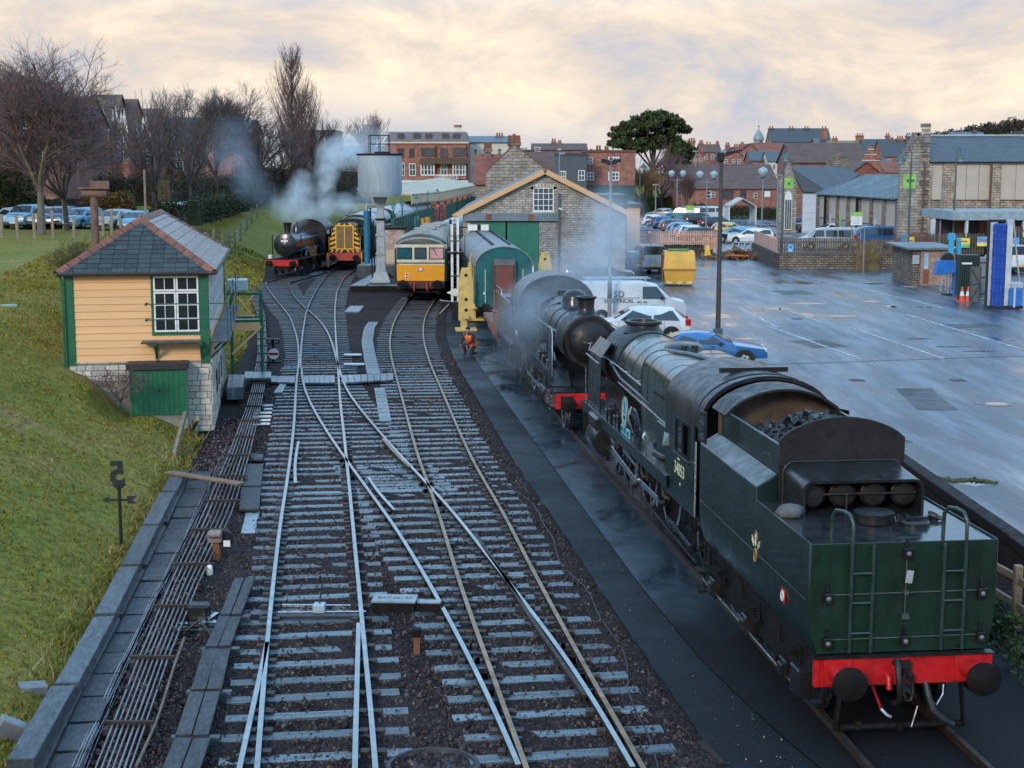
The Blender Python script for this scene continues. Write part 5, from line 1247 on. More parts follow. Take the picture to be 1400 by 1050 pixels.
for k in range(5):
 wr.tube([p+Vector((rs.uniform(-.02,.02)+k*.045,0,rs.uniform(-.02,.02)))for p in pxline([(97,1050),(160,915),(216,800),(262,710),(285,660),(310,610)],.12,24)],.006,4)
tag(wr.build('signal_wires',m_rail_,None,0),'thin signal wires strung along the concrete trough','signal wires',None,'stuff')
def plank(name,a,b,wd,th,z,mat,label,cat,group=None,parent=None,j=.0):
 a,b=P(a[0],a[1],z),P(b[0],b[1],z);c=(a+b)/2;d=b-a
 rz=math.atan2(d.y,d.x);mb=MB().box((0,0,-th/2),(d.length,wd,th));o=mb.build(name,mat,None,0,.012)
 o.location=c;o.rotation_euler=(rs.uniform(-j,j),rs.uniform(-j,j),rz)
 return tag(o,label,cat,group)
bk=[((28,1037),(86,937)),((91,933),(142,842)),((143,838),(176,774)),((178,770),(205,719)),((206,715),(228,674)),((231,670),(246,643))]
where=['nearest the loose concrete slabs at the bank foot','second from the loose concrete slabs','below the black speed marker post','just beyond the black speed marker post','short of the loose brown plank','next to the loose brown plank']
for(a,b),wh in zip(bk,where):plank('timber_baulk',a,b,.34,.36,.36,m_plank,'heavy wet timber baulk edging the bank, '+wh,'timber baulk','timber baulks along the foot of the bank',None,.012)
for(a,b),wh in zip([((52,1050),(104,945)),((107,938),(158,846)),((160,840),(192,778)),((195,772),(222,718)),((224,712),(248,664))],('nearest the bridge','second along','third along','fourth along','farthest and shortest')):plank('edging_plank',a,b,.16,.2,.2,m_plankd,'narrow dark plank at the foot of the timber baulks, '+wh,'edging plank','planks at the foot of the baulks',None,.01)
# concrete cable trough with separate lids
tr=E('cable_trough','line of concrete trough lids between the baulks and the rods','cable trough',P(88,1045,0));to=Vector(tr.location)
tp=pxline([(76,1072),(88,1045),(148,900),(203,800),(250,712),(276,645)],.10,400);acc=0;last=tp[0];first=None
for i in range(1,400):
 if(tp[i]-last).length>.98:
  d=tp[i]-last;c=(tp[i]+last)/2-to
  if first is None:first=MB().box((0,0,-.03),(.93,.50,.09)).build('trough_lid',m_plankd,tr,0,.012);o=first
  else:o=kid(first,'trough_lid',tr)
  o.location=c+Vector((0,0,rs.uniform(-.015,.015)));o.rotation_euler=(rs.uniform(-.02,.02),rs.uniform(-.01,.01),math.atan2(d.y,d.x)+rs.uniform(-.015,.015));last=tp[i]
  # boardwalk of paired planks
bw=E('boardwalk','dark two plank boardwalk on low bearers next to the bright rails','boardwalk',P(250,1048,0));bo=Vector(bw.location)
segs=[((206,1085),(238,1008),(262,1085),(288,1008)),((239,1004),(259,945),(285,1004),(301,945)),((260,942),(279,886),(303,942),(314,886)),((280,883),(299,842),(315,883),(329,842)),((300,840),(320,789),(330,840),(349,789))]
for a,b,c,d in segs:
 A,B_,C_,D_=(P(q[0],q[1],.22)-bo for q in(a,b,c,d))
 for f in(.25,.76):
  p,q=A.lerp(C_,f),B_.lerp(D_,f);wd=(C_-A).length*.47;dd=q-p
  o=MB().box((0,0,-.03),(dd.length*.985,wd,.06)).build('plank',m_plankd,bw,0,.006);o.location=(p+q)/2;o.rotation_euler=(rs.uniform(-.012,.012),rs.uniform(-.008,.008),math.atan2(dd.y,dd.x))
 MB().beam(A.lerp(B_,.04)+Vector((-.06,0,-.11)),C_.lerp(D_,.04)+Vector((.14,0,-.11)),.12,.12).build('bearer',m_rustp if 0 else m_plank,bw,0)
pv=E('boardwalk','short flat grey board panel beyond the boardwalk near the rods','boardwalk',P(342,665,0));po=Vector(pv.location)
for(a,b,c,d)in(((334,634),(360,634),(330,664),(357,664)),((330,666),(357,666),(327,696),(354,696)),((335,619),(360,621),(333,628),(359,628))):
 vs=[P(q[0],q[1],.16)-po for q in(a,b,d,c)];MB().loft([[v for v in vs],[v-Vector((0,0,.05))for v in vs]]).build('board',m_plankd,pv,0)
o=plank('loose_plank',(229,644),(330,660),.24,.06,.42,M('brown_plank',(.19,.105,.06),.5,0,.3,3,.3,20),'brown weathered plank laid across the rods from the grass','plank')
plank('pale_slab',(339,728),(346,698),.30,.05,.07,M('pale_slab',(.22,.26,.30),.35),'small pale wet slab lying between the rods and bright rails','slab')
fl_=E('white_slatted_panel','white painted slats set like a ladder near the signal box steps','slatted panel',P(357,567,0));fo=Vector(fl_.location)
for k in range(6):
 y=555+k*5;a,b=P(349-k*.8,y,.14)-fo,P(373-k*.8,y-1,.14)-fo;MB().beam(a,b,.16,.04).build('slat',m_white,fl_,0)
m_bluep=M('wet_deck',(.13,.17,.20),.26,0,.3,3,.2,20,(.05,.06,.07),.6,.12,.3)
def deck(name,quad,z,n,label,cat,th=.06):
 r_=E(name,label,cat,P(quad[0][0],quad[0][1],0));oo=Vector(r_.location);A,B_,C_,D_=(P(q[0],q[1],z)-oo for q in quad)
 for k in range(n):
  f0,f1_=k/n+.004,(k+1)/n-.006;vs=[A.lerp(B_,f0),A.lerp(B_,f1_),D_.lerp(C_,f1_),D_.lerp(C_,f0)]
  dz=Vector((0,0,rs.uniform(-.008,.008)));MB().loft([[v+dz for v in vs],[v+dz-Vector((0,0,th))for v in vs]]).build('plank',m_bluep,r_,0)
 return r_
deck('foot_crossing',((370,522),(403,523),(404,515),(371,514)),.17,4,'foot crossing boards beside the disc signal, outside the bright rail','foot crossing')
deck('foot_crossing',((416,523),(458,523),(458,513),(415,513)),.17,6,'foot crossing boards between the two bright rails','foot crossing')
deck('foot_crossing',((467,523),(538,519),(538,510),(466,513)),.17,8,'foot crossing boards between bright rails and the yard line','foot crossing')
deck('staging',((310,530),(332,529),(335,512),(313,512)),.55,4,'wet plank staging beside the stone wall of the signal box','staging',.4)
deck('staging',((333,517),(371,516),(371,508),(335,508)),.40,3,'wet plank staging bridging the rods near the disc signal','staging')
deck('staging',((374,537),(386,536),(392,524),(384,523)),.12,2,'two short wet planks angled off the foot crossing','staging')
# blue grey trough lids near the yard line
t_2=E('cable_trough','pale trough lids running away beside the yard line','cable trough',P(508,510,0));o2=Vector(t_2.location)
for pts,z in(([(511,511),(506,490),(502,466),(505,448),(512,438)],.10),([(527,576),(523,553),(518,528)],.08)):
 tp=pxline(pts,z,200);last=tp[0]
 for i in range(1,200):
  if(tp[i]-last).length>.75:
   d=tp[i]-last;o=MB().box((0,0,-.03),(.72,.5 if pts[0][0]<520 else .36,.07)).build('trough_lid',m_bluep,t_2,0);o.location=(tp[i]+last)/2-o2;o.rotation_euler=(0,0,math.atan2(d.y,d.x));last=tp[i]
for a,b,lab in(((470,484),(494,484),'upper pale board bridging the rails near the trough lids'),((470,497),(498,497),'lower pale board bridging the rails near the foot crossing')):plank('pale_board',a,b,.3,.06,.17,m_white,lab,'board')
plank('pale_slab',(481,426),(488,418),.8,.1,.12,m_bluep,'pale slab lying on the ballast short of the water tower','slab')
plank('pale_slab',(428,375),(436,371),.6,.1,.12,m_bluep,'pale slab by the shunter road near the black engine','slab')
# ---------------------------------------------- signs, ground signals, cabinets
q=PB(166,748)
sp=E('speed_sign','black cut-out speed sign with arrow on a post, seen from behind','sign',(q.x,q.y,q.z-.05))
m_sign=M('sign_black',(.014,.014,.017),.5)
s_=26.6/2022
Zt=(748-615)*s_
MB().cyl((0,0,0),(0,0,Zt-.42),.036,n=8).build('post',m_sign,sp,40)
text_mesh('numeral','5',.66,m_sign,sp,face_mx((-.03,.0,Zt-.20),(0,1,0)),.012,bold=.024)
MB().pris([(-.17,Zt-.40),(.17,Zt-.40),(.12,Zt-.44),(.05,Zt-.50),(-.05,Zt-.50),(-.12,Zt-.44)],1,-.015,.015).build('cap',m_sign,sp,0)
za=(748-670)*s_
MB().pris([(-.36,za),(-.19,za+.075),(-.22,za+.024),(.16,za+.024),(.15,za+.075),(.36,za+.075),(.25,za),(.36,za-.075),(.15,za-.075),(.16,za-.024),(-.22,za-.024),(-.19,za-.075)],1,-.012,.012).build('arrow',m_sign,sp,0)
q=P(374,498)
ds=E('disc_signal','white ground disc signal with red bar and twin lamp box','ground signal',(q.x,q.y,0))
MB().cyl((0,0,0),(0,0,1.0),.05,n=8).b2(-.3,.3,-.1,.1,.0,.12).build('post',m_under,ds,30)
MB().lathe([(.01,-.06),(.21,-.06),(.21,-.03),(.01,-.03)],(0.02,0,.42),1,20).build('disc',m_white,ds,30)
MB().b2(-.17,.21,-.075,-.06,.37,.47).build('disc_bar',m_red,ds,0)
MB().b2(-.26,-.02,-.1,.12,.80,1.02).b2(.02,.26,-.1,.12,.80,1.02).build('lamp_box',m_blk,ds,0,.02)
for x in(-.14,.14):MB().b2(x-.08,x+.08,-.11,-.1,.84,.98).build('lamp_face',M('dim_glass',(.12,.11,.10),.2),ds,0)
q=P(297,768)
pm=E('ground_frame','rusty crank bracket with black lever on a short post by the rods','crank bracket',(q.x,q.y,0))
MB().b2(-.07,.07,-.07,.07,0,.42).build('post',m_rustp,pm,0,.01);MB().b2(-.16,.12,-.12,.12,.40,.62).cyl((-.14,-.15,.58),(.12,-.15,.58),.06,n=10).build('casting',M('weathered_iron',(.22,.17,.15),.6,0,.4,5,.4,25),pm,30,.02)
MB().lathe([(.02,-.03),(.16,-.03),(.16,.03),(.02,.03)],(.16,0,.48),1,14).build('cam',m_blk,pm,30);MB().b2(.15,.28,-.1,-.08,.33,.45).build('tag_plate',m_white,pm,0)
q=P(287,790);tag(MB().lathe([(.05,0),(.06,.02),(.06,.2),(.04,.24),(.02,.25)],q,2,10).build('white_bottle',m_white,None,40),'white plastic bottle standing beside the rusty crank bracket','bottle')
q=P(272,862)
pt=E('point_machine','black point machine with cranks wedged between rods and boardwalk','point machine',(q.x,q.y,0))
MB().b2(-.35,.35,-.3,.3,0,.1).build('base_plate',m_tank,pt,0);MB().b2(-.2,.15,.0,.3,.1,.42).build('casing',m_blk,pt,0,.04);MB().beam((-.3,-.15,.15),(.4,-.05,.15),.1,.05).beam((.1,-.3,.18),(.25,.3,.2),.08,.05).cyl((.1,-.1,.1),(.1,-.1,.25),.09,n=10).build('crank',m_steel,pt,0)
MB().tube([(.35,-.6,.1),(.1,-.4,.3),(-.1,-.5,.15)],.03,6).build('cable',m_rub_,pt,40)
q=P(440,846);fp=E('point_stretcher','black point stretcher bars with a small white box between the bright rails','point stretcher',(q.x,q.y,0))
MB().beam((-.75,0,.1),(.75,.05,.1),.06,.04).beam((-.75,.45,.1),(.75,.4,.1),.06,.04).build('stretcher_bar',m_steel,fp,0);MB().b2(-.15,.05,-.02,.2,.1,.24).build('detector_box',M('pale_box',(.35,.42,.46),.4),fp,0,.01);MB().b2(-.75,.7,-.25,-.08,.05,.12).build('cover_board',m_plankd,fp,0);MB().tube([(-.05,.1,.2),(-.02,.15,.5),(.0,.3,.6)],.015,5).build('cable',m_rub_,fp,40)
q=P(540,838);bb_=E('lineside_cabinet','low steel lineside box with pale lettered lid between the tracks','lineside box',(q.x,q.y,0),-.05)
MB().b2(-.36,.36,-.2,.2,0,.24).build('body',m_under,bb_,0,.01);MB().b2(-.38,.38,-.22,.22,.24,.27).build('lid',M('lid_pale',(.22,.26,.29),.4),bb_,0);text_mesh('lid_lettering','BAT 00130',.13,m_sign,bb_,face_mx((0,0,.272),(0,0,1),(0,1,0)),.001);MB().b2(.42,.85,-.1,.12,0,.2).build('junction_box',m_under,bb_,0,.02);MB().b2(.42,.8,-.08,.1,.2,.22).build('junction_lid',M('lid_pale',(.22,.26,.29)),bb_,0)
q=P(570,898);so=E('short_marker_post','short rusty marker post standing in ballast between tracks','marker post',(q.x,q.y,0));MB().b2(-.05,.05,-.05,.05,0,.42).build('post',m_rustp,so,0);MB().b2(-.07,.07,-.08,.06,.34,.47).build('head',m_under,so,0,.01)
q=P(592,1055);tag(MB().lathe([(.52,0),(.60,.02),(.60,.09),(.54,.10),(.52,.04),(.02,.05)],(q.x,q.y,0),2,28).build('drain_cover',m_plankd,None,30),'round ribbed drain cover in the ballast at the bridge foot','drain cover')
q=P(948,1032,.02);gr=E('drain_grate','iron drain grate set in the tarmac near the green tender','drain grate',(q.x,q.y,0),.2)
MB().b2(-.33,.33,-.4,.4,.0,.024).build('grate_frame',m_under,gr,0)
for k in range(15):MB().b2(-.30,.30,-.37+k*.052,-.345+k*.052,.024,.045).build('grate_bar',m_rust,gr,0)
# cable along the cess
cbl=pxline([(590,440),(598,470),(600,500),(625,545),(640,600),(690,660),(735,705),(770,760),(800,805),(835,880),(870,960),(905,1040),(925,1090)],.05,120)
cbl=[p+Vector((.10*math.sin(i*.31)+.05*math.sin(i*.83),0,0))for i,p in enumerate(cbl)]
tag(MB().tube(cbl,.022,6).build('black_hose',m_rub_,None,60),'long black hose snaking along the tarmac beside the yard line','hose')
# loose things at the corner of the bank
for k,(a,b,hh,lab)in enumerate(((14,1010,.5,'grey concrete slab leaning at the foot of the bank'),(44,952,.34,'small concrete block with a hollow beside the leaning slab'))):
 q=PB(a,b);tag(MB().box((0,0,.02),(.55-k*.15,.16+k*.1,hh),Matrix.Rotation(R(38-30*k),3,'Y')@Matrix.Rotation(R(30),3,'Z')).build('concrete_block',m_conc,None,0,.015,q),lab,'concrete block')
q=PB(12,420);tag(MB().box((0,0,.05),(.5,.22,.08),Matrix.Rotation(R(35),3,'Z')).build('litter_sheet',M('pale_litter',(.35,.42,.42),.5),None,0,0,q),'pale crumpled sheet of litter on the grass','litter')
# dead-wood edging near the box
for k,(a,b,c,d)in enumerate(((238,628,253,566),(262,590,270,572))):
 A,B_=PB(a,b),P(c,d,.7);tag(MB().beam(A+Vector((0,0,.1)),B_,.09,.16).build('edging_board',M('weathered_board',(.24,.18,.12),.7,0,.3,3),None,0),('long','short')[k]+' weathered edging board by the corner of the signal box','edging board')
 # ================================================================ shed, station, water tower
m_shed=brickmat('shed_stone',(.42,.385,.335),(.30,.275,.24),(.20,.18,.16),.36,.14,.02,.85,bump=.7,var=.3)
m_shedlo=brickmat('shed_stone_grey',(.34,.325,.305),(.25,.24,.225),(.17,.16,.15),.36,.14,.02,.85,bump=.7,var=.3)
m_rslate=M('roof_slate',(.045,.052,.062),.4,0,.3,1.2,.25,9,(.08,.075,.06),.4,.15,0,(1,1,4))
m_barge=M('cream_barge',(.60,.36,.18),.5,0,.08,1.5)
m_shedgreen=M('shed_door_green',(.020,.17,.115),.45,0,.15,1.5,.05,20,(.03,.10,.08),.4)
m_lintel=M('lintel_steel',(.14,.19,.23),.45,.2,.2,1.5,.05,20,(.25,.08,.03),.25)
SY_=89.0
sx0,sx1,sxm=XP(633,SY_,4),XP(855,SY_,4),XP(745,SY_,7)
shd=E('goods_shed','stone engine shed with cream bargeboards, arched window and tall green doors','shed',((sx0+sx1)/2,SY_,0))
hx=(sx1-sx0)/2;ap_=sxm-(sx0+sx1)/2;zE,zA=5.05,7.45
dx0,dx1=XP(643,SY_,2.5)-(sx0+sx1)/2,XP(737,SY_,2.5)-(sx0+sx1)/2;dzt=4.55
mb=MB().b2(-hx,dx0,0,.6,0,zE);mb.b2(dx1,hx,0,.6,0,zE);mb.b2(dx0,dx1,0,.6,dzt,zE)
mb.build('front_wall',m_shed,shd,0)
gab=[(-hx,zE),(hx,zE),(ap_,zA)]
# gable with an arched window hole filled by the window set 1 cm proud
MB().pris(gab,1,.0,.6).build('gable',m_shed,shd,0)
MB().b2(dx1+.4,hx-.01,-.05,.0,zE-.35,zE-.2).build('string_course',m_shedlo,shd,0)
MB().b2(dx1+.02,hx-.012,-.02,-.001,.05,zE-.35).build('rendered_stone',m_shedlo,shd,0)
mb=MB().b2(hx-.5,hx,.6,26,0,zE).b2(-hx,-hx+.5,.6,26,0,zE);mb.build('side_wall',m_shed,shd,0)
MB().pris([(-hx,0),(hx,0),(hx,zE),(ap_,zA),(-hx,zE)],1,25.5,26).build('rear_wall',m_shed,shd,0)
def slab(root,a,b,y0,y1,th,mat,name='roof'):
 a,b=Vector((a[0],0,a[1])),Vector((b[0],0,b[1]));d=(b-a).normalized();n=Vector((-d.z,0,d.x));n=n if n.z>0 else-n
 ps=[a,b,b+n*th,a+n*th];return MB().loft([[(p.x,y,p.z)for p in ps]for y in(y0,y1)]).build(name,mat,root,0)
sl_=(zA-zE)/(hx-ap_)
slab(shd,(hx+.55,zE-.55*sl_+.02),(ap_-.0,zA+.02),-.3,26.3,.14,m_rslate);slab(shd,(-hx-.45,zE-.45*(zA-zE)/(hx+ap_)+.02),(ap_+.0,zA+.025),-.3,26.3,.14,m_rslate)
for a,b in(((hx+.6,zE-.6*sl_-.13),(ap_,zA-.12)),((-hx-.5,zE-.5*(zA-zE)/(hx+ap_)-.13),(ap_,zA-.11))):slab(shd,a,b,-.38,-.30,.30,m_barge,'bargeboard')
# window
wx=XP(743,SY_,6)-(sx0+sx1)/2;ww=.62;wz0,wz1=ZP(289,SY_),ZP(256,SY_)
for k in range(11):
 a=math.pi*k/10;x=wx-.72*math.cos(a);z=wz1-.15+.2*math.sin(a);MB().box((x,-.04,z+.06),(.16,.1,.22),Matrix.Rotation(-(a-math.pi/2)*.35,3,'Y')).build('voussoir',m_stone,shd,0)
sash(shd,wx-ww,wx+ww,wz0,wz1-.02,4,4,-.02,glass=m_glassb,fr=.06,bar=.035)
MB().b2(wx-ww-.1,wx+ww+.1,-.12,.0,wz0-.14,wz0).build('window_sill',m_stone,shd,0)
# door leaves, lintel
lm=MB().b2(dx0-.35,dx1+1.15,-.22,-.005,ZP(302,SY_),ZP(291,SY_)).build('lintel',m_lintel,shd,0,.01)
for x in(dx0+1.1,dx1-.5):MB().b2(x-.15,x+.2,-.226,-.22,ZP(301,SY_),ZP(293,SY_)).build('rust_patch',m_rustp,lm,0)
xm_=(dx0+dx1)/2+.1
for a,b in((dx0+.02,xm_-.05),(xm_+.05,dx1-.02)):
 n=int((b-a)/.17)
 lf=MB().b2(a,b,.05,.12,.15,dzt-.03).build('door_leaf',m_shedgreen,shd,0)
 for k in range(n):x=a+(b-a)*k/n;MB().b2(x+.008,x+(b-a)/n-.008,.02,.05,.15,dzt-.05).build('door_board',m_shedgreen,lf,0)
MB().b2(-.9,1.6,.1,22,0.2,.25).build('floor_slab',m_conc,shd,0)
# shed drainpipes, lamp
for px,zt in((764,6.2),(870,4.6)):
 x=XP(px,SY_-.2,3)-(sx0+sx1)/2
 if abs(x)<hx:MB().tube([(x,-.12,.3),(x,-.12,zt)],.07,8).build('downpipe',M('pipe_grey',(.10,.12,.13)),shd,40)
MB().tube([(XP(764,SY_,5)-(sx0+sx1)/2,-.2,5.3),(XP(768,SY_,5)-(sx0+sx1)/2,-.7,5.25)],.06,6).build('lamp_bracket',m_white,shd,40)
# cream canopy end beyond the shed
cx0=Q(857,283,118);cx1=Q(875,298,118)
cn=E('store_canopy','cream boarded canopy end with dark felt roof beside the shed','canopy',(cx0.x,118,0))
MB().b2(0,cx1.x-cx0.x,0,10,.55,cx0.z).build('canopy_box',m_barge,cn,0);MB().b2(-3,cx1.x-cx0.x+.2,-.2,12,cx0.z,cx0.z+.25).b2(-4,cx1.x-cx0.x-.8,3,14,cx0.z+.25,cx0.z+.9).build('canopy_roof',M('felt_green',(.03,.055,.05),.5),cn,0)
for k in range(3):MB().b2(.02+k*.34,.34+k*.34,-.03,.0,.6,cx0.z-.03).build('board',m_barge,cn,0)
# ---- yellow lifting jacks
def jack(x,y,h,rz,lab):
 j=E('lifting_jack',lab,'jack',(x,y,0),rz,'yellow lifting jacks by the shed')
 m_j=M('jack_yellow',(.62,.42,.13),.55,0,.25,2,.1,20,(.25,.16,.07),.5)
 MB().pris([(-.36,.5),(.36,.5),(.36,h-.7),(.20,h),(-.20,h),(-.36,h-.7)],1,-.06,.06).build('side_plate',m_j,j,0,.01)
 MB().pris([(-.30,.5),(.30,.5),(.30,h-.7),(.16,h-.05),(-.16,h-.05),(-.30,h-.7)],1,.30,.38).build('side_plate',m_j,j,0,.01)
 MB().cyl((0,.15,.5),(0,.15,h-.1),.07,n=10).build('screw',m_steel,j,40)
 MB().b2(-.25,.05,-.07,.38,.1,.5).b2(-.5,.5,-.3,.6,.0,.12).b2(-.12,.12,-.4,.0,.6,.75).build('base',m_j,j,0,.01)
 for z in(h-.35,h-1.5,1.0):MB().cyl((0,-.075,z),(0,-.06,z),.08,n=10).build('hole_plate',m_blk,j,30)
 MB().lathe([(.04,-.1),(.2,-.1),(.2,.0),(.04,.0)],(.22,0,1.2),1,14).build('hand_wheel',m_j,j,30)
jack(XP(637,70,2),70,ZP(366,70),.1,'yellow lifting jack nearest the white signal post')
jack(XP(649,75,2),75,ZP(347,75),.0,'yellow lifting jack tight against the teal coach side by the shed door')
jack(XP(745,78,2),78,ZP(345,78),.0,'yellow lifting jack on the wall side of the teal coach')
# ---- white signal seen from behind
SGY=76.;sgx=XP(625,SGY,3)
sg=E('semaphore_signal','white twin post semaphore signal with ladder, cage and white arm','signal',(sgx,SGY,0))
pz=lambda py:ZP(py,SGY)
MB().b2(-.28,.28,-.28,.28,0,pz(412)).build('base',m_blk,sg,0,.02)
for x in(-.26,.04):MB().b2(x-.06,x+.06,-.06,.06,pz(412),pz(299)).build('post',m_white,sg,0)
for k in range(22):z=pz(408)+k*.21;MB().b2(-.22,.0,-.03,-.0,z,z+.03).build('ladder_rung',m_blk,sg,0)
for z in(pz(330),pz(378)):MB().b2(-.34,.1,-.08,.08,z,z+.05).build('band',m_blk,sg,0)
MB().b2(-.5,.42,-.2,.3,pz(346),pz(344)).tube([(-.48,-.2,pz(345)),(-.48,-.2,pz(322)),(.4,-.2,pz(322)),(.4,-.2,pz(345))],.02,5).tube([(-.05,-.2,pz(345)),(-.05,-.2,pz(322))],.015,5).build('platform_cage',m_blk,sg,0)
arm_=MB().b2(.55,1.62,-.04,-.02,pz(315),pz(307)).build('signal_arm',m_white,sg,0);MB().b2(1.04,1.22,-.05,-.04,pz(315),pz(307)).build('arm_band',m_blk,arm_,0)
MB().b2(.04,.6,-.03,.0,pz(312),pz(310)).b2(-.40,-.26,-.1,.1,pz(306),pz(300)).build('arm_bracket',m_blk,sg,0)
MB().pris([(-.55,pz(400)),(-.1,pz(405)),(.35,pz(400)),(-.1,pz(394))],1,-.1,-.08).build('diamond_plate',m_white,sg,0)
MB().tube([(-.2,-.3,pz(412)),(-.9,-.5,1.0),(-.4,-.4,.8),(-.9,-.6,.3)],.015,5).build('cable',m_white,sg,40)
MB().cyl((.35,.1,0),(.35,.1,1.5),.22,n=12).build('relay_drum',m_under,sg,30)
# ---- water tower
WY=95.;wx_=XP(520,WY,5)
wt=E('water_tower','pale blue water tank on a riveted column with railed top','water tower',(wx_,WY,0))
m_tankb=M('tank_blue',(.36,.42,.47),.45,.1,.12,.8,.04,20,(.17,.22,.27),.5,.12,0,(1,1,.25))
m_col=M('column_grey',(.33,.36,.39),.5,.1,.2,1.2,.05,20,(.15,.16,.17),.5)
wz=lambda py:ZP(py,WY)
r_=1.40
MB().lathe([(.1,wz(268)),(r_-.12,wz(269)),(r_-.06,wz(265)),(r_,wz(262)),(r_,wz(213)),(r_+.05,wz(212.5)),(r_+.05,wz(210)),(.1,wz(209.5))],(0,0,0),2,40).build('tank',m_tankb,wt,35)
for k in range(10):
 a=R(18+k*36);MB().box((r_*math.cos(a),r_*math.sin(a),(wz(262)+wz(213))/2),(.012,.09,wz(213)-wz(262)),Matrix.Rotation(a,3,'Z')).build('seam_plate',m_tankb,wt,0)
MB().lathe([(r_+.055,wz(212.5)),(r_+.07,wz(211)),(r_+.055,wz(210))],(0,0,0),2,40,False).build('rim',m_under,wt,35)
MB().lathe([(.5,wz(210)),(.5,wz(207.5)),(.1,wz(207))],(.15,0,0),2,18).build('hatch',m_under,wt,35)
cg=MB()
for x in(-.62,.0,.62):
 for y in(-.5,.5):cg.tube([(x,y,wz(210)),(x,y,wz(185))],.025,5)
for z in(wz(185),wz(197)):cg.tube([(-.62,-.5,z),(.62,-.5,z),(.62,.5,z),(-.62,.5,z),(-.62,-.5,z)],.022,5)
cg.build('rail_cage',m_under,wt,40)
MB().loft([[(x*k,y*k,z)for x,y in((-1,-.6),(1,-.6),(1,.6),(-1,.6))]for k,z in((.40,.45),(.36,.9),(.29,1.5),(.26,3.5),(.22,wz(285)),(.42,wz(272)),(.5,wz(267)))]).build('column',m_col,wt,0,.02)
for z in(1.0,2.2,3.4,4.4):MB().b2(-.32,.32,-.22,.22,z,z+.12).build('column_collar',m_under if z==4.4 else m_col,wt,0)
MB().loft([[(x*k,y*k,z)for x,y in((-1,-.7),(1,-.7),(1,.7),(-1,.7))]for k,z in((.62,.40),(.60,.55),(.38,1.1))]).build('plinth',m_col,wt,0,.02)
MB().tube([(.2,0,wz(281)),(-.8,-.2,wz(280)),(-.86,-.2,wz(283)),(-.86,-.2,wz(290))],.10,10).build('swing_arm',m_col,wt,50)
bag=MB();m_bag=M('bag_blue',(.012,.13,.23),.5,0,.2,2,.2,12)
zt,zb=wz(288),wz(360)
bag.loft([[(-.86+.20*math.cos(t)*(1+.06*math.sin(k*2.1)),-.2+.2*math.sin(t),zt+(zb-zt)*k/12)for t in[2*math.pi*i/12 for i in range(12)]]for k in range(13)])
bag.build('leather_bag',m_bag,wt,50)
for k in(3,7):MB().lathe([(.215,zt+(zb-zt)*k/12),(.215,zt+(zb-zt)*k/12+.06)],(-.86,-.2,0),2,12,False).build('bag_band',m_bag,wt,30)
MB().tube([(-.62,-.1,wz(284)),(-.55,-.1,.5)],.05,6).tube([(-.45,0,wz(300)),(-.4,0,.5)],.04,6).build('valve_rod',m_under,wt,40)
# deck round the column
dq=lambda px,py:P(px,py,.42)
dk_=E('timber_deck','raised timber deck with boards at the foot of the water tower','deck',(0,0,0))
a,b=P(479,391,.42),P(576,393,.42)
MB().b2(a.x,b.x,a.y,a.y+7,0,.40).build('deck_base',m_under,dk_,0)
wdk=(P(500,391,.42).x-a.x)
n=22
for k in range(n):
 y=a.y+k*.56;xo=.02*k*1.1
 MB().b2(a.x+xo,a.x+wdk+xo,y,y+.53,.40,.44+rs.uniform(0,.01)).build('plank',m_bluep,dk_,0)
for k in range(8):MB().b2(a.x+wdk+.1+k*.42,a.x+wdk+.5+k*.42,a.y+.05,a.y+1.2,.40,.43).build('plank',m_plank,dk_,0)
# ---- the platform, fence, lamps and canopy
fence_a,fence_b=Vector((XP(536,132,1),132,0)),Vector((XP(655,255,1),255,0))
pa=[(-10.9,104),(-10.2,132),(-4.9,257)];pb_=[(-7.6,104),(-7.0,132),(-1.5,257)]
pl_=MB().loft([[(a[0],a[1],0),(b[0],b[1],0),(b[0],b[1],.92),(a[0],a[1],.92)]for a,b in zip(pa,pb_)]);tag(pl_.build('platform',m_path,None,0),kind='structure')
fe=E('platform_fence','long dark green panelled fence along the station platform','fence',fence_a);d=fence_b-fence_a;Lf=d.length;d.normalize();fang=math.atan2(d.y,d.x)
m_fen=M('fence_green',(.012,.085,.06),.5,0,.2,1.0)
nP=56;first=None;fpo=None
for k in range(nP):
 c=d*(Lf*(k+.5)/nP)
 if first is None:first=MB().box((0,0,2.05),(Lf/nP-.12,.05,2.2)).build('fence_panel',m_fen,fe,0);o=first;fpo=MB().box((0,0,2.05),(.12,.14,2.35)).build('fence_post',M('post_green',(.02,.13,.085)),fe,0);p=fpo
 else:o=kid(first,'fence_panel',fe);p=kid(fpo,'fence_post',fe)
 o.location=c;o.rotation_euler=(0,0,fang);p.location=d*(Lf*k/nP);p.rotation_euler=(0,0,fang)
MB().beam(Vector((0,-.06,1.02)),d*Lf+Vector((0,-.06,1.02)),.08,.2).build('base_board',m_under,fe,0)
MB().beam(Vector((0,-.05,3.22)),d*Lf+Vector((0,-.05,3.22)),.1,.06).build('top_rail',M('post_green',(.02,.13,.085)),fe,0)
tb_=E('information_board','green information board standing on the platform by the fence','board',(XP(640,140,2)*0+XP(567,150,2),150,.92));MB().b2(-.5,.5,0,.06,.9,2.1).build('panel',M('board_green',(.03,.12,.09)),tb_,0);MB().b2(-.38,.38,-.02,0,1.0,2.0).build('poster',M('poster_pale',(.35,.42,.38)),tb_,0);MB().b2(-.48,-.42,0,.06,0,.9).b2(.42,.48,0,.06,0,.9).build('board_legs',m_fen,tb_,0)
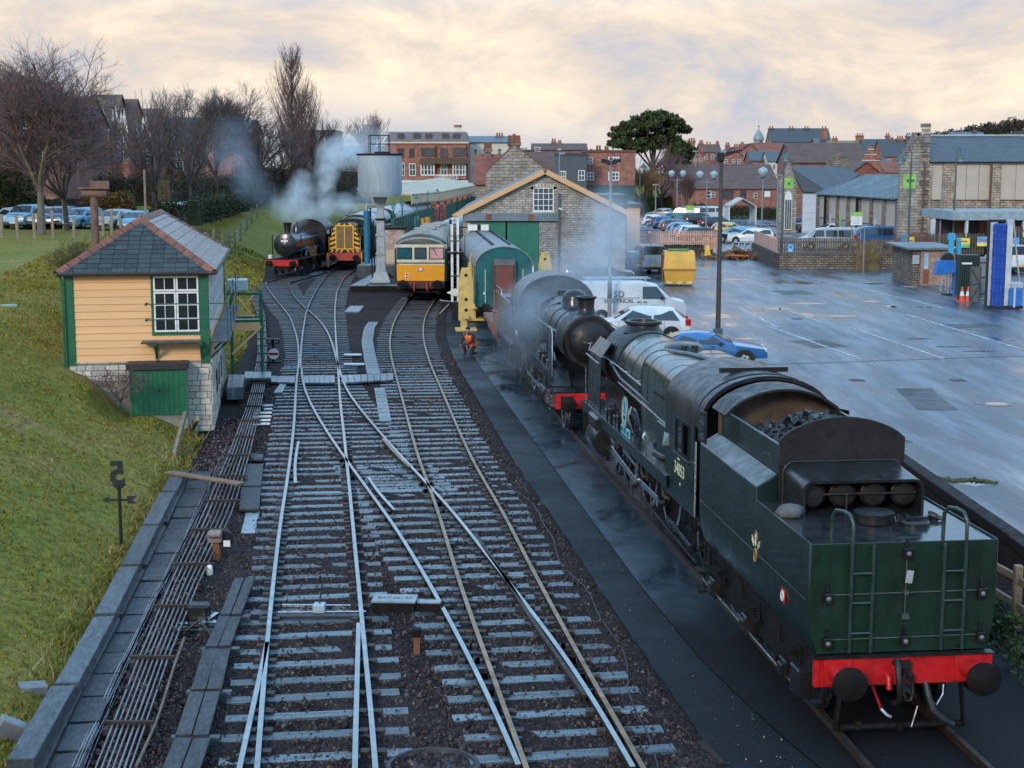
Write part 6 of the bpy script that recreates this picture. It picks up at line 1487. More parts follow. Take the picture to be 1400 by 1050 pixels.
def plat_lamp(px,py_top,Y,lab):
 x=XP(px,Y,3);zt=ZP(py_top,Y)
 l=E('platform_lamp',lab,'lamp post',(x,Y,.92),0,'green lamp posts on the platform');h=zt-.92
 MB().tube([(0,0,0),(0,0,h-.75)],.06,8).cyl((0,0,0),(0,0,.5),.11,n=10).b2(-.35,.35,-.02,.02,h-1.1,h-1.05).build('column',M('post_green',(.02,.13,.085)),l,40)
 MB().loft([[(k*math.cos(t),k*math.sin(t),z)for t in[R(45+90*i)for i in range(4)]]for k,z in((.12,h-.75),(.30,h-.25))]).build('lantern',M('lantern_glass',(.25,.33,.32),.15),l,0)
 MB().loft([[(k*math.cos(t),k*math.sin(t),z)for t in[R(45+90*i)for i in range(4)]]for k,z in((.34,h-.25),(.2,h-.08),(.03,h+.1),(.02,h+.25))]).build('lantern_cap',M('post_green',(.02,.13,.085)),l,0)
for px,py,Y,n in((538,276,128,'nearest the water tower'),(550,273,137,'next but one to the water tower'),(570,268,150,'midway along the green fence'),(585,263,166,'two short of the canopy'),(598,259,182,'closest to the canopy')):plat_lamp(px,py,Y,'green platform lamp post with lantern, '+n)
# canopy
ca0,ca1=Q(562,272,150),Q(657,262,240)
cpn=E('station_canopy','long cream station canopy with scalloped valance above the platform','canopy',(0,0,0))
zc0=5.2
vA,vB=Vector((XP(563,160,5),160,0)),Vector((XP(600,182,5),182,0));vC=Vector((XP(656,246,5),246,0))
z1,z2,z3=ZP(280,160),ZP(276,182),ZP(262,246)
m_val=M('valance_cream',(.62,.46,.30),.5,0,.08,.5);m_croof2=M('canopy_roof',(.50,.43,.33),.85,0,.2,.4,dirt=(.26,.25,.24),dirtamt=.5,spec=.15)
back=Vector((-6.5,6,0))
rv=[vA+Vector((0,0,z1+1.15)),vB+Vector((0,0,z2+1.2)),vC+Vector((0,0,z3+1.15)),vC+back+Vector((0,0,z3+2.3)),vB+back+Vector((0,0,z2+2.1)),vA+back+Vector((0,0,z1+1.7))]
MB().loft([rv,[v-Vector((0,0,.2))for v in rv]]).build('canopy_roof',m_croof2,cpn,0)
for a,b,za,zb_ in((vA,vB,z1,z2),(vB,vC,z2,z3)):
 n=int((b-a).length/.9)
 for k in range(n):
  p,q=a.lerp(b,k/n),a.lerp(b,(k+.96)/n);z=za+(zb_-za)*k/n;MB().loft([[p+Vector((0,0,z+.2*(k%2))),q+Vector((0,0,z+.2*((k+1)%2))),q+Vector((0,0,z+1.1)),p+Vector((0,0,z+1.1))],[p+Vector((-.06,0,z+.2*(k%2))),q+Vector((-.06,0,z+.2*((k+1)%2))),q+Vector((-.06,0,z+1.1)),p+Vector((-.06,0,z+1.1))]]).build('valance_board',m_val,cpn,0)
for k in range(9):p=vB.lerp(vC,k/8);MB().b2(p.x-.1,p.x+.1,p.y-.1,p.y+.1,.9,z2).build('canopy_post',m_fen,cpn,0)
for x,Y,lab in((594,172,'red and white banner hanging from a platform lamp'),(604,180,'second red banner hanging under the canopy edge')):
 q=Q(x,290,Y);tag(MB().pris([(-.5,-.9),(.4,-1.0),(.55,.9),(-.4,.9)],1,-.02,.02).build('banner',M('banner_red',(.55,.07,.04),.6,0,.5,.9,dirt=(.7,.65,.6),dirtamt=.7),None,0,0,(q.x,q.y,q.z)),lab,'banner')
q=Q(585,303,148);tag(MB().cyl((0,0,0),(0,0,2.0),.28,n=12).cyl((-.5,0,0),(-.5,0,1.9),.22,n=12).build('ochre_drum',M('ochre',(.5,.27,.05)),None,35,0,(q.x,q.y,.92)),'ochre pillar standing on the platform by the fence','pillar')
q=0
pf=E('picket_fence','cream picket fence behind the water tower column','fence',(XP(540,106,1),106,.4))
pk=None
for k in range(24):
 if pk is None:pk=MB().b2(-.05,.05,-.02,.02,0,1.5).build('picket',m_val,pf,0);o=pk
 else:o=kid(pk,'picket',pf)
 o.location=(-1.0+k*.16,0,rs.uniform(-.03,.03))
MB().b2(-1.1,2.8,.02,.05,.4,.5).b2(-1.1,2.8,.02,.05,1.1,1.2).build('fence_rail',m_val,pf,0)
hc=E('stacked_crates','cream and red lineside hut behind the water crane','hut',(XP(545,108,1),108,.4));MB().b2(-1.3,.4,0,2,0,2.9).build('wall',M('hut_pale',(.42,.33,.28),.6,0,.5,1.5,dirt=(.3,.06,.05),dirtamt=.9),hc,0);MB().b2(-1.4,.5,-.1,2.1,2.9,3.05).build('roof',m_under,hc,0)
hc.name='lineside_hut'
# ================================================================ people
def person(name,label,loc,rz,J,cloth,rad=1.0,skin=True,hair=(.03,.02,.015)):
 """J: joints of a posed body (metres); one skinned surface with colours by height of the limb"""
 root=E(name,label,'person',loc,rz)
 names=['pel','che','nec','hed','shL','elL','haL','shR','elR','haR','hiL','knL','anL','toL','hiR','knR','anR','toR']
 ed=[('pel','che'),('che','nec'),('nec','hed'),('che','shL'),('shL','elL'),('elL','haL'),('che','shR'),('shR','elR'),('elR','haR'),('pel','hiL'),('hiL','knL'),('knL','anL'),('anL','toL'),('pel','hiR'),('hiR','knR'),('knR','anR'),('anR','toR')]
 rad_=dict(pel=.15,che=.17,nec=.06,hed=.05,shL=.085,elL=.06,haL=.045,shR=.085,elR=.06,haR=.045,hiL=.10,knL=.075,anL=.055,toL=.04,hiR=.10,knR=.075,anR=.055,toR=.04)
 me=bpy.data.meshes.new('body');me.from_pydata([J[n]for n in names],[(names.index(a),names.index(b))for a,b in ed],[])
 o=bpy.data.objects.new('body',me);C.objects.link(o);o.parent=root
 sk=o.modifiers.new('skin','SKIN');sk.use_smooth_shade=True
 for i,n in enumerate(names):r=rad_[n];me.skin_vertices[0].data[i].radius=(r,r*(.72 if n in('che','pel')else 1));me.skin_vertices[0].data[i].use_root=n=='pel'
 o.modifiers.new('sub','SUBSURF').levels=1;o.modifiers[-1].render_levels=2;me.materials.append(cloth[0])
 H_=Vector(J['hed'])
 MB().lathe([(.02,-.13),(.06,-.11),(.085,-.03),(.09,.05),(.07,.10),(.02,.13)],H_+Vector((0,0,.06)),2,14).box(H_+Vector((0,-.09,.05)),(.025,.03,.04)).build('head',M('skin',(.42,.24,.17),.6),root,60)
 MB().lathe([(.098,.05),(.10,.09),(.075,.14),(.02,.155)],H_+Vector((0,.012,.06)),2,14).build('hat',cloth[2],root,60)
 for s in 'LR':
  hp=Vector(J['ha'+s]);hb_=MB().box(hp+Vector((0,0,-.05)),(.035,.075,.09))
  for k in range(4):hb_.tube([hp+Vector((0,-.03+k*.02,-.09)),hp+Vector((.005,-.032+k*.021,-.16+abs(k-1.4)*.012))],.009,5)
  hb_.tube([hp+Vector((0,-.035,-.03)),hp+Vector((0,-.07,-.08))],.010,5);hb_.build('hand',M('skin',(.42,.24,.17)),root,40)
 ch,pe=Vector(J['che']),Vector(J['pel']);ne=Vector(J['nec']);ax=(ne-pe).normalized();sx=(Vector(J['shR'])-Vector(J['shL'])).normalized();fy=sx.cross(ax)
 def ring(c,a,b):return[c+sx*a*math.cos(t)+fy*b*math.sin(t)for t in[2*math.pi*i/16 for i in range(16)]]
 MB().loft([ring(pe-ax*.06,.195,.165),ring(pe+ax*.1,.20,.165),ring(ch,.225,.17),ring(ch+ax*.14,.22,.15),ring(ne-ax*.02,.10,.10)]).build('vest',cloth[1],root,60)
 v2=MB();v2.loft([ring(pe+ax*.06,.207,.173),ring(pe+ax*.11,.208,.174)],True,False);v2.build('reflective_band',M('reflective',(.65,.65,.55),.4),root,40)
 return root
m_navy=M('navy_overall',(.012,.016,.03),.8);m_hiv=M('hivis_orange',(.85,.14,.02),.6,0,.12,4);m_redc=M('red_coat',(.35,.015,.02),.8);m_dark=M('dark_cloth',(.02,.02,.025),.8)
ST=dict(pel=(0,0,.95),che=(0,0,1.30),nec=(0,0,1.50),hed=(0,-.01,1.60),shL=(-.19,0,1.43),elL=(-.25,.03,1.15),haL=(-.25,-.05,.92),shR=(.19,0,1.43),elR=(.25,.03,1.15),haR=(.24,-.08,.92),hiL=(-.09,0,.88),knL=(-.10,-.02,.50),anL=(-.11,.02,.09),toL=(-.12,-.16,.04),hiR=(.09,0,.88),knR=(.10,-.04,.50),anR=(.11,-.02,.09),toR=(.12,-.2,.04))
KN=dict(pel=(0,0,.42),che=(.02,-.20,.72),nec=(.03,-.30,.90),hed=(.03,-.36,.99),shL=(-.17,-.26,.84),elL=(-.24,-.42,.62),haL=(-.14,-.62,.52),shR=(.21,-.24,.84),elR=(.28,-.42,.62),haR=(.17,-.62,.50),hiL=(-.10,-.02,.38),knL=(-.14,-.40,.46),anL=(-.13,-.30,.09),toL=(-.13,-.48,.04),hiR=(.10,.0,.36),knR=(.15,-.36,.10),anR=(.13,.10,.10),toR=(.13,.12,.04))
person('person','worker standing in orange high-visibility vest beside the yellow nosed diesel',(XP(574,86.5,1),86.5,.0),R(20),ST,(m_navy,m_hiv,m_navy))
person('person','worker crouching in orange vest and dark overalls near the rusty wagon',(XP(646,60.5,.5),60.5,.03),R(-35),KN,(m_navy,m_hiv,m_navy))
# ================================================================ cars
m_tyre=M('tyre',(.012,.012,.012),.8);m_alloy=M('alloy',(.42,.43,.45),.35,.1)
m_cglass=glassmat('car_glass',(.018,.028,.034),.05,.9)
m_trim=M('black_trim',(.012,.012,.013),.5);m_tail=M('tail_light',(.40,.01,.01),.25);m_head=M('head_light',(.55,.57,.6),.15)
m_plw=M('number_plate_white',(.7,.7,.66),.5);m_ply=M('number_plate_yellow',(.65,.48,.06),.5)
def cpaint(name,c):return M('paint_'+name,c,.28,.0,.10,1.5,rvar=.06,coat=.6,dirt=(c[0]*.6+.03,c[1]*.6+.03,c[2]*.6+.03),dirtamt=.35)
CP=dict(white=cpaint('white',(.62,.64,.66)),silver=cpaint('silver',(.34,.36,.38)),grey=cpaint('grey',(.10,.115,.13)),black=cpaint('black',(.012,.013,.016)),blue=cpaint('blue',(.02,.12,.33)),sky=cpaint('light_blue',(.12,.32,.50)),navy=cpaint('navy',(.015,.03,.075)),red=cpaint('red',(.36,.015,.018)),teal=cpaint('teal',(.015,.17,.22)),cream=cpaint('cream',(.55,.42,.16)),champ=cpaint('champagne',(.40,.33,.26)))
PROFILE=dict(hatch=dict(L=4.2,W=1.76,hood=[(0,.62),(.12,.78),(.95,.95)],screen=(1.0,.97,1.75,1.40),roof=[(1.75,1.40),(2.5,1.47),(3.5,1.42)],back=(3.5,1.42,4.0,.98),tail=[(4.0,.98),(4.18,.85)],belt=.92),estate=dict(L=4.6,W=1.80,hood=[(0,.62),(.12,.78),(1.0,.95)],screen=(1.05,.97,1.85,1.42),roof=[(1.85,1.42),(2.6,1.49),(4.1,1.43)],back=(4.1,1.43,4.45,.98),tail=[(4.45,.98),(4.58,.8)],belt=.94),suv=dict(L=4.5,W=1.88,hood=[(0,.75),(.12,.98),(1.05,1.10)],screen=(1.08,1.12,1.75,1.62),roof=[(1.75,1.62),(2.5,1.70),(4.0,1.64)],back=(4.0,1.64,4.35,1.10),tail=[(4.35,1.1),(4.48,.9)],belt=1.08),saloon=dict(L=4.5,W=1.76,hood=[(0,.60),(.12,.76),(1.15,.93)],screen=(1.2,.95,1.95,1.37),roof=[(1.95,1.37),(2.5,1.43),(3.1,1.38)],back=(3.1,1.38,3.75,1.0),tail=[(3.75,1.0),(4.35,.97),(4.48,.8)],belt=.91),van=dict(L=4.95,W=1.95,hood=[(0,.80),(.12,1.08),(.62,1.18)],screen=(.66,1.2,1.35,1.82),roof=[(1.35,1.82),(2.0,1.95),(4.85,1.95)],back=(4.85,1.95,4.93,1.15),tail=[(4.93,1.15),(4.95,.8)],belt=1.15))
CARM={}
def car(kind,paint,label,loc,rz,group=None,sidewin=True,lit=False,cat='car'):
 root=E({'van':'panel_van','suv':'parked_car'}.get(kind,'parked_car'),label,cat,loc,rz,group);key=(kind,sidewin)
 if key not in CARM:
  p=PROFILE[kind];W=p['W']/2;L=p['L'];belt=p['belt'];sx_=p['screen'];bx_=p['back']
  st=[(y,z,False)for y,z in p['hood']]+[(sx_[0],sx_[1],False)]+[(y,z,True)for y,z in p['roof']]+[(y,z,False)for y,z in p['tail']]
  rings=[]
  for y,z,rf_ in st:
   e=min(y,L-y);k=1-.16*math.exp(-e/.35);zb_=.24+.10*math.exp(-e/.25)
   bz=min(belt,z-.05);wt=W*k*(.74 if kind!='van' else .86)if rf_ else W*k*.86
   rings.append([(-W*k*.94,y,zb_),(-W*k,y,.50),(-W*k*.985,y,bz),(-wt,y,z-(.06 if rf_ else .03)),(-wt*.72,y,z),(wt*.72,y,z),(wt,y,z-(.06 if rf_ else .03)),(W*k*.985,y,bz),(W*k,y,.50),(W*k*.94,y,zb_)])
  body=MB().loft(rings);CARM[key]={}
  CARM[key]['body']=body
  # glass panels standing a few mm proud of the shell
  wr=.74 if kind!='van' else .86;g=MB()
  def lerp(a,b,t):return tuple(a[i]+(b[i]-a[i])*t for i in range(3))
  def up(q,n):return tuple(q[i]+n[i]for i in range(3))
  ys,zs,ye,ze=sx_
  a=[(-W*.80,ys+.06,zs+.03),(W*.80,ys+.06,zs+.03),(W*wr*.90,ye-.03,ze-.05),(-W*wr*.90,ye-.03,ze-.05)]
  fs=MB().loft([[up(q,(0,-.015,.022))for q in a],[up(q,(0,.05,-.06))for q in a]])
  ys,zs,ye,ze=bx_
  b=[(-W*wr*.86,ys+.04,zs-.06),(W*wr*.86,ys+.04,zs-.06),(W*.80,ye-.04,ze+.08),(-W*.80,ye-.04,ze+.08)]
  rs2=MB().loft([[up(q,(0,.022,.015))for q in b],[up(q,(0,-.06,-.05))for q in b]])
  CARM[key]['windscreen']=fs;CARM[key]['rear_window']=rs2
  y0,y1=p['screen'][0]+.30,p['screen'][2]+.05;y2,y3=p['roof'][-1][0]-.05,bx_[2]-.28
  zt=p['roof'][0][1]-.08
  sw={}
  for s in(-1,1):
   mid_=(y1+y2)/2;panes=[(y0,y1,mid_-.05,mid_-.05),(mid_+.05,mid_+.05,y3,y2)]if kind!='van' else[(y0,y1,2.05,2.05)]+([(2.2,2.2,3.2,3.2),(3.3,3.3,4.6,4.6)]if sidewin else[])
   for i,(ba,ta,bb,tb)in enumerate(panes):
    zq=belt+.03;xb,xt=W*.985+.008,W*wr+(.012 if kind!='van' else .03)
    if kind=='van':xt=W*.885
    q=[(s*xb,ba,zq),(s*xb,bb,zq),(s*xt,tb,zt),(s*xt,ta,zt)]
    sw[('side_window',s,i)]=MB().loft([q,[(c[0]-s*.03,c[1],c[2])for c in q]])
  CARM[key]['side']=sw
  lt={}
  for s in(-1,1):
   lt[('headlight',s)]=MB().box((s*W*.62,.10,.66 if kind not in('suv','van')else .84),(.34,.16,.15))
   lt[('tail_light',s)]=MB().box((s*W*.80,L-.12,.86 if kind!='van' else 1.1),(.22,.22,.26 if kind!='van' else .5))
   lt[('mirror',s)]=MB().box((s*(W+.08),p['screen'][0]+.5,belt+.06),(.18,.1,.13))
  CARM[key]['lt']=lt
  CARM[key]['bumper']=MB().box((0,.06,.40),(W*1.62,.14,.2));CARM[key]['rbumper']=MB().box((0,L-.06,.42),(W*1.62,.14,.18))
  CARM[key]['plate']=MB().box((0,L+.02,.62),(.5,.02,.12));CARM[key]['fplate']=MB().box((0,-.02,.45),(.5,.02,.11))
  CARM[key]['wheel']=MB().mat(0).lathe([(.2,-.1),(.31,-.1),(.32,-.05),(.32,.08),(.30,.1),(.2,.1)],(0,0,0),0,22).mat(1).lathe([(.02,-.075),(.06,-.105),(.205,-.098),(.205,.0),(.02,.0)],(0,0,0),0,20)
  sp_=CARM[key]['wheel'].mat(0)
  for i in range(5):
   a_=2*math.pi*(i+.5)/5;CARM[key]['wheel'].mat(0).box((-.10,.14*math.cos(a_),.14*math.sin(a_)),(.012,.06,.06))
  CARM[key]['arch']=MB().cyl((-.02,0,0),(.02,0,0),.375,n=24)
 K=CARM[key];p=PROFILE[kind];W=p['W']/2;L=p['L']
 def get(k,name,mats,par=root,mbv=None,smooth=40):
  if('me',k)in K:
   o=bpy.data.objects.new(name,K[('me',k)]);C.objects.link(o);o.parent=par
  else:
   o=mbv.build(name,mats,par,smooth);K[('me',k)]=o.data
  return o
 if('me','body',paint.name)not in K:
  o=K['body'].build('body',paint,root,50);K[('me','body',paint.name)]=o.data
 else:o=bpy.data.objects.new('body',K[('me','body',paint.name)]);C.objects.link(o);o.parent=root
 get('ws','windscreen',m_cglass,mbv=K['windscreen'],smooth=0);get('rw','rear_window',m_cglass,mbv=K['rear_window'],smooth=0)
 for k,v in K['side'].items():get(k,'side_window',m_cglass,mbv=v,smooth=0)
 for k,v in K['lt'].items():get(k,k[0],dict(headlight=m_head,tail_light=m_tail,mirror=m_trim)[k[0]],mbv=v,smooth=30)
 get('b','bumper',m_trim,mbv=K['bumper']);get('rb','bumper',m_trim,mbv=K['rbumper']);get('pl','number_plate',m_ply,mbv=K['plate']);get('fpl','number_plate',m_plw,mbv=K['fplate'])
 for s in(-1,1):
  for y in(.82 if kind!='van' else .85,L-.80 if kind!='van' else L-1.0):
   a_=get('arch','wheel_arch',m_trim,mbv=K['arch']);a_.location=(s*(W-.012),y,.335);
   w_=get('wheel','wheel',[m_tyre,m_alloy],mbv=K['wheel']);w_.location=(s*(W-.07),y,.32);w_.rotation_euler=(0,0,0 if s<0 else math.pi)
 if lit:
  for s in(-1,1):MB().box((s*W*.80,L+.0,.88),(.20,.03,.18)).build('brake_lamp',m_brake,root,0)
 return root
m_brake,t_,b_=nodes('lit_brake_lamp');b_.inputs['Base Color'].default_value=(.8,.05,.03,1);b_.inputs['Emission Color'].default_value=(1,.10,.06,1);b_.inputs['Emission Strength'].default_value=2.5
def cpos(px,py,z=CPZ):return P(px,py,z)
def pcar(kind,col,px,py,heading,label,group=None,z=CPZ,**k):
 """middle of the car on the ground at px, py; heading in degrees, 0 = nose to the right of the view, 90 = nose away"""
 q=P(px,py,z);a=R(heading+90);L=PROFILE[kind]['L']/2
 # local +y runs nose to tail
 fwd=Vector((math.cos(R(heading)),math.sin(R(heading)),0));o=q+fwd*L;
 return car(kind,CP[col],label,(o.x,o.y,z),a,group,**k)
 # --- near ones by the shed
van=pcar('van','white',862,441,3,'white electrician van parked beside the stone shed behind the steam',None,sidewin=False,cat='van')
text_mesh('van_lettering','SD',.40,m_trim,van,face_mx((-.99,3.15,1.40),(-1,0,0)),.002,space=1.1);text_mesh('van_lettering','ELECTRICAL',.25,m_trim,van,face_mx((-.99,3.15,1.10),(-1,0,0)),.002)
MB().b2(-.992,-.984,2.2,4.2,1.235,1.25).build('lettering_rule',m_trim,van,0)
rk=MB()
for y in(1.9,3.1,4.4):rk.tube([(-.8,y,1.93),(-.8,y,2.05),(.8,y,2.05),(.8,y,1.93)],.02,5)
rk.tube([(.5,1.6,2.08),(.5,4.7,2.08)],.03,5).tube([(-.3,1.6,2.08),(-.3,4.7,2.08)],.03,5).build('roof_rack',m_rail_,van,40)
pcar('hatch','white',873,466,178,'white hatchback parked in front of the electrician van')
pcar('saloon','blue',962,495,-4,'low bright blue coupe behind the black lamp post').scale=(1,1,.82)
pcar('van','silver',888,372,92,'silver people carrier parked end-on beside the stone shed')
pcar('estate','black',866,372,95,'black car tucked in close to the shed corner')
pcar('suv','black',815,392,0,'dark car behind the electrician van against the shed wall')
def seams(o,kind):
 p=PROFILE[kind];W=p['W']/2;L=p['L'];b=p['belt']
 for s in(-1,1):
  for y in((1.25,2.15,3.1)if kind!='van' else(1.05,2.12,3.4)):
   MB().beam((s*(W+.002),y,.42),(s*(W*.985+.004),y,b+.0),.008,.012).build('door_seam',m_trim,o,0)
  for y in((2.0,2.95)if kind!='van' else(1.95,2.25)):MB().b2(s*(W+.015)-.015,s*(W+.015)+.015,y-.09,y+.06,b-.12,b-.085).build('door_handle',m_trim,o,0)
  MB().b2(s*W-.012,s*W+.012,.95,L-.9,.26,.36).build('sill_trim',m_trim,o,0)
seams(van,'van')
for o_ in list(C.objects):
 if o_.name.startswith('parked_car')and o_.parent is None and o_.location.y<66:seams(o_,'hatch')
 # --- rows across the car park
G1='cars parked in rows in the middle of the car park'
for kind,col,px,py,hd,lab in(('hatch','white',897,309,8,'white hatchback at the head of the angled row beside the cream canopy'),('hatch','blue',912,312,8,'blue hatchback second in the angled row behind the pink fence'),('estate','grey',928,317,8,'grey estate third in the angled row behind the pink fence'),('hatch','sky',937,322,8,'pale blue hatchback fourth in the angled row behind the pink fence'),('hatch','white',949,327,8,'white hatchback between the pale blue and the black estate'),('estate','black',964,331,8,'black estate nearest the pink fence'),('suv','black',958,309,5,'black four-by-four in the second row'),('estate','black',981,313,5,'long black estate in the second row near the black lamp post'),('hatch','cream',998,322,5,'cream roofed car in the second row beyond the black lamp post'),('estate','sky',1008,330,172,'pale blue estate beside the bike hoops'),('estate','white',1027,333,172,'white estate by the pink boarded wall and bike hoops')):
 pcar(kind,col,px,py,hd,lab,G1)
pcar('hatch','navy',875,328,92,'dark car with its red brake lamps lit by the canopy',None,lit=True)
G2='cars at the far side of the car park'
for kind,col,px,py,hd,lab in(('suv','white',915,291,20,'white car with pink tint parked below the pine'),('hatch','silver',904,298,160,'silver car in front of the willow'),('van','teal',936,302,165,'teal van next to the green and white sign'),('van','white',972,301,10,'white pickup cab in the far row'),('hatch','white',983,292,5,'white hatchback in front of the brick hall'),('saloon','sky',962,291,5,'pale blue saloon in front of the brick hall')):
 pcar(kind,col,px,py,hd,lab,G2)
G3='cars behind the brown picket fence'
for kind,col,px,py,hd,lab in(('hatch','navy',1092,313,176,'dark blue hatchback nearest the arched gable'),('suv','grey',1113,317,176,'dark grey four-by-four beside the dark blue hatchback'),('hatch','white',1136,324,190,'white hatchback in front of the panelled wing'),('hatch','red',1155,325,190,'red hatchback below the large green and white sign'),('van','silver',1130,341,180,'silver people carrier with teal windscreen right behind the brown fence'),('van','blue',1190,338,182,'large bright blue van behind the brown fence'),('hatch','red',1245,341,182,'red car behind the fence next to the stone gable'),('van','white',1290,338,180,'white low van behind the fence beside the tall lantern post'),('saloon','navy',1172,330,182,'dark saloon hidden mostly behind the bright blue van'),('van','white',1378,372,92,'white van standing end-on behind the tall blue brush')):
 pcar(kind,col,px,py,hd,lab,G3)
 # ================================================================ walls, fences, lamps
m_wall=brickmat('rubble_wall',(.26,.20,.14),(.16,.13,.10),(.07,.06,.05),.38,.16,.03,.85,bump=1.,var=.35)
m_walld=brickmat('rubble_wall_dark',(.10,.085,.075),(.06,.055,.05),(.03,.028,.026),.38,.16,.03,.85,bump=1.,var=.35)
m_pale=M('fence_brown',(.085,.060,.042),.65,0,.3,2,.1,20,(.14,.12,.09),.6,.1,.25)
m_pink=M('fence_pink',(.56,.33,.25),.6,0,.15,1.5,.05,20,(.40,.26,.22),.4,.1,.12)
m_cap=M('wall_coping',(.09,.075,.065),.6)
WYc=106.5
def picket(name,label,x0,x1,Y,z0,h,mat,pitch,wd,Y1=None,round_=False):
 Y1=Y if Y1 is None else Y1;d=Vector((x1-x0,Y1-Y,0));n=int(d.length/pitch)
 f=E(name,label,'fence',(x0,Y,z0));first=None;a=math.atan2(d.y,d.x)
 for k in range(n):
  if first is None:first=MB().pris([(-wd/2,0),(wd/2,0),(wd/2,h-wd*.6),(wd*.25,h),(-wd*.25,h),(-wd/2,h-wd*.6)],1,-.015,.015).build('picket',mat,f,0);o=first
  else:o=kid(first,'picket',f)
  o.location=d*((k+.5)/n)+Vector((0,0,rs.uniform(-.03,.03)));o.rotation_euler=(rs.uniform(-.03,.03),rs.uniform(-.015,.015),a)
 nn=Vector((-d.y,d.x,0)).normalized()*.04
 for z in(.25,h-.3):MB().beam(Vector((0,0,z))+nn,d+Vector((0,0,z))+nn,.05,.09).build('fence_rail',mat,f,0)
 return f
 # brown fence on its rubble wall
x0,x1=XP(1062,WYc,1),XP(1243,WYc,1)
w_=E('rubble_wall','low rubble stone wall under the brown picket fence','wall',((x0+x1)/2,WYc,CPZ));hw_=(x1-x0)/2
MB().b2(-hw_,hw_,0,.4,0,1.05).build('wall',m_wall,w_,0);MB().b2(-hw_-.02,hw_+.02,-.05,.45,1.05,1.13).build('coping',m_cap,w_,0)
picket('picket_fence','brown picket fence on top of the rubble wall with round blue sign',x0,x1,WYc+.2,CPZ+1.13,1.05,m_pale,.165,.11)
# return wall with pink boards towards the far fence
q0,q1=Vector((x0,WYc,0)),Vector((XP(1031,121.5,1),121.5,0));d=q1-q0
rw2=E('return_wall','dark stone wall topped with pink boards running back from the brown fence','wall',(q0.x,q0.y,CPZ))
MB().beam((0,0,.55),(d.x,d.y,.55),.4,1.1).build('wall',m_walld,rw2,0)
nb_=16;first=None
for k in range(nb_):
 c=d*((k+.5)/nb_)
 if first is None:first=MB().box((0,0,1.62),(d.length/nb_-.02,.05,1.0)).build('board',m_pink,rw2,0);o=first
 else:o=kid(first,'board',rw2)
 o.location=c;o.rotation_euler=(0,0,math.atan2(d.y,d.x))
 # pink picket fence and its dark wall
xa,xb_=XP(858,121.5,1),XP(985,121.5,1)
MBw=MB().b2(xa,XP(975,121.5,1),121.6,122.0,CPZ,CPZ+1.05);tag(MBw.build('dark_wall',m_walld,None,0),'low dark wall below the pink picket fence','wall')
picket('picket_fence','pink picket fence at the back of the yard beside the skip',xa,xb_,121.3,CPZ+.95,1.15,m_pink,.17,.11)
picket('picket_fence','sagging end of the pink picket fence beside the rubble heap',XP(962,120.8,1),XP(985,119.5,1),120.8,CPZ+.6,1.0,m_pink,.17,.11,119.5)
hp=MB();rh=random.Random(9)
hpo=P(1005,354,CPZ)
for k in range(120):
 x,y=rh.uniform(-2.6,1.8),rh.uniform(-.8,1.2);s=rh.uniform(.15,.4);hp.box((hpo.x+x,hpo.y+y,CPZ+rh.uniform(0,.9)*math.exp(-abs(x)/2)),(s*1.6,s,s*.5),Matrix.Rotation(rh.uniform(0,3),3,(rh.random(),rh.random(),.5)))
tag(hp.build('rubble_heap',M('rubble_brown',(.14,.08,.055),.85,0,.7,2.5,.4,8),None,0),'heap of broken bricks and timber between the two pink fences','rubble',None,'stuff')
tag(MB().beam((hpo.x-.8,hpo.y-1,CPZ+.35),(hpo.x+.9,hpo.y-.8,CPZ+.3),.2,.12).build('orange_barrier',M('barrier_orange',(.6,.13,.03)),None,0),'orange plastic barrier lying on the rubble heap','barrier')
q=P(967,354,CPZ);tag(MB().loft([[(-.30,-.25,0),(.30,-.25,0),(.30,.25,0),(-.30,.25,0)],[(-.12,-.04,1.1),(.12,-.04,1.1),(.12,.04,1.1),(-.12,.04,1.1)]]).build('warning_board',M('board_yellow',(.75,.45,.03),.5),None,0,0,q),'yellow folding warning board in front of the dark wall','warning board')
# right-hand brown fence behind the car wash
picket('picket_fence','dark brown picket fence behind the hut and car wash',XP(1240,112,1),XP(1345,112,1),112,CPZ+.7,1.6,m_pale,.2,.13)
picket('picket_fence','end of the dark brown fence beyond the tall blue brush',XP(1385,104,1),XP(1430,104,1),104,CPZ+1.3,1.8,m_pale,.2,.13)
# post and rail by the tender
rf_=E('post_and_rail_fence','weathered post and rail fence below the car park edge','fence',(P(1386,860,0).x,P(1386,862,0).y,0))
m_wood=M('weathered_wood',(.20,.145,.095),.75,0,.35,3,.4,20,(.09,.065,.045),.6)
fd=Vector((-.126,1,0)).normalized()
for k in(-1,0,1,2,3,4,5):MB().b2(-.065,.065,-.065,.065,0,1.12).build('post',m_wood,rf_,0,.01).location=fd*1.8*k
for k in(-1,0,1,2,3,4):
 for z in(.42,.88):MB().beam(fd*1.8*k+Vector((0,.0,z+rs.uniform(-.03,.03))),fd*1.8*(k+1)+Vector((0,0,z+rs.uniform(-.03,.03))),.06,.13).build('rail',m_wood,rf_,0,.01)
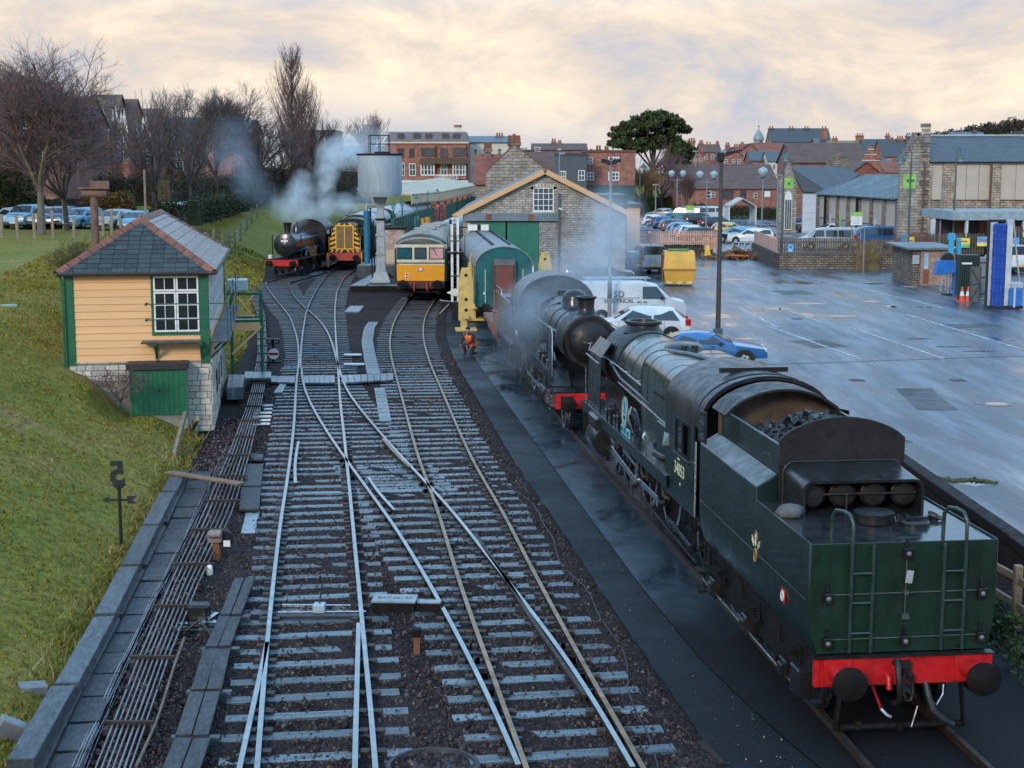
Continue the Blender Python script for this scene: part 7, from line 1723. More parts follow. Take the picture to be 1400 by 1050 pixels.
 # lamp posts
m_post=M('post_dark',(.055,.05,.05),.45,.2,.3,1.5);m_pgrey=M('post_grey',(.22,.25,.28),.45,.2,.2,1.5);m_pgreen=M('post_lamp_green',(.06,.10,.095),.45,.1,.2,1.5)
def pole(name,label,px,pyb,pyt,r=.07,mat=m_post,z=CPZ,Y=None,group=None):
 q=P(px,pyb,z)if Y is None else Vector((XP(px,Y,z),Y,z));o=E(name,label,'lamp post',q,0,group);h=ZP(pyt,q.y)-z
 MB().tube([(0,0,0),(0,0,h)],r*1.25,10,r*.8).build('column',mat,o,50);return o,h,q.y/2022
o,h,s=pole('flood_lamp_post','tall black post with flood lamps standing by the blue car',981,482,212,.085)
MB().b2(-.17,.17,-.14,.14,.2,.95).build('control_cabinet',M('cabinet_green',(.05,.09,.10),.4),o,0,.02)
MB().b2(-.18,.1,-.15,.15,h-.25,h+.1).build('lamp_head',m_blk,o,0,.03);MB().loft([[(.12,y,h-.05),(.75,y,h+.14),(.72,y,h+.22),(.15,y,h+.12)]for y in(-.22,.22)]).build('flood_lamp',m_blk,o,0,.01)
o,h,s=pole('flood_lamp_post','grey post with twin flood lamps in front of the van lettering',833,446,222,.075,m_pgrey)
for s_ in(-1,1):MB().loft([[(s_*.06,y,h-.12),(s_*.46,y,h+.02),(s_*.42,y,h+.16),(s_*.08,y,h+.12)]for y in(-.2,.16)]).build('flood_lamp',m_blk,o,0,.01)
MB().tube([(0,0,h-.2),(0,0,h+.25)],.03,6).build('stay',m_post,o,40);MB().b2(-.1,.1,-.15,.05,1.3,2.0).build('control_cabinet',m_post,o,0)
o,h,s=pole('lamp_post','thin grey post with small lamps standing against the shed gable',764,395,208,.05,m_pgrey,.2)
MB().b2(-.05,.35,-.06,.06,h-.15,h).lathe([(.02,h),(.14,h+.1),(.1,h+.22),(.02,h+.25)],(-.0,0,0),2,12).build('lamp_head',m_pgrey,o,30)
def globes(px,pyb,pyt,two,lab,r=.42):
 o,h,s=pole('globe_lamp_post',lab,px,pyb,pyt+4,.07,m_pgrey,CPZ,None,'globe lamp posts in the car park')
 gm=M('globe_glass',(.30,.38,.42),.1,0,.2,1.)
 for x in((-.75,.75)if two else(0,)):
  if two:MB().tube([(0,0,h-.4),(x,0,h-.4),(x,0,h)],.05,6).build('arm',m_pgrey,o,40)
  MB().lathe([(.02,h-.1),(.2,h),(r,h+r),(r*.8,h+1.6*r),(.02,h+2*r)],(x,0,0),2,16).build('globe',gm,o,60);MB().lathe([(.12,h-.12),(.24,h+.08),(.1,h+.1)],(x,0,0),2,12).build('globe_collar',m_post,o,40)
globes(925,305,238,True,'twin globe lamp post nearest the pine',.46);globes(965,322,240,True,'twin globe lamp post amid the middle cars',.42);globes(1041,330,238,False,'single globe lamp post by the pink boarded wall',.5)
for px,pb,pt,lab in((950,292,207,'tall plain post beside the pine'),(1006,290,242,'short plain post before the brick hall'),(896,300,253,'green topped post near the willow'),(1062,308,240,'thin white pole beside the brick hall gable')):
 o,h,s=pole('lamp_post',lab,px,pb,pt,.09,m_pgrey,CPZ);MB().b2(-.5,.45,-.1,.1,h-.05,h+.15).build('lamp_head',m_pgrey,o,0)
def lantern(px,pb,pt,lab,mat=m_pgreen,swan=1):
 o,h,s=pole('lantern_post',lab,px,pb,pt+22,.075,mat,CPZ,None,'swan neck lantern posts')
 k=.9;
 MB().tube([(0,0,h-.1),(0,0,h+.7),(swan*.15,0,h+1.05),(swan*.4,0,h+1.0),(swan*.5,0,h+.7),(swan*.5,0,h+.5)],.035,6).build('swan_neck',mat,o,50)
 MB().lathe([(.03,h+.55),(.12,h+.5),(.36,h+.15),(.36,h+.08),(.02,h+.1)],(swan*.5,0,0),2,16).build('shade',mat,o,40)
 MB().lathe([(.30,h+.09),(.2,h-.1),(.02,h-.16)],(swan*.5,0,0),2,14).build('lens',M('lantern_lens',(.50,.55,.55),.12),o,50);return o
o=lantern(1068,366,197,'green lantern post with red foot at the corner of the brown fence',swan=.3);MB().cyl((0,0,0),(0,0,.7),.14,n=10).build('red_sleeve',M('sleeve_red',(.55,.08,.03)),o,30)
o=lantern(1240,372,200,'lantern post with grey cabinet against the stone gable',swan=-1.4);MB().b2(-.55,-.05,-.25,.25,.2,2.6).build('grey_cabinet',M('cabinet_blue_grey',(.10,.17,.22),.4),o,0,.02)
lantern(1302,352,197,'lantern post in front of the panelled stone wall',swan=.6)
lantern(874,318,208,'green lantern post beside the willow',swan=.8)
o,h,s=pole('lamp_post','bare thin pole before the white door of the stone building',1284,350,254,.06,m_pgrey,CPZ)
o,h,s=pole('sign_pole','thin grey pole in front of the brown fence by the dry shrub',1180,370,308,.04,m_pgrey,CPZ)
# signs
def sign(px,py0,py1,w_px,Y,lab,top,low,pb=None):
 z1,z0=ZP(py0,Y),ZP(py1,Y);x=XP(px,Y,z0);wd=w_px*Y/2022/2
 o=E('car_park_sign',lab,'sign',(x,Y,CPZ));zz=z0-CPZ;z2=z1-CPZ
 MB().b2(-wd,wd,0,.05,zz,zz+(z2-zz)*.68).build('sign_panel',low,o,0);MB().b2(-wd,wd,0,.05,zz+(z2-zz)*.69,z2).build('sign_header',top,o,0)
 t=MB()
 for k in range(4):t.b2(-wd*.7,wd*(.7-.25*(k%2)),-.01,0,zz+(z2-zz)*(.12+.13*k),zz+(z2-zz)*(.16+.13*k))
 t.build('small_print',M('print_grey',(.45,.47,.47)),o,0)
 for s_ in(-1,1):MB().b2(s_*wd*.8-.04,s_*wd*.8+.04,.05,.12,0,z2).build('sign_post',m_pgrey,o,0)
m_lime=M('sign_green',(.25,.50,.10),.5);m_swhite=M('sign_white',(.68,.72,.70),.5)
sign(943,281,303,11,190,'white sign with green header among the far parked cars',m_lime,m_swhite);sign(1171,290,308,15,128,'white sign with green header behind the brown fence',m_lime,m_swhite)
q=Q(1081,339,WYc);o=E('parking_sign','square blue sign with white ring on the brown fence','sign',(q.x,q.y,q.z));MB().b2(-.24,.24,0,.02,-.30,.30).build('panel',M('sign_blue',(.02,.24,.50),.4),o,0);MB().tube([(.16*math.cos(t),-.01,.05+.16*math.sin(t))for t in[i*math.pi/10 for i in range(21)]],.022,5).b2(-.15,.15,-.01,0,-.24,-.18).build('ring',m_swhite,o,0)
for px,py,Y,a_,b_,lab in((1244,331,105,(.75,.6,.05),(.35,.5,.55),'small yellow notice on the grey cabinet'),(1317,332,111.9,(.75,.6,.08),(.15,.45,.25),'yellow banner with green edge on the dark fence'),(1345,330,111.9,(.08,.35,.6),(.75,.6,.1),'blue and yellow banner on the dark fence'),(1384,332,103.9,(.05,.3,.6),(.75,.6,.1),'blue banner beside the tall brush')):
 q=Q(px,py,Y-.1);o=E('notice',lab,'notice',(q.x,q.y,q.z));w2=.3 if px<1300 else .5;MB().b2(-w2,w2,0,.02,-.1,.36).build('notice_panel',M('np%d'%px,a_,.5),o,0);MB().b2(-w2,w2,0,.02,-.36,-.10).build('notice_footer',M('nf%d'%px,b_,.5),o,0);MB().b2(-w2*.7,w2*.6,-.008,0,.05,.16).build('notice_print',M('print_red',(.5,.1,.08)),o,0)
 # trolley shelter, bike hoops, bollards
q=P(1015,306,CPZ);o=E('trolley_shelter','white framed trolley shelter with pitched top in the car park','shelter',(q.x,q.y,CPZ));hs_=1.75
fr_=MB()
for y in(0,5):
 fr_.tube([(-hs_,y,0),(-hs_,y,2.3),(0,y,3.3),(hs_,y,2.3),(hs_,y,0)],.08,6)
for x,z in((-hs_,2.3),(0,3.3),(hs_,2.3)):fr_.tube([(x,0,z),(x,5,z)],.07,6)
fr_.build('frame',m_white,o,40)
for s_ in(-1,1):
 for k in range(5):MB().b2(s_*hs_-.03,s_*hs_+.03,k*1.0+.1,k*1.0+.6,.3,2.2).build('side_slat',M('slat_pale',(.45,.52,.56)),o,0)
 MB().add([(0,-.1,3.36),(s_*1.85,-.1,2.33),(s_*1.85,5.1,2.33),(0,5.1,3.36)],[(0,1,2,3)]).add([(0,-.1,3.33),(s_*1.85,-.1,2.30),(s_*1.85,5.1,2.30),(0,5.1,3.33)],[(0,1,2,3)]).build('roof_sheet',M('sheet_pale',(.30,.36,.40),.3),o,0)
for k in range(3):
 tq=Vector((q.x-.9+k*.75,q.y+1.5,CPZ));o2_=E('shopping_trolley',('shopping trolley against the near post of the white shelter','middle shopping trolley inside the white shelter','shopping trolley toward the globe lamp side of the shelter')[k],'trolley',tq,0,'trolleys in the shelter');MB().b2(-.28,.28,0,.9,.5,1.0).build('basket',M('trolley_green',(.02,.07,.05)),o2_,0);MB().tube([(-.28,-.1,1.05),(.28,-.1,1.05)],.03,6).b2(-.26,.26,.0,.9,.12,.18).build('handle',m_trim,o2_,0)
for k in range(4):
 q=P(1006+k*8,345,CPZ);tag(MB().tube([(-.35,0,0),(-.35,0,.7),(-.2,0,.85),(.2,0,.85),(.35,0,.7),(.35,0,0)],.04,6).build('bike_hoop',m_rail_,None,40,0,q,.4),('steel bike hoop nearest the rubble heap and black lamp post','second steel bike hoop along from the rubble heap','third steel bike hoop along from the rubble heap','steel bike hoop hard against the pink boarded wall')[k],'bike hoop','bike hoops behind the rubble heap')
 # yellow skip
q=P(929,391,CPZ);o=E('enclosed_skip','yellow enclosed skip with sloping top standing in the wet yard','skip',(q.x,q.y,CPZ),R(-3))
m_sk=M('skip_yellow',(.66,.36,.05),.5,0,.2,1.2,.08,12,(.30,.16,.05),.6)
MB().loft([[(-.88,.1,.12),(.88,.1,.12),(.88,1.7,.12),(-.88,1.7,.12)],[(-.98,-.02,1.0),(.98,-.02,1.0),(.98,1.85,1.0),(-.98,1.85,1.0)]]).build('body',m_sk,o,0,.02)
MB().loft([[(-1.0,-.05,1.02),(1.0,-.05,1.02),(1.0,1.88,1.02),(-1.0,1.88,1.02)],[(-.96,.06,1.5),(.96,.06,1.5),(.98,1.88,1.5),(-.98,1.88,1.5)],[(-.93,.45,2.05),(.93,.45,2.05),(.93,1.8,2.1),(-.93,1.8,2.1)]]).build('hood',m_sk,o,0,.02)
MB().b2(-1.03,1.03,-.09,-.04,.97,1.06).build('rim',M('skip_rim',(.35,.16,.03)),o,0)
for x in(-.6,0,.6):MB().b2(x-.18,x+.18,.02,.07,.14,.28).build('pocket',M('skip_pale',(.62,.48,.2)),o,0)
MB().b2(-.7,.6,1.0,1.5,2.08,2.2).build('green_tarpaulin',M('tarp_green',(.10,.22,.08)),o,0,.03);MB().b2(-1.06,-.99,.1,1.7,.3,1.9).build('side_lug',M('skip_brown',(.20,.07,.03)),o,0)
# grit bin
q=P(1235,381,CPZ);o=E('grit_bin','pale yellow grit bin in front of the hut','bin',(q.x,q.y,CPZ),.2);m_gb=M('bin_yellow',(.62,.50,.18),.5)
MB().loft([[(-.32,-.25,0),(.32,-.25,0),(.32,.25,0),(-.32,.25,0)],[(-.42,-.32,.6),(.42,-.32,.6),(.42,.32,.6),(-.42,.32,.6)]]).build('body',m_gb,o,0,.03);MB().loft([[(-.45,-.36,.6),(.45,-.36,.6),(.45,.36,.6),(-.45,.36,.6)],[(-.38,-.25,.78),(.38,-.25,.78),(.38,.3,.82),(-.38,.3,.82)]]).build('lid',m_gb,o,0,.03)
# hut
HY=91;q0,q1=XP(1258,HY,1),XP(1304,HY,1)
o=E('flat_roofed_hut','flat roofed brick hut with stone side and blue panel','hut',(q0,HY,CPZ),-.06);wd=q1-q0
m_hbrick=brickmat('hut_brick',(.36,.21,.15),(.28,.16,.12),(.26,.2,.16),.23,.08,.012);
MB().b2(0,wd,0,4,0,2.15).build('wall',m_hbrick,o,0);MB().b2(-.45,-.001,.1,6.5,0,2.2).build('stone_side',m_wall,o,0);MB().b2(-.9,wd+.25,-.25,6.8,2.17,2.33).build('roof',M('felt_blue',(.10,.14,.15),.4),o,0,.02)
MB().b2(.2,.45,-.03,0,1.0,2.0).build('blue_panel',M('panel_sky',(.25,.42,.52)),o,0);MB().b2(-.5,-.1,-.05,.1,1.3,1.85).build('meter_box',M('meter_grey',(.30,.33,.35)),o,0);MB().b2(.16,.50,-.02,0,.1,1.0).build('rusty_door',m_rustp,o,0);MB().b2(1.05,1.75,-.25,0,1.15,1.55).build('coin_box',M('coin_blue',(.06,.32,.45)),o,0,.02)
# car wash machine by the hut (blue)
KY=84.;o=E('wash_machine','blue vehicle washing machine with twin posts and hood before the hut','wash machine',(XP(1298,KY,1),KY,CPZ));m_bl=M('machine_blue',(.02,.15,.48),.4,0,.2,1.5,dirt=(.03,.08,.2),dirtamt=.5);m_lbl=M('machine_light_blue',(.04,.32,.55),.4,0,.15,1.5)
k=KY/2022
MB().b2(-.14,.12,-.1,.1,1.6,3.5).b2(-.2,.2,-.12,.12,3.1,3.45).build('short_post',m_lbl,o,0);MB().b2(.35,.55,-.1,.12,0,3.2).build('tall_post',m_lbl,o,0,.02);MB().b2(.2,.7,-.2,.3,.25,1.4).build('pump_box',m_bl,o,0,.03)
MB().loft([[(-.95,y,1.15),(.2,y,1.25),(.28,y,1.95),(-.75,y,1.98)]for y in(-.35,.3)]).build('hood',m_bl,o,0,.03);MB().lathe([(.02,-.2),(.35,-.2),(.35,.1),(.02,.1)],(-.2,0,2.05),1,16).build('hose_reel',m_trim,o,40)
for x in(-.45,-.2,.0):MB().tube([(x,0,.25),(x,0,1.2)],.05,6).build('pipe',m_rail_,o,40)
MB().cyl((-.5,-.1,.2),(-.5,-.1,.6),.14,n=10).cyl((-.1,-.15,.1),(-.1,-.15,.55),.12,n=10).build('pump',m_pgrey,o,40);MB().b2(-.35,.75,-.4,.3,0,.08).build('base_frame',m_trim,o,0);MB().lathe([(.22,.0),(.2,.45),(.02,.45)],(.25,-.5,0),2,14).build('blue_tub',m_bl,o,40)
# dark container, gate, grey cladding
DYc=79.;o=E('store_container','dark green ribbed container with grey side panels between the washing machines','container',(XP(1312,DYc+1.5,1),DYc+1.5,CPZ));m_dk=M('container_green',(.012,.028,.024),.5,0,.2,1.5)
MB().b2(0,1.05,.05,.9,0,2.45).build('body',m_dk,o,0);MB().b2(1.06,1.6,.1,.9,.1,2.3).build('grey_side',M('clad_grey',(.20,.23,.25),.4),o,0)
for k in range(9):MB().b2(.02+k*.115,.09+k*.115,.0,.05,.05,2.4).build('rib',m_dk,o,0)
for z in(.3,1.2,2.0):MB().b2(1.05,1.62,.04,.1,z,z+.08).build('side_rail',M('rail_maroon',(.10,.03,.03)),o,0)
for k in range(5):MB().b2(1.1+k*.1,1.17+k*.1,.07,.1,.1,2.3).build('panel_rib',M('clad_grey',(.20,.23,.25)),o,0)
MB().b2(.05,.6,-.03,.0,1.95,2.05).build('strip_lamp',m_white,o,0)
o=E('sheeted_gate','grey sheeted gate leaf with diagonal brace standing open','gate',(XP(1325,78.5,1),78.5,CPZ),.15);MB().b2(0,.62,0,.04,.1,1.95).build('sheet',M('gate_grey',(.10,.11,.105),.5),o,0)
for a,b in(((.03,.12),(.6,1.0)),((.6,1.0),(.03,1.9))):MB().beam((a[0],-.02,a[1]),(b[0],-.02,b[1]),.04,.05).build('brace',M('gate_dark',(.05,.055,.055)),o,0)
MB().b2(0,.62,-.03,.0,1.0,1.06).b2(0,.05,-.03,0,.1,1.95).b2(.57,.62,-.03,0,.1,1.95).build('gate_frame',M('gate_dark',(.05,.055,.055)),o,0)
def cone(px,py,lab):
 q=P(px,py,CPZ);o=E('traffic_cone',lab,'cone',(q.x,q.y,CPZ),0,'traffic cones by the container');mo=M('cone_red',(.65,.08,.03),.5)
 MB().lathe([(.24,.0),(.24,.05),(.16,.06),(.125,.30)],(0,0,0),2,14,False).build('base',mo,o,40);MB().lathe([(.125,.30),(.08,.55)],(0,0,0),2,14,False).build('white_band',m_white,o,40);MB().lathe([(.08,.55),(.035,.80),(.01,.80)],(0,0,0),2,14).build('tip',mo,o,40)
cone(1310,409,'traffic cone at the back, half hidden, near the blue tub');cone(1315,412,'traffic cone in front beside the blue tub');cone(1323,412,'traffic cone beside the grey gate leaf')
# tall brush gantry
BYc=75.5;o=E('wash_gantry','tall white car wash upright with long blue rotary brush','car wash',(XP(1366,BYc,1),BYc,CPZ));k=BYc/2022;H=120*k
m_gw=M('gantry_white',(.50,.54,.56),.4,0,.15,1.5,dirt=(.25,.25,.26),dirtamt=.5)
MB().b2(-.60,-.20,.15,.5,.15,H).build('side_panel',m_gw,o,0);MB().b2(.22,.52,-.1,.35,.1,H+.05).build('column',m_gw,o,0,.01);MB().b2(-.62,.2,.1,.4,H-.06,H+.05).build('top_beam',m_trim,o,0);MB().b2(-.63,-.58,.1,.4,.1,H).build('edge_post',m_trim,o,0)
br_=MB();nb_=26;rings=[]
for j in range(60):
 z=.12+(H-.25)*j/59;rr=.31+.010*math.sin(j*1.9)+.008*math.sin(j*.7);rr*=.7 if j==59 else 1
 rings.append([(-.12+(rr+(.03 if i%2 else-.015))*math.cos(2*math.pi*i/nb_),(rr+(.03 if i%2 else-.015))*math.sin(2*math.pi*i/nb_),z)for i in range(nb_)])
br_.loft(rings).build('rotary_brush',M('brush_blue',(.008,.055,.32),.7,0,.3,3,.5,25),o,25)
for j in range(13):MB().tube([(.2,-.12,.3+j*.33),(.1,-.2,.25+j*.33)],.018,4).build('spray_nozzle',m_trim,o,0)
MB().b2(.42,1.1,-.3,.4,.1,1.05).build('motor_box',m_bl,o,0,.04);MB().b2(.62,.72,-.33,-.29,.1,1.1).build('box_strip',m_gw,o,0);MB().b2(.5,1.15,-.25,.4,1.05,1.35).build('control_head',M('control_pale',(.35,.42,.46)),o,0,.05)
MB().tube([(.55,.0,H),(.75,.0,3.0),(1.0,.0,1.3)],.04,6).tube([(.52,.0,2.2),(.9,.0,2.15)],.03,6).build('hose_pipe',m_rail_,o,40);MB().b2(-.65,1.15,-.3,.5,.05,.16).build('base',m_trim,o,0)
for x in(-.55,.35,1.0):MB().cyl((x,-.35,.1),(x,-.25,.1),.1,n=10).build('roller',m_trim,o,40)
# manholes, puddle weed, patches in the tarmac
for px,py,r_,lab in((1243,392,.5,'sandy worn patch around a cover near the grit bin'),):
 q=P(px,py,CPZ+.006);tag(MB().lathe([(.01,.0),(r_,.0),(r_,.002)],q,2,20).build('manhole_cover',M('worn_patch',(.34,.24,.14),.6),None,0),lab,'manhole cover')
q=P(1362,552,CPZ+.004);tag(MB().sheet([q+Vector((.62*math.cos(t)*(1+.15*math.sin(3*t)),.55*math.sin(t),0))for t in[2*math.pi*i/28 for i in range(28)]]).build('puddle_rim',M('puddle_mud',(.04,.022,.02),.3),None,0),kind='structure')
m_pud=M('puddle_water',(.02,.025,.03),.03,0,.1,1,rvar=.0,spec=1.)
tag(MB().sheet([q+Vector((.02+.36*math.cos(t)*(1+.1*math.sin(2*t)),.30*math.sin(t),.003))for t in[2*math.pi*i/24 for i in range(24)]]).build('puddle',m_pud,None,0),kind='structure')
rp_=random.Random(21)
for px,py,a,b in((1062,330+92,1.2,.8),(1105,415,1.6,.7),(955,381,2.6,1.6),(1000,382,1.6,1.1),(1190,412,.9,.7),(1150,432,1.6,.6),(985,432,1.0,1.8),(1020,463,.8,.5),(1255,463,.9,.4),(1217,419,.5,.9),(1265,420,.6,.9),(1300,474,1.2,.3),(1338,480,1.,.3),(1195,388,1.,.8),(1330,660,.6,.6)):
 q=P(px,py,CPZ+.003);ph=rp_.uniform(0,6)
 a,b=a*.6,b*.6
 tag(MB().sheet([q+Vector((a*math.cos(t)*(1+.25*math.sin(3*t+ph)+.12*math.sin(7*t)),b*math.sin(t)*(1+.2*math.sin(5*t+ph)),0))for t in[2*math.pi*i/40 for i in range(40)]]).build('puddle',m_pud,None,0),kind='structure')
m_moss=M('moss',(.06,.075,.02),.9,0,.5,6,.5,15)
ms=MB();q=P(1318,657,CPZ);rm=random.Random(4)
for k in range(260):
 t=rm.uniform(-1,1);x,y=t*.62+rm.gauss(0,.05),-.22*t+.12*math.sin(t*4)+rm.gauss(0,.07);s_=rm.uniform(.02,.05);ms.box((q.x+x,q.y+y,CPZ+s_*.4),(s_,s_,s_),Matrix.Rotation(rm.uniform(0,3),3,(rm.random(),rm.random(),.4)))
tag(ms.build('moss_patch',m_moss,None,0),'mossy clump of weeds growing through the wet tarmac','moss',None,'stuff')
person('person','person in red coat walking by the arched stone gable',(XP(1068,178,1),178,CPZ),R(150),ST,(m_dark,m_redc,m_dark))
# ================================================================ the town
m_brick=brickmat('town_brick',(.33,.115,.075),(.25,.085,.06),(.28,.20,.16),.6,.2,.02,.8,bump=.3,var=.25)
m_brickd=brickmat('town_brick_dark',(.27,.115,.095),(.20,.085,.07),(.24,.17,.14),.6,.2,.02,.8,bump=.3,var=.3)
m_tstone=brickmat('town_stone',(.36,.32,.27),(.25,.22,.19),(.16,.14,.12),.7,.26,.03,.85,bump=.8,var=.3)
m_tstoned=brickmat('town_stone_dark',(.25,.20,.16),(.15,.125,.10),(.09,.08,.07),.7,.26,.03,.85,bump=.8,var=.35)
m_render=M('cream_render',(.60,.55,.44),.7,0,.12,.4)
m_tile=M('red_tile',(.22,.07,.045),.75,0,.3,.7,.4,6,(.10,.05,.035),.6,.1,0,(1,1,3))
m_tiled=M('brown_tile',(.10,.055,.045),.75,0,.3,.7,.4,6,(.11,.09,.04),.5,.1,0,(1,1,3))
m_mans=M('mansard_slate',(.15,.12,.125),.6,0,.2,.6,.3,6)
m_beige=M('beige_panel',(.46,.39,.32),.6,0,.1,.5,.03,10,(.32,.27,.23),.35)
m_metal=M('wet_metal_roof',(.16,.22,.26),.25,.3,.4,.9,.15,6,(.05,.08,.10),.9,.12,0,(2.2,.5,.5))
m_clad=M('white_cladding',(.50,.55,.60),.45,0,.1,.5)
m_town_win=M('window_white',(.66,.66,.63),.5)
def tw(root,cx,cy,w,h,Y,y,frame=None,pane=None,bars=1,x0=0.):
 """window of a far building at survey position (cx, cy), size in picture units, on the front plane"""
 k=Y/2022;X=XP(cx,Y,ZP(cy,Y))-x0;Z=ZP(cy,Y);W_,H_=w*k/2,h*k/2;f=.22*min(1,W_)
 fr=MB().b2(X-W_,X+W_,y-.12,y,Z-H_,Z-H_+f).b2(X-W_,X+W_,y-.12,y,Z+H_-f,Z+H_).b2(X-W_,X-W_+f,y-.12,y,Z-H_+f,Z+H_-f).b2(X+W_-f,X+W_,y-.12,y,Z-H_+f,Z+H_-f)
 for i in range(1,bars+1):x=X-W_+2*W_*i/(bars+1);fr.b2(x-f*.35,x+f*.35,y-.10,y,Z-H_+f,Z+H_-f)
 fr.b2(X-W_+f,X+W_-f,y-.09,y-.001,Z-.05,Z+.05)
 o=fr.build('window',frame or m_town_win,root,0);MB().b2(X-W_+.02,X+W_-.02,y-.05,y-.01,Z-H_+.02,Z+H_-.02).build('pane',pane or m_glassb,o,0)
def house(name,label,cat,px0,px1,Y,eave,ridge,depth,wall,roofm,kind='x',wins=(),chims=(),z0=.3,over=.3,group=None,ridx=None,wf=None,pane=None,zig=None):
 """eave, ridge: survey heights; kind 'x' ridge across the view, 'y' gable towards us, 'flat', 'hip'"""
 x0,x1=XP(px0,Y,5),XP(px1,Y,5);ze=ZP(eave,Y);xm=(x0+x1)/2;hw=(x1-x0)/2
 o=E(name,label,cat,(xm,Y,0),0,group)
 if kind=='x':
  zr=ZP(ridge,Y+depth/2);sec=[(0,z0),(depth,z0),(depth,ze),(depth/2,zr),(0,ze)]
  MB().pris(sec,0,-hw,hw).build('wall',wall,o,0)
  rb=MB();t=.12
  for a,b in(((-over,ze-over*(zr-ze)/(depth/2)),(depth/2,zr)),((depth+over,ze-over*(zr-ze)/(depth/2)),(depth/2,zr+.003))):
   rb.loft([[(x,a[0],a[1]+.02),(x,b[0],b[1]+.02),(x,b[0],b[1]+t+.02),(x,a[0],a[1]+t+.02)]for x in(-hw-.2,hw+.2)])
  ro_=rb.build('roof',roofm,o,0)
 elif kind=='y':
  zr=ZP(ridge,Y);rx=0 if ridx is None else XP(ridx,Y,5)-xm
  MB().pris([(-hw,z0),(hw,z0),(hw,ze),(rx,zr),(-hw,ze)],1,0,depth).build('wall',wall,o,0)
  rb=MB()
  for s in(-1,1):rb.loft([[(s*(hw+over),y,ze-over*.6+.02),(rx,y,zr+.02),(rx,y,zr+.16),(s*(hw+over),y,ze-over*.6+.16)]for y in(.02 if over<.1 else-.25,depth+.2)])
  ro_=rb.build('roof',roofm,o,0)
 elif kind=='hip':
  zr=ZP(ridge,Y+depth/2);MB().b2(-hw,hw,0,depth,z0,ze).build('wall',wall,o,0);i=min(depth/2,hw*.8)
  ro_=MB().add([(-hw-over,-over,ze),(hw+over,-over,ze),(hw+over,depth+over,ze),(-hw-over,depth+over,ze),(-hw+i,depth/2,zr),(hw-i,depth/2,zr)],[(0,1,5,4),(1,2,5),(2,3,4,5),(3,0,4),(3,2,1,0)]).build('roof',roofm,o,0)
 else:
  MB().b2(-hw,hw,0,depth,z0,ze).build('wall',wall,o,0);ro_=MB().b2(-hw-.15,hw+.15,-.15,depth+.15,ze,ze+.3).build('roof',roofm,o,0)
 for cx,top,wpx,bot in chims:
  yc=depth*(.5 if kind!='y' else .3);kk=(Y+yc)/2022;X=XP(cx,Y+yc,8)-xm;zt,zb=ZP(top,Y+yc),ZP(bot,Y+yc)
  c_=MB().b2(X-wpx*kk/2,X+wpx*kk/2,yc-.5,yc+.5,zb-.6,zt-.5).b2(X-wpx*kk/2-.12,X+wpx*kk/2+.12,yc-.62,yc+.62,zt-.5,zt-.2).build('chimney',m_brick if wall is not m_tstone else m_tstoned,ro_,0)
  n=max(2,int(wpx/3))
  for k_ in range(n):x=X-wpx*kk/2+wpx*kk*(k_+.5)/n;MB().lathe([(.16,zt-.2),(.14,zt+.35),(.1,zt+.36)],(x,yc,0),2,8).build('chimney_pot',m_terra,c_,40)
 for q in wins:tw(o,q[0],q[1],q[2],q[3],Y,-.001,wf if len(q)<6 else q[5],pane,q[4]if len(q)>4 else 1,xm)
 return o
 # the red hotel
H1=270
hotel=house('brick_hotel','four storey red brick hotel with purple mansard behind the platform canopy','building',527,640,H1,195,181,14,m_brick,m_mans,'flat',[],[],0)
dkw=M('window_dark_frame',(.07,.04,.04),.5)
kk=H1/2022;xm=(XP(527,H1,5)+XP(640,H1,5))/2;hw=(XP(640,H1,5)-XP(527,H1,5))/2
MB().loft([[(-hw-.1,-.2,ZP(195,H1)),(hw+.1,-.2,ZP(195,H1)),(hw+.1,13,ZP(195,H1)),(-hw-.1,13,ZP(195,H1))],[(-hw+.6,.9,ZP(180,H1)),(hw-.4,.9,ZP(180,H1)),(hw-.4,12,ZP(180,H1)),(-hw+.6,12,ZP(180,H1))]]).build('mansard',m_mans,hotel,0)
MB().b2(-hw-.2,hw+.2,-.35,0,ZP(196,H1),ZP(194,H1)).build('cornice',m_render,hotel,0)
for cx in(548,570,586,609,624):tw(hotel,cx,188,9,11,H1,.25,dkw,m_glassb,1,xm)
for cx,w_,b_ in((563,7,0),(607,10,1),(548,8,1)):tw(hotel,cx,209,w_,12,H1,-.001,dkw,m_glassb,b_,xm)
for cx,w_ in((585,20),(628,19)):
 X=XP(cx,H1,8)-xm;MB().b2(X-w_*kk/2,X+w_*kk/2,-.9,0,ZP(245,H1),ZP(199,H1)).build('bay',m_brick,hotel,0);tw(hotel,cx,208,w_-2,12,H1,-.901,dkw,m_glassb,2,xm);tw(hotel,cx,232,w_-1,16,H1,-.901,m_town_win,m_glassb,3,xm)
MB().b2(XP(575,H1,5)-xm,hw+.3,-1.6,-.0,ZP(224,H1),ZP(216,H1)).build('tile_hanging',m_tiled,hotel,0)
for cx,w_ in((564,9),(607,9),(550,7)):tw(hotel,cx,232,w_,17,H1,-.001,m_town_win,m_glassb,1,xm)
bal=MB().b2(XP(596,H1,5)-xm,XP(627,H1,5)-xm,-1.5,-1.4,ZP(240,H1),ZP(238.5,H1));
for k in range(16):x=XP(596,H1,5)-xm+k*.27;bal.b2(x-.05,x+.05,-1.48,-1.42,ZP(246,H1),ZP(240,H1))
bal.build('balcony_rail',m_town_win,hotel,0);MB().b2(-hw+3,hw,-1.2,0,ZP(250,H1),ZP(246.5,H1)).build('shop_fascia',m_town_win,hotel,0)
for cx,w_ in((568,12),(584,12),(606,20),(550,8)):tw(hotel,cx,256,w_,9,H1,-.001,M('shop_ochre',(.35,.20,.06)),m_glass,0,xm)
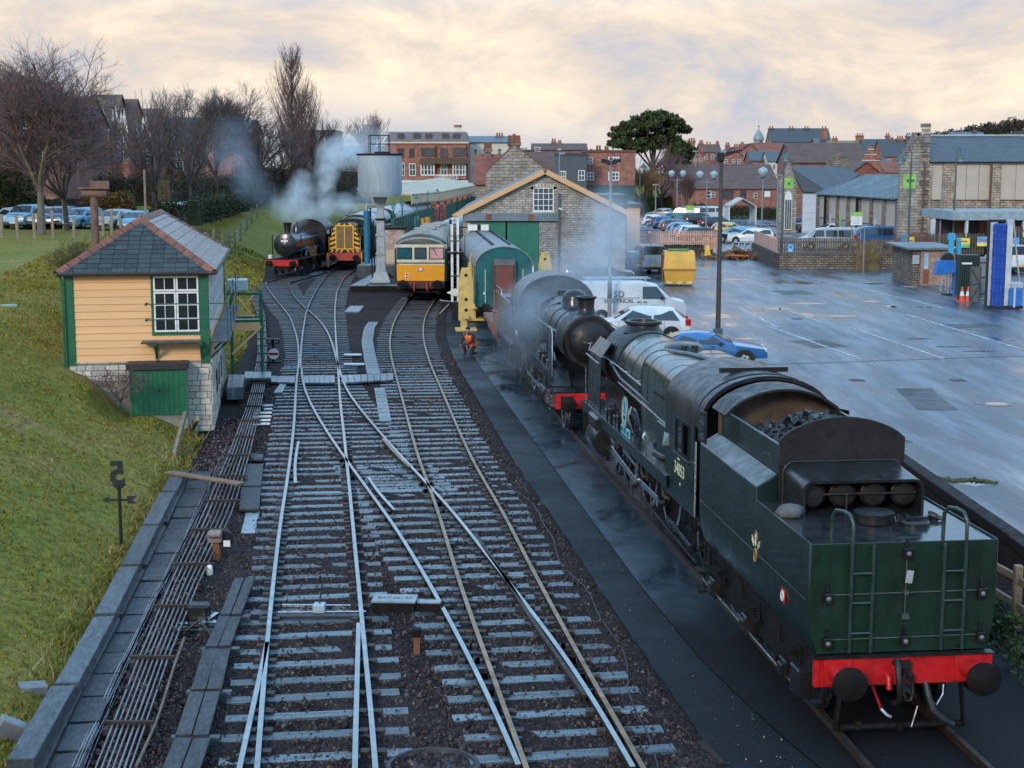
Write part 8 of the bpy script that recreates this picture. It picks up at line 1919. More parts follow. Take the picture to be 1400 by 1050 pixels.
X=XP(625,H1,15)-xm;c_=MB().b2(X-.6,X+.6,3,4,ZP(184,H1),ZP(172,H1)).build('chimney',m_render,hotel,0);MB().b2(X-.7,X+.7,2.9,4.1,ZP(173,H1),ZP(170,H1)).build('chimney_cap',m_brick,c_,0)
house('cream_house','cream rendered house with slate roof beside the red hotel','building',639,697,285,195,187,12,m_render,m_rslate,'x',[(650,209,5,11,0),(683,208,5,10,0),(668,209,5,11,0),(650,232,5,9,0)],[(683,184,10,190)])
house('station_house','stone gabled station house with tall chimney behind the engine shed','building',664,752,122,236,199,12,m_tstone,m_tile,'y',[],[(703,191,15,215)],0,.05,None,703)
house('station_range','red tiled station roof range next to the stone gable','building',650,690,132,250,213,7,m_tstone,m_tile,'x',[],[(667,200,9,214)])
house('station_range','brown tiled station roof on the shed side of the stone gable','building',724,756,128,236,210,7,m_tstone,m_tiled,'x',[],[])
# behind the shed
house('slate_shop','blue slate hung shop block with white oriel behind the shed roof','building',750,802,210,212,208,10,M('slate_hung',(.07,.085,.10),.5,0,.15,.8),m_rslate,'flat',[(769,241,10,14,2),(795,240,9,14,1)],[(781,212,10,226)])
house('brick_shop','red brick shop terrace with white bays and dark green shopfront','building',800,868,215,208,205,11,m_brick,m_tiled,'flat',[(807,220,7,9,1),(839,219,15,9,3),(807,241,9,11,1),(839,241,15,12,2)],[(818,202,7,207),(829,203,6,207),(808,207,3,209)])
sf=MB().b2(XP(800,214.5,5),XP(868,214.5,5),214.3,214.9,1.5,ZP(253,214.5));tag(sf.build('shop_front',M('shop_green',(.02,.05,.05)),None,0),'dark green shop front under the red brick terrace','shop front');
house('roof_terrace','low dark roofed terrace far behind the slate shop','building',728,802,290,205,197,9,m_brickd,m_tiled,'x',[(735,204,8,6,0)],[(757,192,6,199),(765,194,5,200),(790,199,5,201),(709,188,4,200)])
house('attic_house','grey attic block with wide dormer beyond the station chimney','building',706,728,250,207,200,9,M('attic_grey',(.14,.15,.17)),m_rslate,'flat',[(717,204,10,5,1)],[(703,186,4,200)])
# brick hall with sweeping roof
house('brick_hall','low red brick hall with broad brown tiled roof behind the parked cars','building',925,1066,232,258,226,20,m_brick,m_tiled,'x',[(969,266,6,10,0),(975,266,5,7,0),(993,266,18,12,2,dkw),(1016,266,8,11,0,dkw),(1033,268,5,8,0)],[])
q=Q(1049,265,231.9);tag(MB().b2(-.45,.45,-.06,0,-.5,.4).build('notice',m_swhite,None,0,0,q),'white notice on the brick hall wall near its gable end','notice')
# town houses on the rise
TH=(('tall red chimneyed house beside the pine',935,962,300,212,202,m_brick,m_tiled,'y',[(945,191,9,205),(958,194,5,206)]),('brown gabled house just beyond the black flood lamps',958,985,320,208,198,m_brickd,m_tiled,'x',[(968,196,8,201),(980,195,4,203)]),('red brick house with twin stacks above the hall roof',985,1015,300,214,202,m_brick,m_rslate,'y',[(1007,199,9,222),(994,197,5,205)]),('house with white gable trim and brick stack above the hall',1012,1035,330,206,197,m_brick,m_tiled,'y',[(1014,196,5,200),(1030,199,4,203)]),('long red roofed house under the cupola',1030,1080,360,208,196,m_tile,m_tile,'x',[(1040,194,5,197)]),('grey double pitched house below the long red roof',1026,1052,310,220,207,m_brickd,m_rslate,'x',[]),('small slate roofed house next to the arched gable',1050,1082,305,221,208,m_render,m_rslate,'x',[]),('big stone gabled villa with slate roof on the skyline',1054,1134,390,194,176,m_tstone,m_rslate,'x',[(1053,174,7,190),(1080,174,7,178),(1101,174,7,178)]),('brick stack house in front of the skyline villa',1116,1132,330,199,190,m_brick,m_rslate,'x',[(1125,175,8,198)]),('ochre roofed house behind the brick gable',1135,1180,380,199,193,m_brickd,M('ochre_tile',(.20,.13,.05),.7,0,.3,.8),'x',[(1140,188,7,194),(1174,184,10,195)]),('slate roofed terrace with pale rooflights beside the stone gable',1182,1216,330,212,191,m_brickd,m_rslate,'x',[(1212,184,5,192)]),('slate roofed terrace house closest to the big stone gable',1206,1244,310,214,191,m_brick,m_rslate,'x',[(1229,188,9,192),(1240,184,6,190),(1218,190,4,194)]),('low slate house below the rooflight terrace',1194,1216,260,230,216,m_brickd,m_rslate,'x',[(1200,207,6,216)]),('red roofed house low among the terraces',1210,1238,250,236,222,m_brick,m_tile,'x',[]),('far grey roofed house at the end of the skyline',1300,1345,520,186,181,m_tstone,m_rslate,'x',[(1330,178,5,182)]))
for i,(lab,a,b,Y,e_,r_,wl_,rm_,kd,ch)in enumerate(TH):
 wn=[(a+(b-a)*f,e_+7,4,6,0)for f in(.25,.6,.85)]
 house('town_house',lab,'house',a,b,Y,e_,r_,9,wl_,rm_,kd,wn,ch,.3,.2,'town houses on the rise')
q=Q(1037,192,400);o=E('cupola','blue grey domed cupola with finial on the skyline','cupola',(q.x,400,0));zz=q.z
MB().lathe([(1.2,2),(1.2,zz),(1.5,zz+.1),(1.5,zz+.4),(1.25,zz+1.3),(.6,zz+2.4),(.15,zz+2.9),(.1,zz+3.6),(.3,zz+3.8),(.05,zz+4.1),(.04,zz+5.5)],(0,0,0),2,14).build('dome',M('lead_blue',(.22,.28,.33),.5),o,40)
# slate roofed hall with banded brick gable
BH=205;o=house('banded_hall','dark roofed hall with banded brick gable and stone porch gable','building',1083,1186,BH,222,197,12,m_brickd,m_tiled,'x',[],[])
xm=(XP(1083,BH,5)+XP(1186,BH,5))/2
def gable(px0,px1,pe,pr,prx,Y,y,mat,th=.5):
 x0,x1=XP(px0,Y,5)-xm,XP(px1,Y,5)-xm;MB().pris([(x0,.3),(x1,.3),(x1,ZP(pe,Y)),(XP(prx,Y,8)-xm,ZP(pr,Y)),(x0,ZP(pe,Y))],1,y,y+th).build('gable',mat,o,0)
gable(1124,1156,221,207,1140,BH,-2.5,m_tstoned);gable(1170,1196,226,197,1182,BH,-3,m_brick)
for z_ in(204,211,219):MB().b2(XP(1171+(219-z_)*.5,BH,8)-xm,XP(1195-(219-z_)*.5,BH,8)-xm,-3.05,-2.99,ZP(z_+1,BH),ZP(z_,BH)).build('brick_band',m_render,o,0)
house('tile_gabled_house','red tile hung gable peeping over the panelled wing','house',1168,1198,190,234,222,8,m_tile,m_tiled,'y',[],[])
# ---- shop building with the arched gable and long panelled wing
CY=168
o=E('arched_gable_hall','stone gabled hall with arched window, green sign and white end wall','building',(XP(1078,CY,5),CY,CPZ));x0=XP(1078,CY,5);Z=lambda py,Y=CY:ZP(py,Y)-CPZ
gx=[XP(p,CY,5)-x0 for p in(1070,1085)]
MB().pris([(gx[0]-.35,0),(gx[1]+.35,0),(gx[1]+.35,Z(250)),(0,Z(222)),(gx[0]-.35,Z(250))],1,0,.7).build('gable',m_tstone,o,0)
xr0,xr1=XP(1086,CY,5)-x0,XP(1180,CY,5)-x0
MB().loft([[(xr0-.6,.35,Z(227)),(xr1-2,6,Z(227,CY+6)),(xr1+1,6,Z(238,CY+6)),(xr1-4,-.4,Z(262)),(xr0+.9,-.4,Z(262))],[(xr0-.6,.5,Z(227)-.15),(xr1-2,6.2,Z(227,CY+6)-.15),(xr1+1,6.2,Z(238,CY+6)-.15),(xr1-4,-.2,Z(262)-.15),(xr0+.9,-.2,Z(262)-.15)]]).build('roof',m_rslate,o,0)
MB().b2(xr0+1.0,XP(1118,CY,5)-x0,0,.4,0,Z(263)).build('side_wall',m_clad,o,0)
for k in range(4):MB().b2(xr0+1.2,XP(1117,CY,5)-x0,-.04,-.001,.1+k*.72,.76+k*.72).build('clad_panel',m_clad,o,0)
aw=MB().pris([(-.42,.3),(.42,.3),(.42,Z(272))]+[(.42*math.cos(t),Z(272)+.9*math.sin(t))for t in[math.pi*i/8 for i in range(1,8)]]+[(-.42,Z(272))],1,-.06,-.01).build('arched_window',m_town_win,o,0)
for k in range(3):MB().b2(-.34+k*.25,-.16+k*.25,-.09,-.06,.4,Z(273)).build('pane',m_glassb,aw,0)
sgn_=MB().b2(-.50,.50,-.08,-.01,Z(258),Z(243)).build('sign_panel',m_lime,o,0);MB().lathe([(.01,-.10),(.16,-.1),(.16,-.08)],(0,0,Z(251)),1,12).build('sign_emblem',M('emblem_dark',(.06,.14,.05)),sgn_,0)
# wing
WA,WB=Vector((XP(1120,164,4),164,0)),Vector((XP(1229,134,4),134,0));d=WB-WA;Lw=d.length;wa=math.atan2(d.y,d.x)
o=E('panelled_wing','long wing with wet ribbed metal roof and beige panels between stone piers','building',(WA.x,WA.y,CPZ),wa)
zw=ZP(265,164)-CPZ;zr_=ZP(240,168)-CPZ
MB().b2(0,Lw,.1,.5,0,zw).build('wall',m_tstone,o,0)
rfw=MB().loft([[(-.3,-.5,zw-.05),(Lw,-.5,zw-.05),(Lw,4.5,zr_),(2.2,4.5,zr_)],[(-.3,-.5,zw+.08),(Lw,-.5,zw+.08),(Lw,4.5,zr_+.15),(2.2,4.5,zr_+.15)]]).build('roof',m_metal,o,0)
for k in range(int(Lw/.9)):x=.6+k*.9;MB().beam((x,-.5,zw+.10),(x+max(0,2.2-x)*.7,4.5,zr_+.17),.05,.05).build('roof_seam',m_metal,rfw,0)
nbay=7
for k in range(nbay+1):
 x=Lw*k/nbay;MB().b2(x-.35,x+.35,-.25,.1,0,zw-.1).build('pier',m_tstoned,o,0)
 if k<nbay:MB().b2(x+.36,x+Lw/nbay-.36,-.05,.09,1.9,zw-.2).build('panel',m_beige,o,0);MB().b2(x+.36,x+Lw/nbay-.36,-.03,.09,.9,1.8).build('panel',M('panel_grey',(.30,.29,.28),.6),o,0)
 if k in(1,2,5):MB().b2(x+.9,x+1.4,-.1,-.05,1.0,2.4).build('notice_panel',m_lime if k==2 else m_clad,o,0)
MB().tube([(Lw*4/nbay,-.4,0),(Lw*4/nbay,-.4,zw)],.12,8).tube([(Lw*1/nbay,-.4,0),(Lw/nbay,-.4,zw)],.12,8).build('downpipe',m_under,o,40)
# ---- the big stone store at the right
BYY=132
o=E('stone_store','large stone store with slate roof, beige panels and green sign on its gable','building',(XP(1252,BYY,5),BYY,CPZ));x0=XP(1252,BYY,5);Zb=lambda py,Y=BYY:ZP(py,Y)-CPZ;Xb=lambda px,Y=BYY:XP(px,Y,5)-x0
zg=Zb(228)
MB().pris([(Xb(1230),0),(Xb(1267),0),(Xb(1267),Zb(222)),(Xb(1252),Zb(184)),(Xb(1230),Zb(222))],1,0,.8).build('gable',m_tstone,o,0)
for a,b in(((Xb(1229),Zb(223)),(Xb(1252),Zb(182))),((Xb(1268),Zb(223)),(Xb(1252),Zb(182)))):MB().beam((a[0],.4,a[1]),(b[0],.4,b[1]),1.0,.3).build('gable_coping',m_tstoned,o,0)
MB().b2(Xb(1246),Xb(1257),.0,.8,Zb(186),Zb(181)).build('finial',m_tstoned,o,0)
sgn_=MB().b2(Xb(1234),Xb(1251),-.1,-.01,Zb(258),Zb(238)).build('sign_panel',m_lime,o,0);MB().b2(Xb(1238),Xb(1249),-.12,-.1,Zb(249),Zb(245)).build('sign_lettering',M('emblem_dark',(.06,.14,.05)),sgn_,0)
XR=Xb(1430)
MB().loft([[(Xb(1256),4.6,Zb(186,BYY+4.6)),(XR,4.6,Zb(186,BYY+4.6)),(XR,-.3,Zb(221)),(Xb(1268),-.3,Zb(221))],[(Xb(1256),4.8,Zb(186,BYY+4.6)-.2),(XR,4.8,Zb(186,BYY+4.6)-.2),(XR,-.1,Zb(221)-.2),(Xb(1268),-.1,Zb(221)-.2)]]).build('roof',m_rslate,o,0)
MB().tube([(Xb(1256),4.6,Zb(185.5,BYY+4.6)),(XR,4.6,Zb(185.5,BYY+4.6))],.12,6).build('ridge',M('ridge_lead',(.28,.36,.42),.4),o,40)
m_warmst=brickmat('warm_stone',(.42,.34,.25),(.28,.225,.165),(.15,.125,.10),.55,.22,.025,.85,bump=.9,var=.3)
MB().b2(Xb(1267)+.02,XR,.3,.9,0,Zb(223)).build('wall',m_warmst,o,0)
for a,b in((1268,1273),(1288,1303),(1355,1367)):MB().b2(Xb(a),Xb(b),-.05,.3,0,Zb(223)).build('pier',m_warmst,o,0)
for a,b in((1273,1288),(1303,1355),(1367,1430)):
 n=max(1,int((b-a)/17))
 for k in range(n):MB().b2(Xb(a+(b-a)*k/n)+.02,Xb(a+(b-a)*(k+1)/n)-.02,.1,.29,Zb(273),Zb(224)).build('beige_panel',m_beige,o,0)
MB().b2(Xb(1267),XR,-.12,.3,Zb(224),Zb(221.5)).build('eaves_board',m_beige,o,0)
MB().tube([(Xb(1353),-.1,0),(Xb(1353),-.1,Zb(224))],.1,8).tube([(Xb(1262),-.12,0),(Xb(1262),-.12,Zb(224))],.1,8).build('downpipe',M('pipe_brown',(.10,.06,.05)),o,40)
MB().b2(Xb(1272),Xb(1287),.1,.29,.2,Zb(300)).build('white_door',m_clad,o,0)
rs3=random.Random(31)
for k in range(26):z_=.2+k*.42;wq=rs3.uniform(.35,.75);MB().b2(Xb(1266)-wq,Xb(1266)+.15,-.08-rs3.uniform(0,.05),.0,z_,z_+.36).build('quoin',m_tstoned if k%2 else m_warmst,o,0)
# flat canopy in front of it
o=E('drive_canopy','flat pale blue edged canopy in front of the stone store','canopy',(Xb(1303)+x0,118,CPZ));kx=lambda px:XP(px,118,4)-(Xb(1303)+x0)
zt_,zb_=ZP(289,118)-CPZ,ZP(301,118)-CPZ
MB().b2(kx(1303),kx(1440),0,9,zb_,zt_).build('fascia',M('canopy_blue',(.26,.33,.37),.4),o,0);MB().b2(kx(1305),kx(1440),5,5.2,0,zb_).build('back_wall',M('canopy_dark',(.05,.035,.03)),o,0)
for px in(1322,1400):MB().b2(kx(px),kx(px+3),.1,.5,0,zb_).build('post',m_clad,o,0)
for a,b in((1328,1352),(1366,1380)):MB().b2(kx(a),kx(b),4.9,5,1.6,zb_-.05).build('shop_window',M('warm_interior',(.22,.08,.03)),o,0)
hd_=E('clipped_hedge','dark clipped hedge below the flat canopy','hedge',(XP(1300,114,1),114,CPZ))
# ---- left hill terraces
LY=165
def terrace(lab,a,b,eave,ridge,Y,wall,roofm,gab,z0=5.5,chims=()):
 o=house('terrace_house',lab,'house',a,b,Y,eave,ridge,9,wall,roofm,'x',[],chims,z0,.3,'brick terrace above the bank')
 xm_=(XP(a,Y,5)+XP(b,Y,5))/2
 for g0,g1,py_ in gab:
  x0_,x1_=XP(g0,Y,5)-xm_,XP(g1,Y,5)-xm_
  MB().pris([(x0_,z0),(x1_,z0),(x1_,ZP(eave,Y)),((x0_+x1_)/2,ZP(py_,Y)),(x0_,ZP(eave,Y))],1,-.9,-.0).build('gable',wall,o,0)
  for s in(-1,1):MB().beam(((x0_+x1_)/2,-.97,ZP(py_,Y)+.1),(x0_ if s<0 else x1_,-.97,ZP(eave,Y)-.1),.12,.30).build('bargeboard',m_town_win,o,0)
  for cy in(eave+12,eave+31):tw(o,(g0+g1)/2,cy,(g1-g0)*.62,13,Y,-.905,m_town_win,m_glassb,1,xm_)
  MB().b2(x0_,x1_,-1.0,-.9,ZP(eave+22,Y),ZP(eave+20,Y)).build('string_course',m_town_win,o,0)
 return o
terrace('brick terrace house with tall mossy roof slope above the parked cars',118,156,178,131,LY,m_brick,M('mossy_tile',(.085,.06,.055),.7,0,.3,.6,.3,5,(.20,.15,.03),.7,.1,0,(1,1,.5)),((140,154,150),),chims=())
terrace('brick terrace house with white bargeboards and balcony',156,178,182,137,LY+2,m_brick,m_tiled,((158,170,148),(170,180,150)))
terrace('brick terrace house half behind the pollard tree',178,210,186,150,LY+6,m_brick,m_tiled,((184,196,158),(198,210,160)))
terrace('dark roofed terrace house farther behind the pollard tree',210,262,196,162,LY+14,m_brickd,m_rslate,((216,230,170),(240,256,174)))
house('long_terrace','long grey roofed terrace behind the bare trees','house',258,345,200,182,165,9,m_brickd,m_rslate,'x',[(270+12*k,195,5,9,0)for k in range(6)],[(290,158,8,168)],5)
house('end_terrace','brick house with white windows behind the large bare tree','house',84,118,150,170,134,9,m_brickd,m_tiled,'x',[(92,180,8,14,1),(106,182,6,12,0),(96,205,7,14,1)],[],5)
house('corner_villa','big dark brick villa with stepped roofs behind the large bare tree','house',-60,84,130,150,104,12,m_brickd,M('villa_roof',(.04,.035,.04),.7),'hip',[(10+22*k,175+30*j,10,18,1)for k in range(4)for j in range(2)],[(60,118,10,140)],5)
house('pale_villa','grey house far off behind the steam and water tank','house',425,530,330,215,200,12,M('villa_blue_grey',(.20,.22,.25)),m_rslate,'x',[(470,224,7,9,0),(450,224,7,9,0)],[],3)
house('pale_villa','grey block standing behind the tall poplar','house',408,460,300,180,176,12,M('villa_brown_grey',(.16,.14,.14)),m_rslate,'flat',[(420,190,8,9,0),(440,190,8,9,0)],[],3)
# ================================================================ trees
m_bark=M('bark',(.055,.045,.040),.85,0,.3,4,.5,12)
m_twig=M('twigs',(.105,.082,.080),.85,0,.3,3)
m_twigr=M('twigs_red',(.15,.095,.088),.85,0,.3,3)
m_twigo=M('twigs_ochre',(.26,.15,.06),.85,0,.3,3)
m_barkp=M('bark_grey',(.15,.12,.09),.85,0,.3,3,.4,10)
def branchy(seed,H,spread,levels,r0,trunkf=.22,up=.35,n0=5,nmin=.02,shrink=.70,fan=False,nb=(2,4),dens=1):
 """recursive limbs; returns (thick segments, twig segments)"""
 rb_=random.Random(seed);segs=[]
 def grow(p,d,L,r,lev):
  n=3 if lev<3 else 2;q=p
  for i in range(n):
   dd=(d+Vector((rb_.gauss(0,.10),rb_.gauss(0,.10),rb_.gauss(0,.06)+up*.05))).normalized();d=dd
   q2=q+d*(L/n);ra,rb2=r*(1-.25*i/n),r*(1-.25*(i+1)/n);segs.append((q,q2,ra,rb2,lev));q=q2
   if lev>=1 and lev<levels and i<n-1 and rb_.random()<.8:side(q,d,L*.6,r*.5,lev+1)
  if lev<levels:
   for k in range(rb_.randint(*nb)):
    side(q,d,L*shrink*rb_.uniform(.75,1.15),r*.66,lev+1)
 def side(q,d,L,r,lev):
  a=Vector((rb_.gauss(0,1),rb_.gauss(0,1),rb_.gauss(0,.5)));a=(a-d*a.dot(d)).normalized();s=spread*rb_.uniform(.6,1.3)
  grow(q,(d+a*s+Vector((0,0,up*rb_.uniform(.2,1)))).normalized(),L,max(r,nmin),lev)
 tk=H*trunkf;p=Vector((0,0,0));d=Vector((rb_.gauss(0,.03),rb_.gauss(0,.03),1)).normalized()
 for i in range(3):q=p+d*tk/3;segs.append((p,q,r0*(1.25-.15*i),r0*(1.1-.15*i),0));p=q
 for k in range(n0):
  t=2*math.pi*(k+rb_.uniform(-.3,.3))/n0;o_=Vector((math.cos(t),math.sin(t),0));s=spread*rb_.uniform(.7,1.2)*(0.35 if k==0 else 1)
  grow(p,(d+o_*s+Vector((0,0,up*.3))).normalized(),H*(.28 if not fan else .36),r0*.55,1)
 return segs
def seg_mesh(name,segs,mat,parent,n=4):
 if not segs:return None
 A=np.array([s[0]for s in segs]);B=np.array([s[1]for s in segs]);ra=np.array([s[2]for s in segs]);rb2=np.array([s[3]for s in segs])
 d=B-A;d/=np.linalg.norm(d,axis=1,keepdims=True)+1e-9;u=np.where(np.abs(d[:,2:3])<.9,np.array([[0,0,1.]]),np.array([[1.,0,0]]));x=np.cross(d,u);x/=np.linalg.norm(x,axis=1,keepdims=True);z=np.cross(x,d)
 V=[]
 for P_,r in((A-d*(ra[:,None]*.3),ra),(B,rb2)):
  for i in range(n):t=2*math.pi*i/n;V.append(P_+x*(r*math.cos(t))[:,None]+z*(r*math.sin(t))[:,None])
 V=np.stack(V,1);m=len(segs);base=np.arange(m)[:,None]*2*n
 F=np.stack([np.stack([base[:,0]+i,base[:,0]+(i+1)%n,base[:,0]+n+(i+1)%n,base[:,0]+n+i],1)for i in range(n)],1)
 return np_mesh(name,V.reshape(-1,3),F.reshape(-1,4),mat,None,parent,True)
def bare_tree(label,px,Y,z,H,seed,mat_t=None,mat_c=None,name='bare_tree',group=None,**k):
 o=E(name,label,'tree',(XP(px,Y,z),Y,z),0,group);sg_=branchy(seed,H,k.pop('spread',.65),k.pop('levels',5),k.pop('r0',H*.022),**k)
 zt=max(s[1].z for s in sg_);sc_=H/zt
 sg_=[(a*sc_,b*sc_,r1*(.62,.5,.42)[min(l-4,2)]if l>3 else r1*.85,r2*(.6,.48,.35)[min(l-4,2)]if l>3 else r2*.85,l)for a,b,r1,r2,l in sg_]
 seg_mesh('trunk',[s for s in sg_ if s[4]<=1],mat_t or m_bark,o,7);seg_mesh('crown',[s for s in sg_ if s[4]>1],mat_c or m_twig,o,3);return o
def Ht(py,Y,z):return ZP(py,Y)-z
bare_tree('large spreading bare tree with pale trunk at the edge of the picture above the bank',57,100,3.4,Ht(42,100,3.4),3,m_barkp,m_twigr,nb=(3,4),spread=.85,levels=6,n0=6,up=.25,nmin=.016,shrink=.72)
bare_tree('bare tree with dark double trunk beside the pale trunked tree',92,103,3.4,Ht(128,103,3.4),5,m_bark,m_twigr,nb=(3,4),spread=.95,levels=6,n0=6,up=.12,nmin=.016)
bare_tree('bare tree with reddish twigs overhanging the frame edge',-30,108,3.6,Ht(60,108,3.6),8,m_bark,m_twigr,spread=.8,levels=6,n0=6,up=.25,nmin=.016)
bare_tree('pollarded bare tree fanning up from a thick dark head',212,126,4.0,Ht(118,126,4.0),12,m_bark,m_twig,spread=.55,levels=5,n0=11,up=.5,nmin=.018,trunkf=.20,fan=True,nb=(2,3))
bare_tree('wide bare tree with fine branching behind the blue smoke',296,152,4.2,Ht(106,152,4.2),15,m_bark,m_twig,nb=(3,4),spread=.7,levels=6,n0=7,up=.3,nmin=.02)
bare_tree('bare tree between the smoke and the poplar',352,165,4.2,Ht(140,165,4.2),18,m_bark,m_twig,spread=.7,levels=5,n0=7,up=.35,nmin=.02)
def poplar(label,px,Y,z,H,wid,seed):
 o=E('poplar',label,'tree',(XP(px,Y,z),Y,z));r_=random.Random(seed);thick=[];thin=[]
 for i in range(12):thick.append((Vector((0,0,H*.94*i/12)),Vector((r_.gauss(0,.05),0,H*.94*(i+1)/12)),.34*(1-i/12)+.03,.34*(1-(i+1)/12)+.03,0))
 for i in range(150):
  f=r_.uniform(.08,.93);t=r_.uniform(0,6.28);prof=wid*min(1,f*3.2+.25)*(1-f)**.55*r_.uniform(.5,1.1);p=Vector((0,0,H*f));L=prof*2.6+.6;n=5;d=Vector((math.cos(t),math.sin(t),.9)).normalized()
  for k in range(n):
   d=(d+Vector((r_.gauss(0,.06),r_.gauss(0,.06),.28))).normalized();q=p+d*L/n;w2=.045*(1-k/n)+.012;(thick if 0 else thin).append((p,q,w2,w2*.8,1));p=q
   for m_ in range(3):
    e=(d+Vector((r_.gauss(0,.35),r_.gauss(0,.35),.3))).normalized();a=p
    for g_ in range(3):e=(e+Vector((r_.gauss(0,.12),r_.gauss(0,.12),.1))).normalized();b=a+e*L*.11;thin.append((a,b,.012,.008,2));a=b
 seg_mesh('trunk',thick,m_bark,o,7);seg_mesh('crown',thin,m_twigr,o,3)
poplar('tall narrow bare poplar above the black engines',402,176,3.6,Ht(74,176,3.6),2.6,21)
poplar('shorter bare poplar leaning against the tall one',414,180,3.6,Ht(130,180,3.6),2.6,23)
bare_tree('bare tree just right of the poplar behind the white steam',446,182,3.4,Ht(156,182,3.4),24,m_bark,m_twig,spread=.6,levels=5,n0=7,up=.35,nmin=.022)
bare_tree('low bare tree left of the poplar base',376,170,4,Ht(168,170,4),27,m_bark,m_twigr,spread=.8,levels=5,n0=7,up=.3,nmin=.022)
bare_tree('bare tree in front of the long terrace',262,140,4,Ht(150,140,4),44,m_bark,m_twig,spread=.75,levels=5,n0=7,up=.3,nmin=.018)
bare_tree('small feathery bare tree rising behind the water tank',507,300,3,Ht(148,300,3),30,m_bark,m_twigr,spread=.4,levels=5,n0=6,up=.6,nmin=.03)
bare_tree('bare tree with dark twigs standing in front of the pine',905,236,.5,Ht(188,236,.5),33,m_bark,m_twigr,spread=.7,levels=5,n0=7,up=.3,nmin=.03)
bare_tree('golden twigged willow beside the cream canopy',880,222,.5,Ht(226,222,.5),36,m_barkp,m_twigo,name='willow',spread=.8,levels=5,n0=9,up=.3,nmin=.03,trunkf=.3,nb=(3,4))
bare_tree('small pink twigged tree near the twin globe lamps',938,215,.5,Ht(232,215,.5),39,m_barkp,m_twigr,spread=.5,levels=5,n0=7,up=.5,nmin=.025)
bare_tree('thorny scrub bush behind the signal box roof',108,56,3.3,1.9,50,m_barkp,M('twigs_green',(.11,.10,.035),.9),name='thorn_bush',spread=1.0,levels=5,n0=9,up=.05,nmin=.012,trunkf=.08)
bare_tree('dark thorny scrub at the foot of the bank beside the store doors',165,41,1.0,1.2,52,m_bark,m_twigr,name='thorn_bush',spread=1.1,levels=4,n0=9,up=.0,nmin=.01,trunkf=.08)
# leafy masses
def leafmat(name,a,b_):
 m,t,b=nodes(name);tcn=N_(t,'ShaderNodeTexCoord');n=N_(t,'ShaderNodeTexNoise',{'Vector':tcn.outputs['Object'],'Scale':1.2,'Detail':5.});t.links.new(ramp_(t,n.outputs[0],[(.3,a),(.7,b_)]),b.inputs['Base Color']);b.inputs['Roughness'].default_value=.7;b.inputs['Specular IOR Level'].default_value=.25;return m
m_pine=leafmat('pine_leaf',(.022,.036,.014),(.075,.095,.03));m_hedge=leafmat('hedge_leaf',(.020,.030,.014),(.05,.058,.02));m_copper=leafmat('copper_leaf',(.20,.07,.03),(.16,.12,.03));m_olive=leafmat('olive_leaf',(.06,.065,.02),(.10,.10,.03))
def leaves(parent,mat,blobs,n,size,seed,name='foliage',kind=None):
 g=np.random.default_rng(seed);V=[]
 w_=np.array([b[3]*b[4]*b[5]for b in blobs])**.67;w_/=w_.sum()
 pick=g.choice(len(blobs),n,p=w_);B=np.array(blobs)[pick]
 u=g.normal(size=(n,3));u/=np.linalg.norm(u,axis=1,keepdims=True);r=g.uniform(.45,1.0,(n,1))**.6
 c=B[:,:3]+u*r*B[:,3:6]+g.normal(scale=size*.6,size=(n,3))
 a=g.normal(size=(n,3));a/=np.linalg.norm(a,axis=1,keepdims=True);b=np.cross(a,g.normal(size=(n,3)));b/=np.linalg.norm(b,axis=1,keepdims=True);s=size*g.uniform(.6,1.5,(n,1))
 V=np.stack([c+a*s,c+b*s*.6,c-a*s,c-b*s*.6],1).reshape(-1,3)
 return np_mesh(name,V,np.arange(4*n).reshape(n,4),mat,kind,parent)
PY=246;o=E('pine_tree','large dark spreading pine above the far parked cars','tree',(XP(893,PY,.5),PY,.5));kp=PY/2022
def pb(px,py,rx,rz,dy=0.):return(XP(px,PY,10)-o.location.x,dy,ZP(py,PY)-.5,rx*kp,rx*kp*.9,rz*kp)
bl=[pb(890,172,30,13),pb(862,180,22,9,1),pb(850,196,18,7),pb(918,180,22,14),pb(932,200,16,14),pb(900,190,30,12,2),pb(872,200,20,8,-1),pb(925,218,18,14),pb(905,162,18,8),pb(880,164,18,7),pb(842,186,9,4),pb(945,210,9,10),pb(938,232,12,12),pb(858,172,9,5)]
rp2=random.Random(77);bl2=[]
for b in bl:
 for k in range(11):
  t,r_=rp2.uniform(0,6.28),rp2.uniform(.25,1.05);bl2.append((b[0]+b[3]*r_*math.cos(t),b[1]+b[4]*r_*math.sin(t),b[2]+b[5]*rp2.uniform(-.8,.9),b[3]*rp2.uniform(.30,.5),b[4]*.4,b[5]*rp2.uniform(.22,.4)))
leaves(o,m_pine,bl2,30000,.24,1,'crown')
tr_=MB().tube([(-.6,0,0),(-.5,0,5),(-.1,0,9),(.1,0,12)],.5,8,.22)
for b in bl:tr_.tube([(-.2,0,6+.3*b[2]*.3),((b[0]-.2)*.5,b[1]*.5,(7+b[2])*.5+.8),(b[0],b[1],b[2])],.18,5,.05)
tr_.build('trunk',m_bark,o,60)
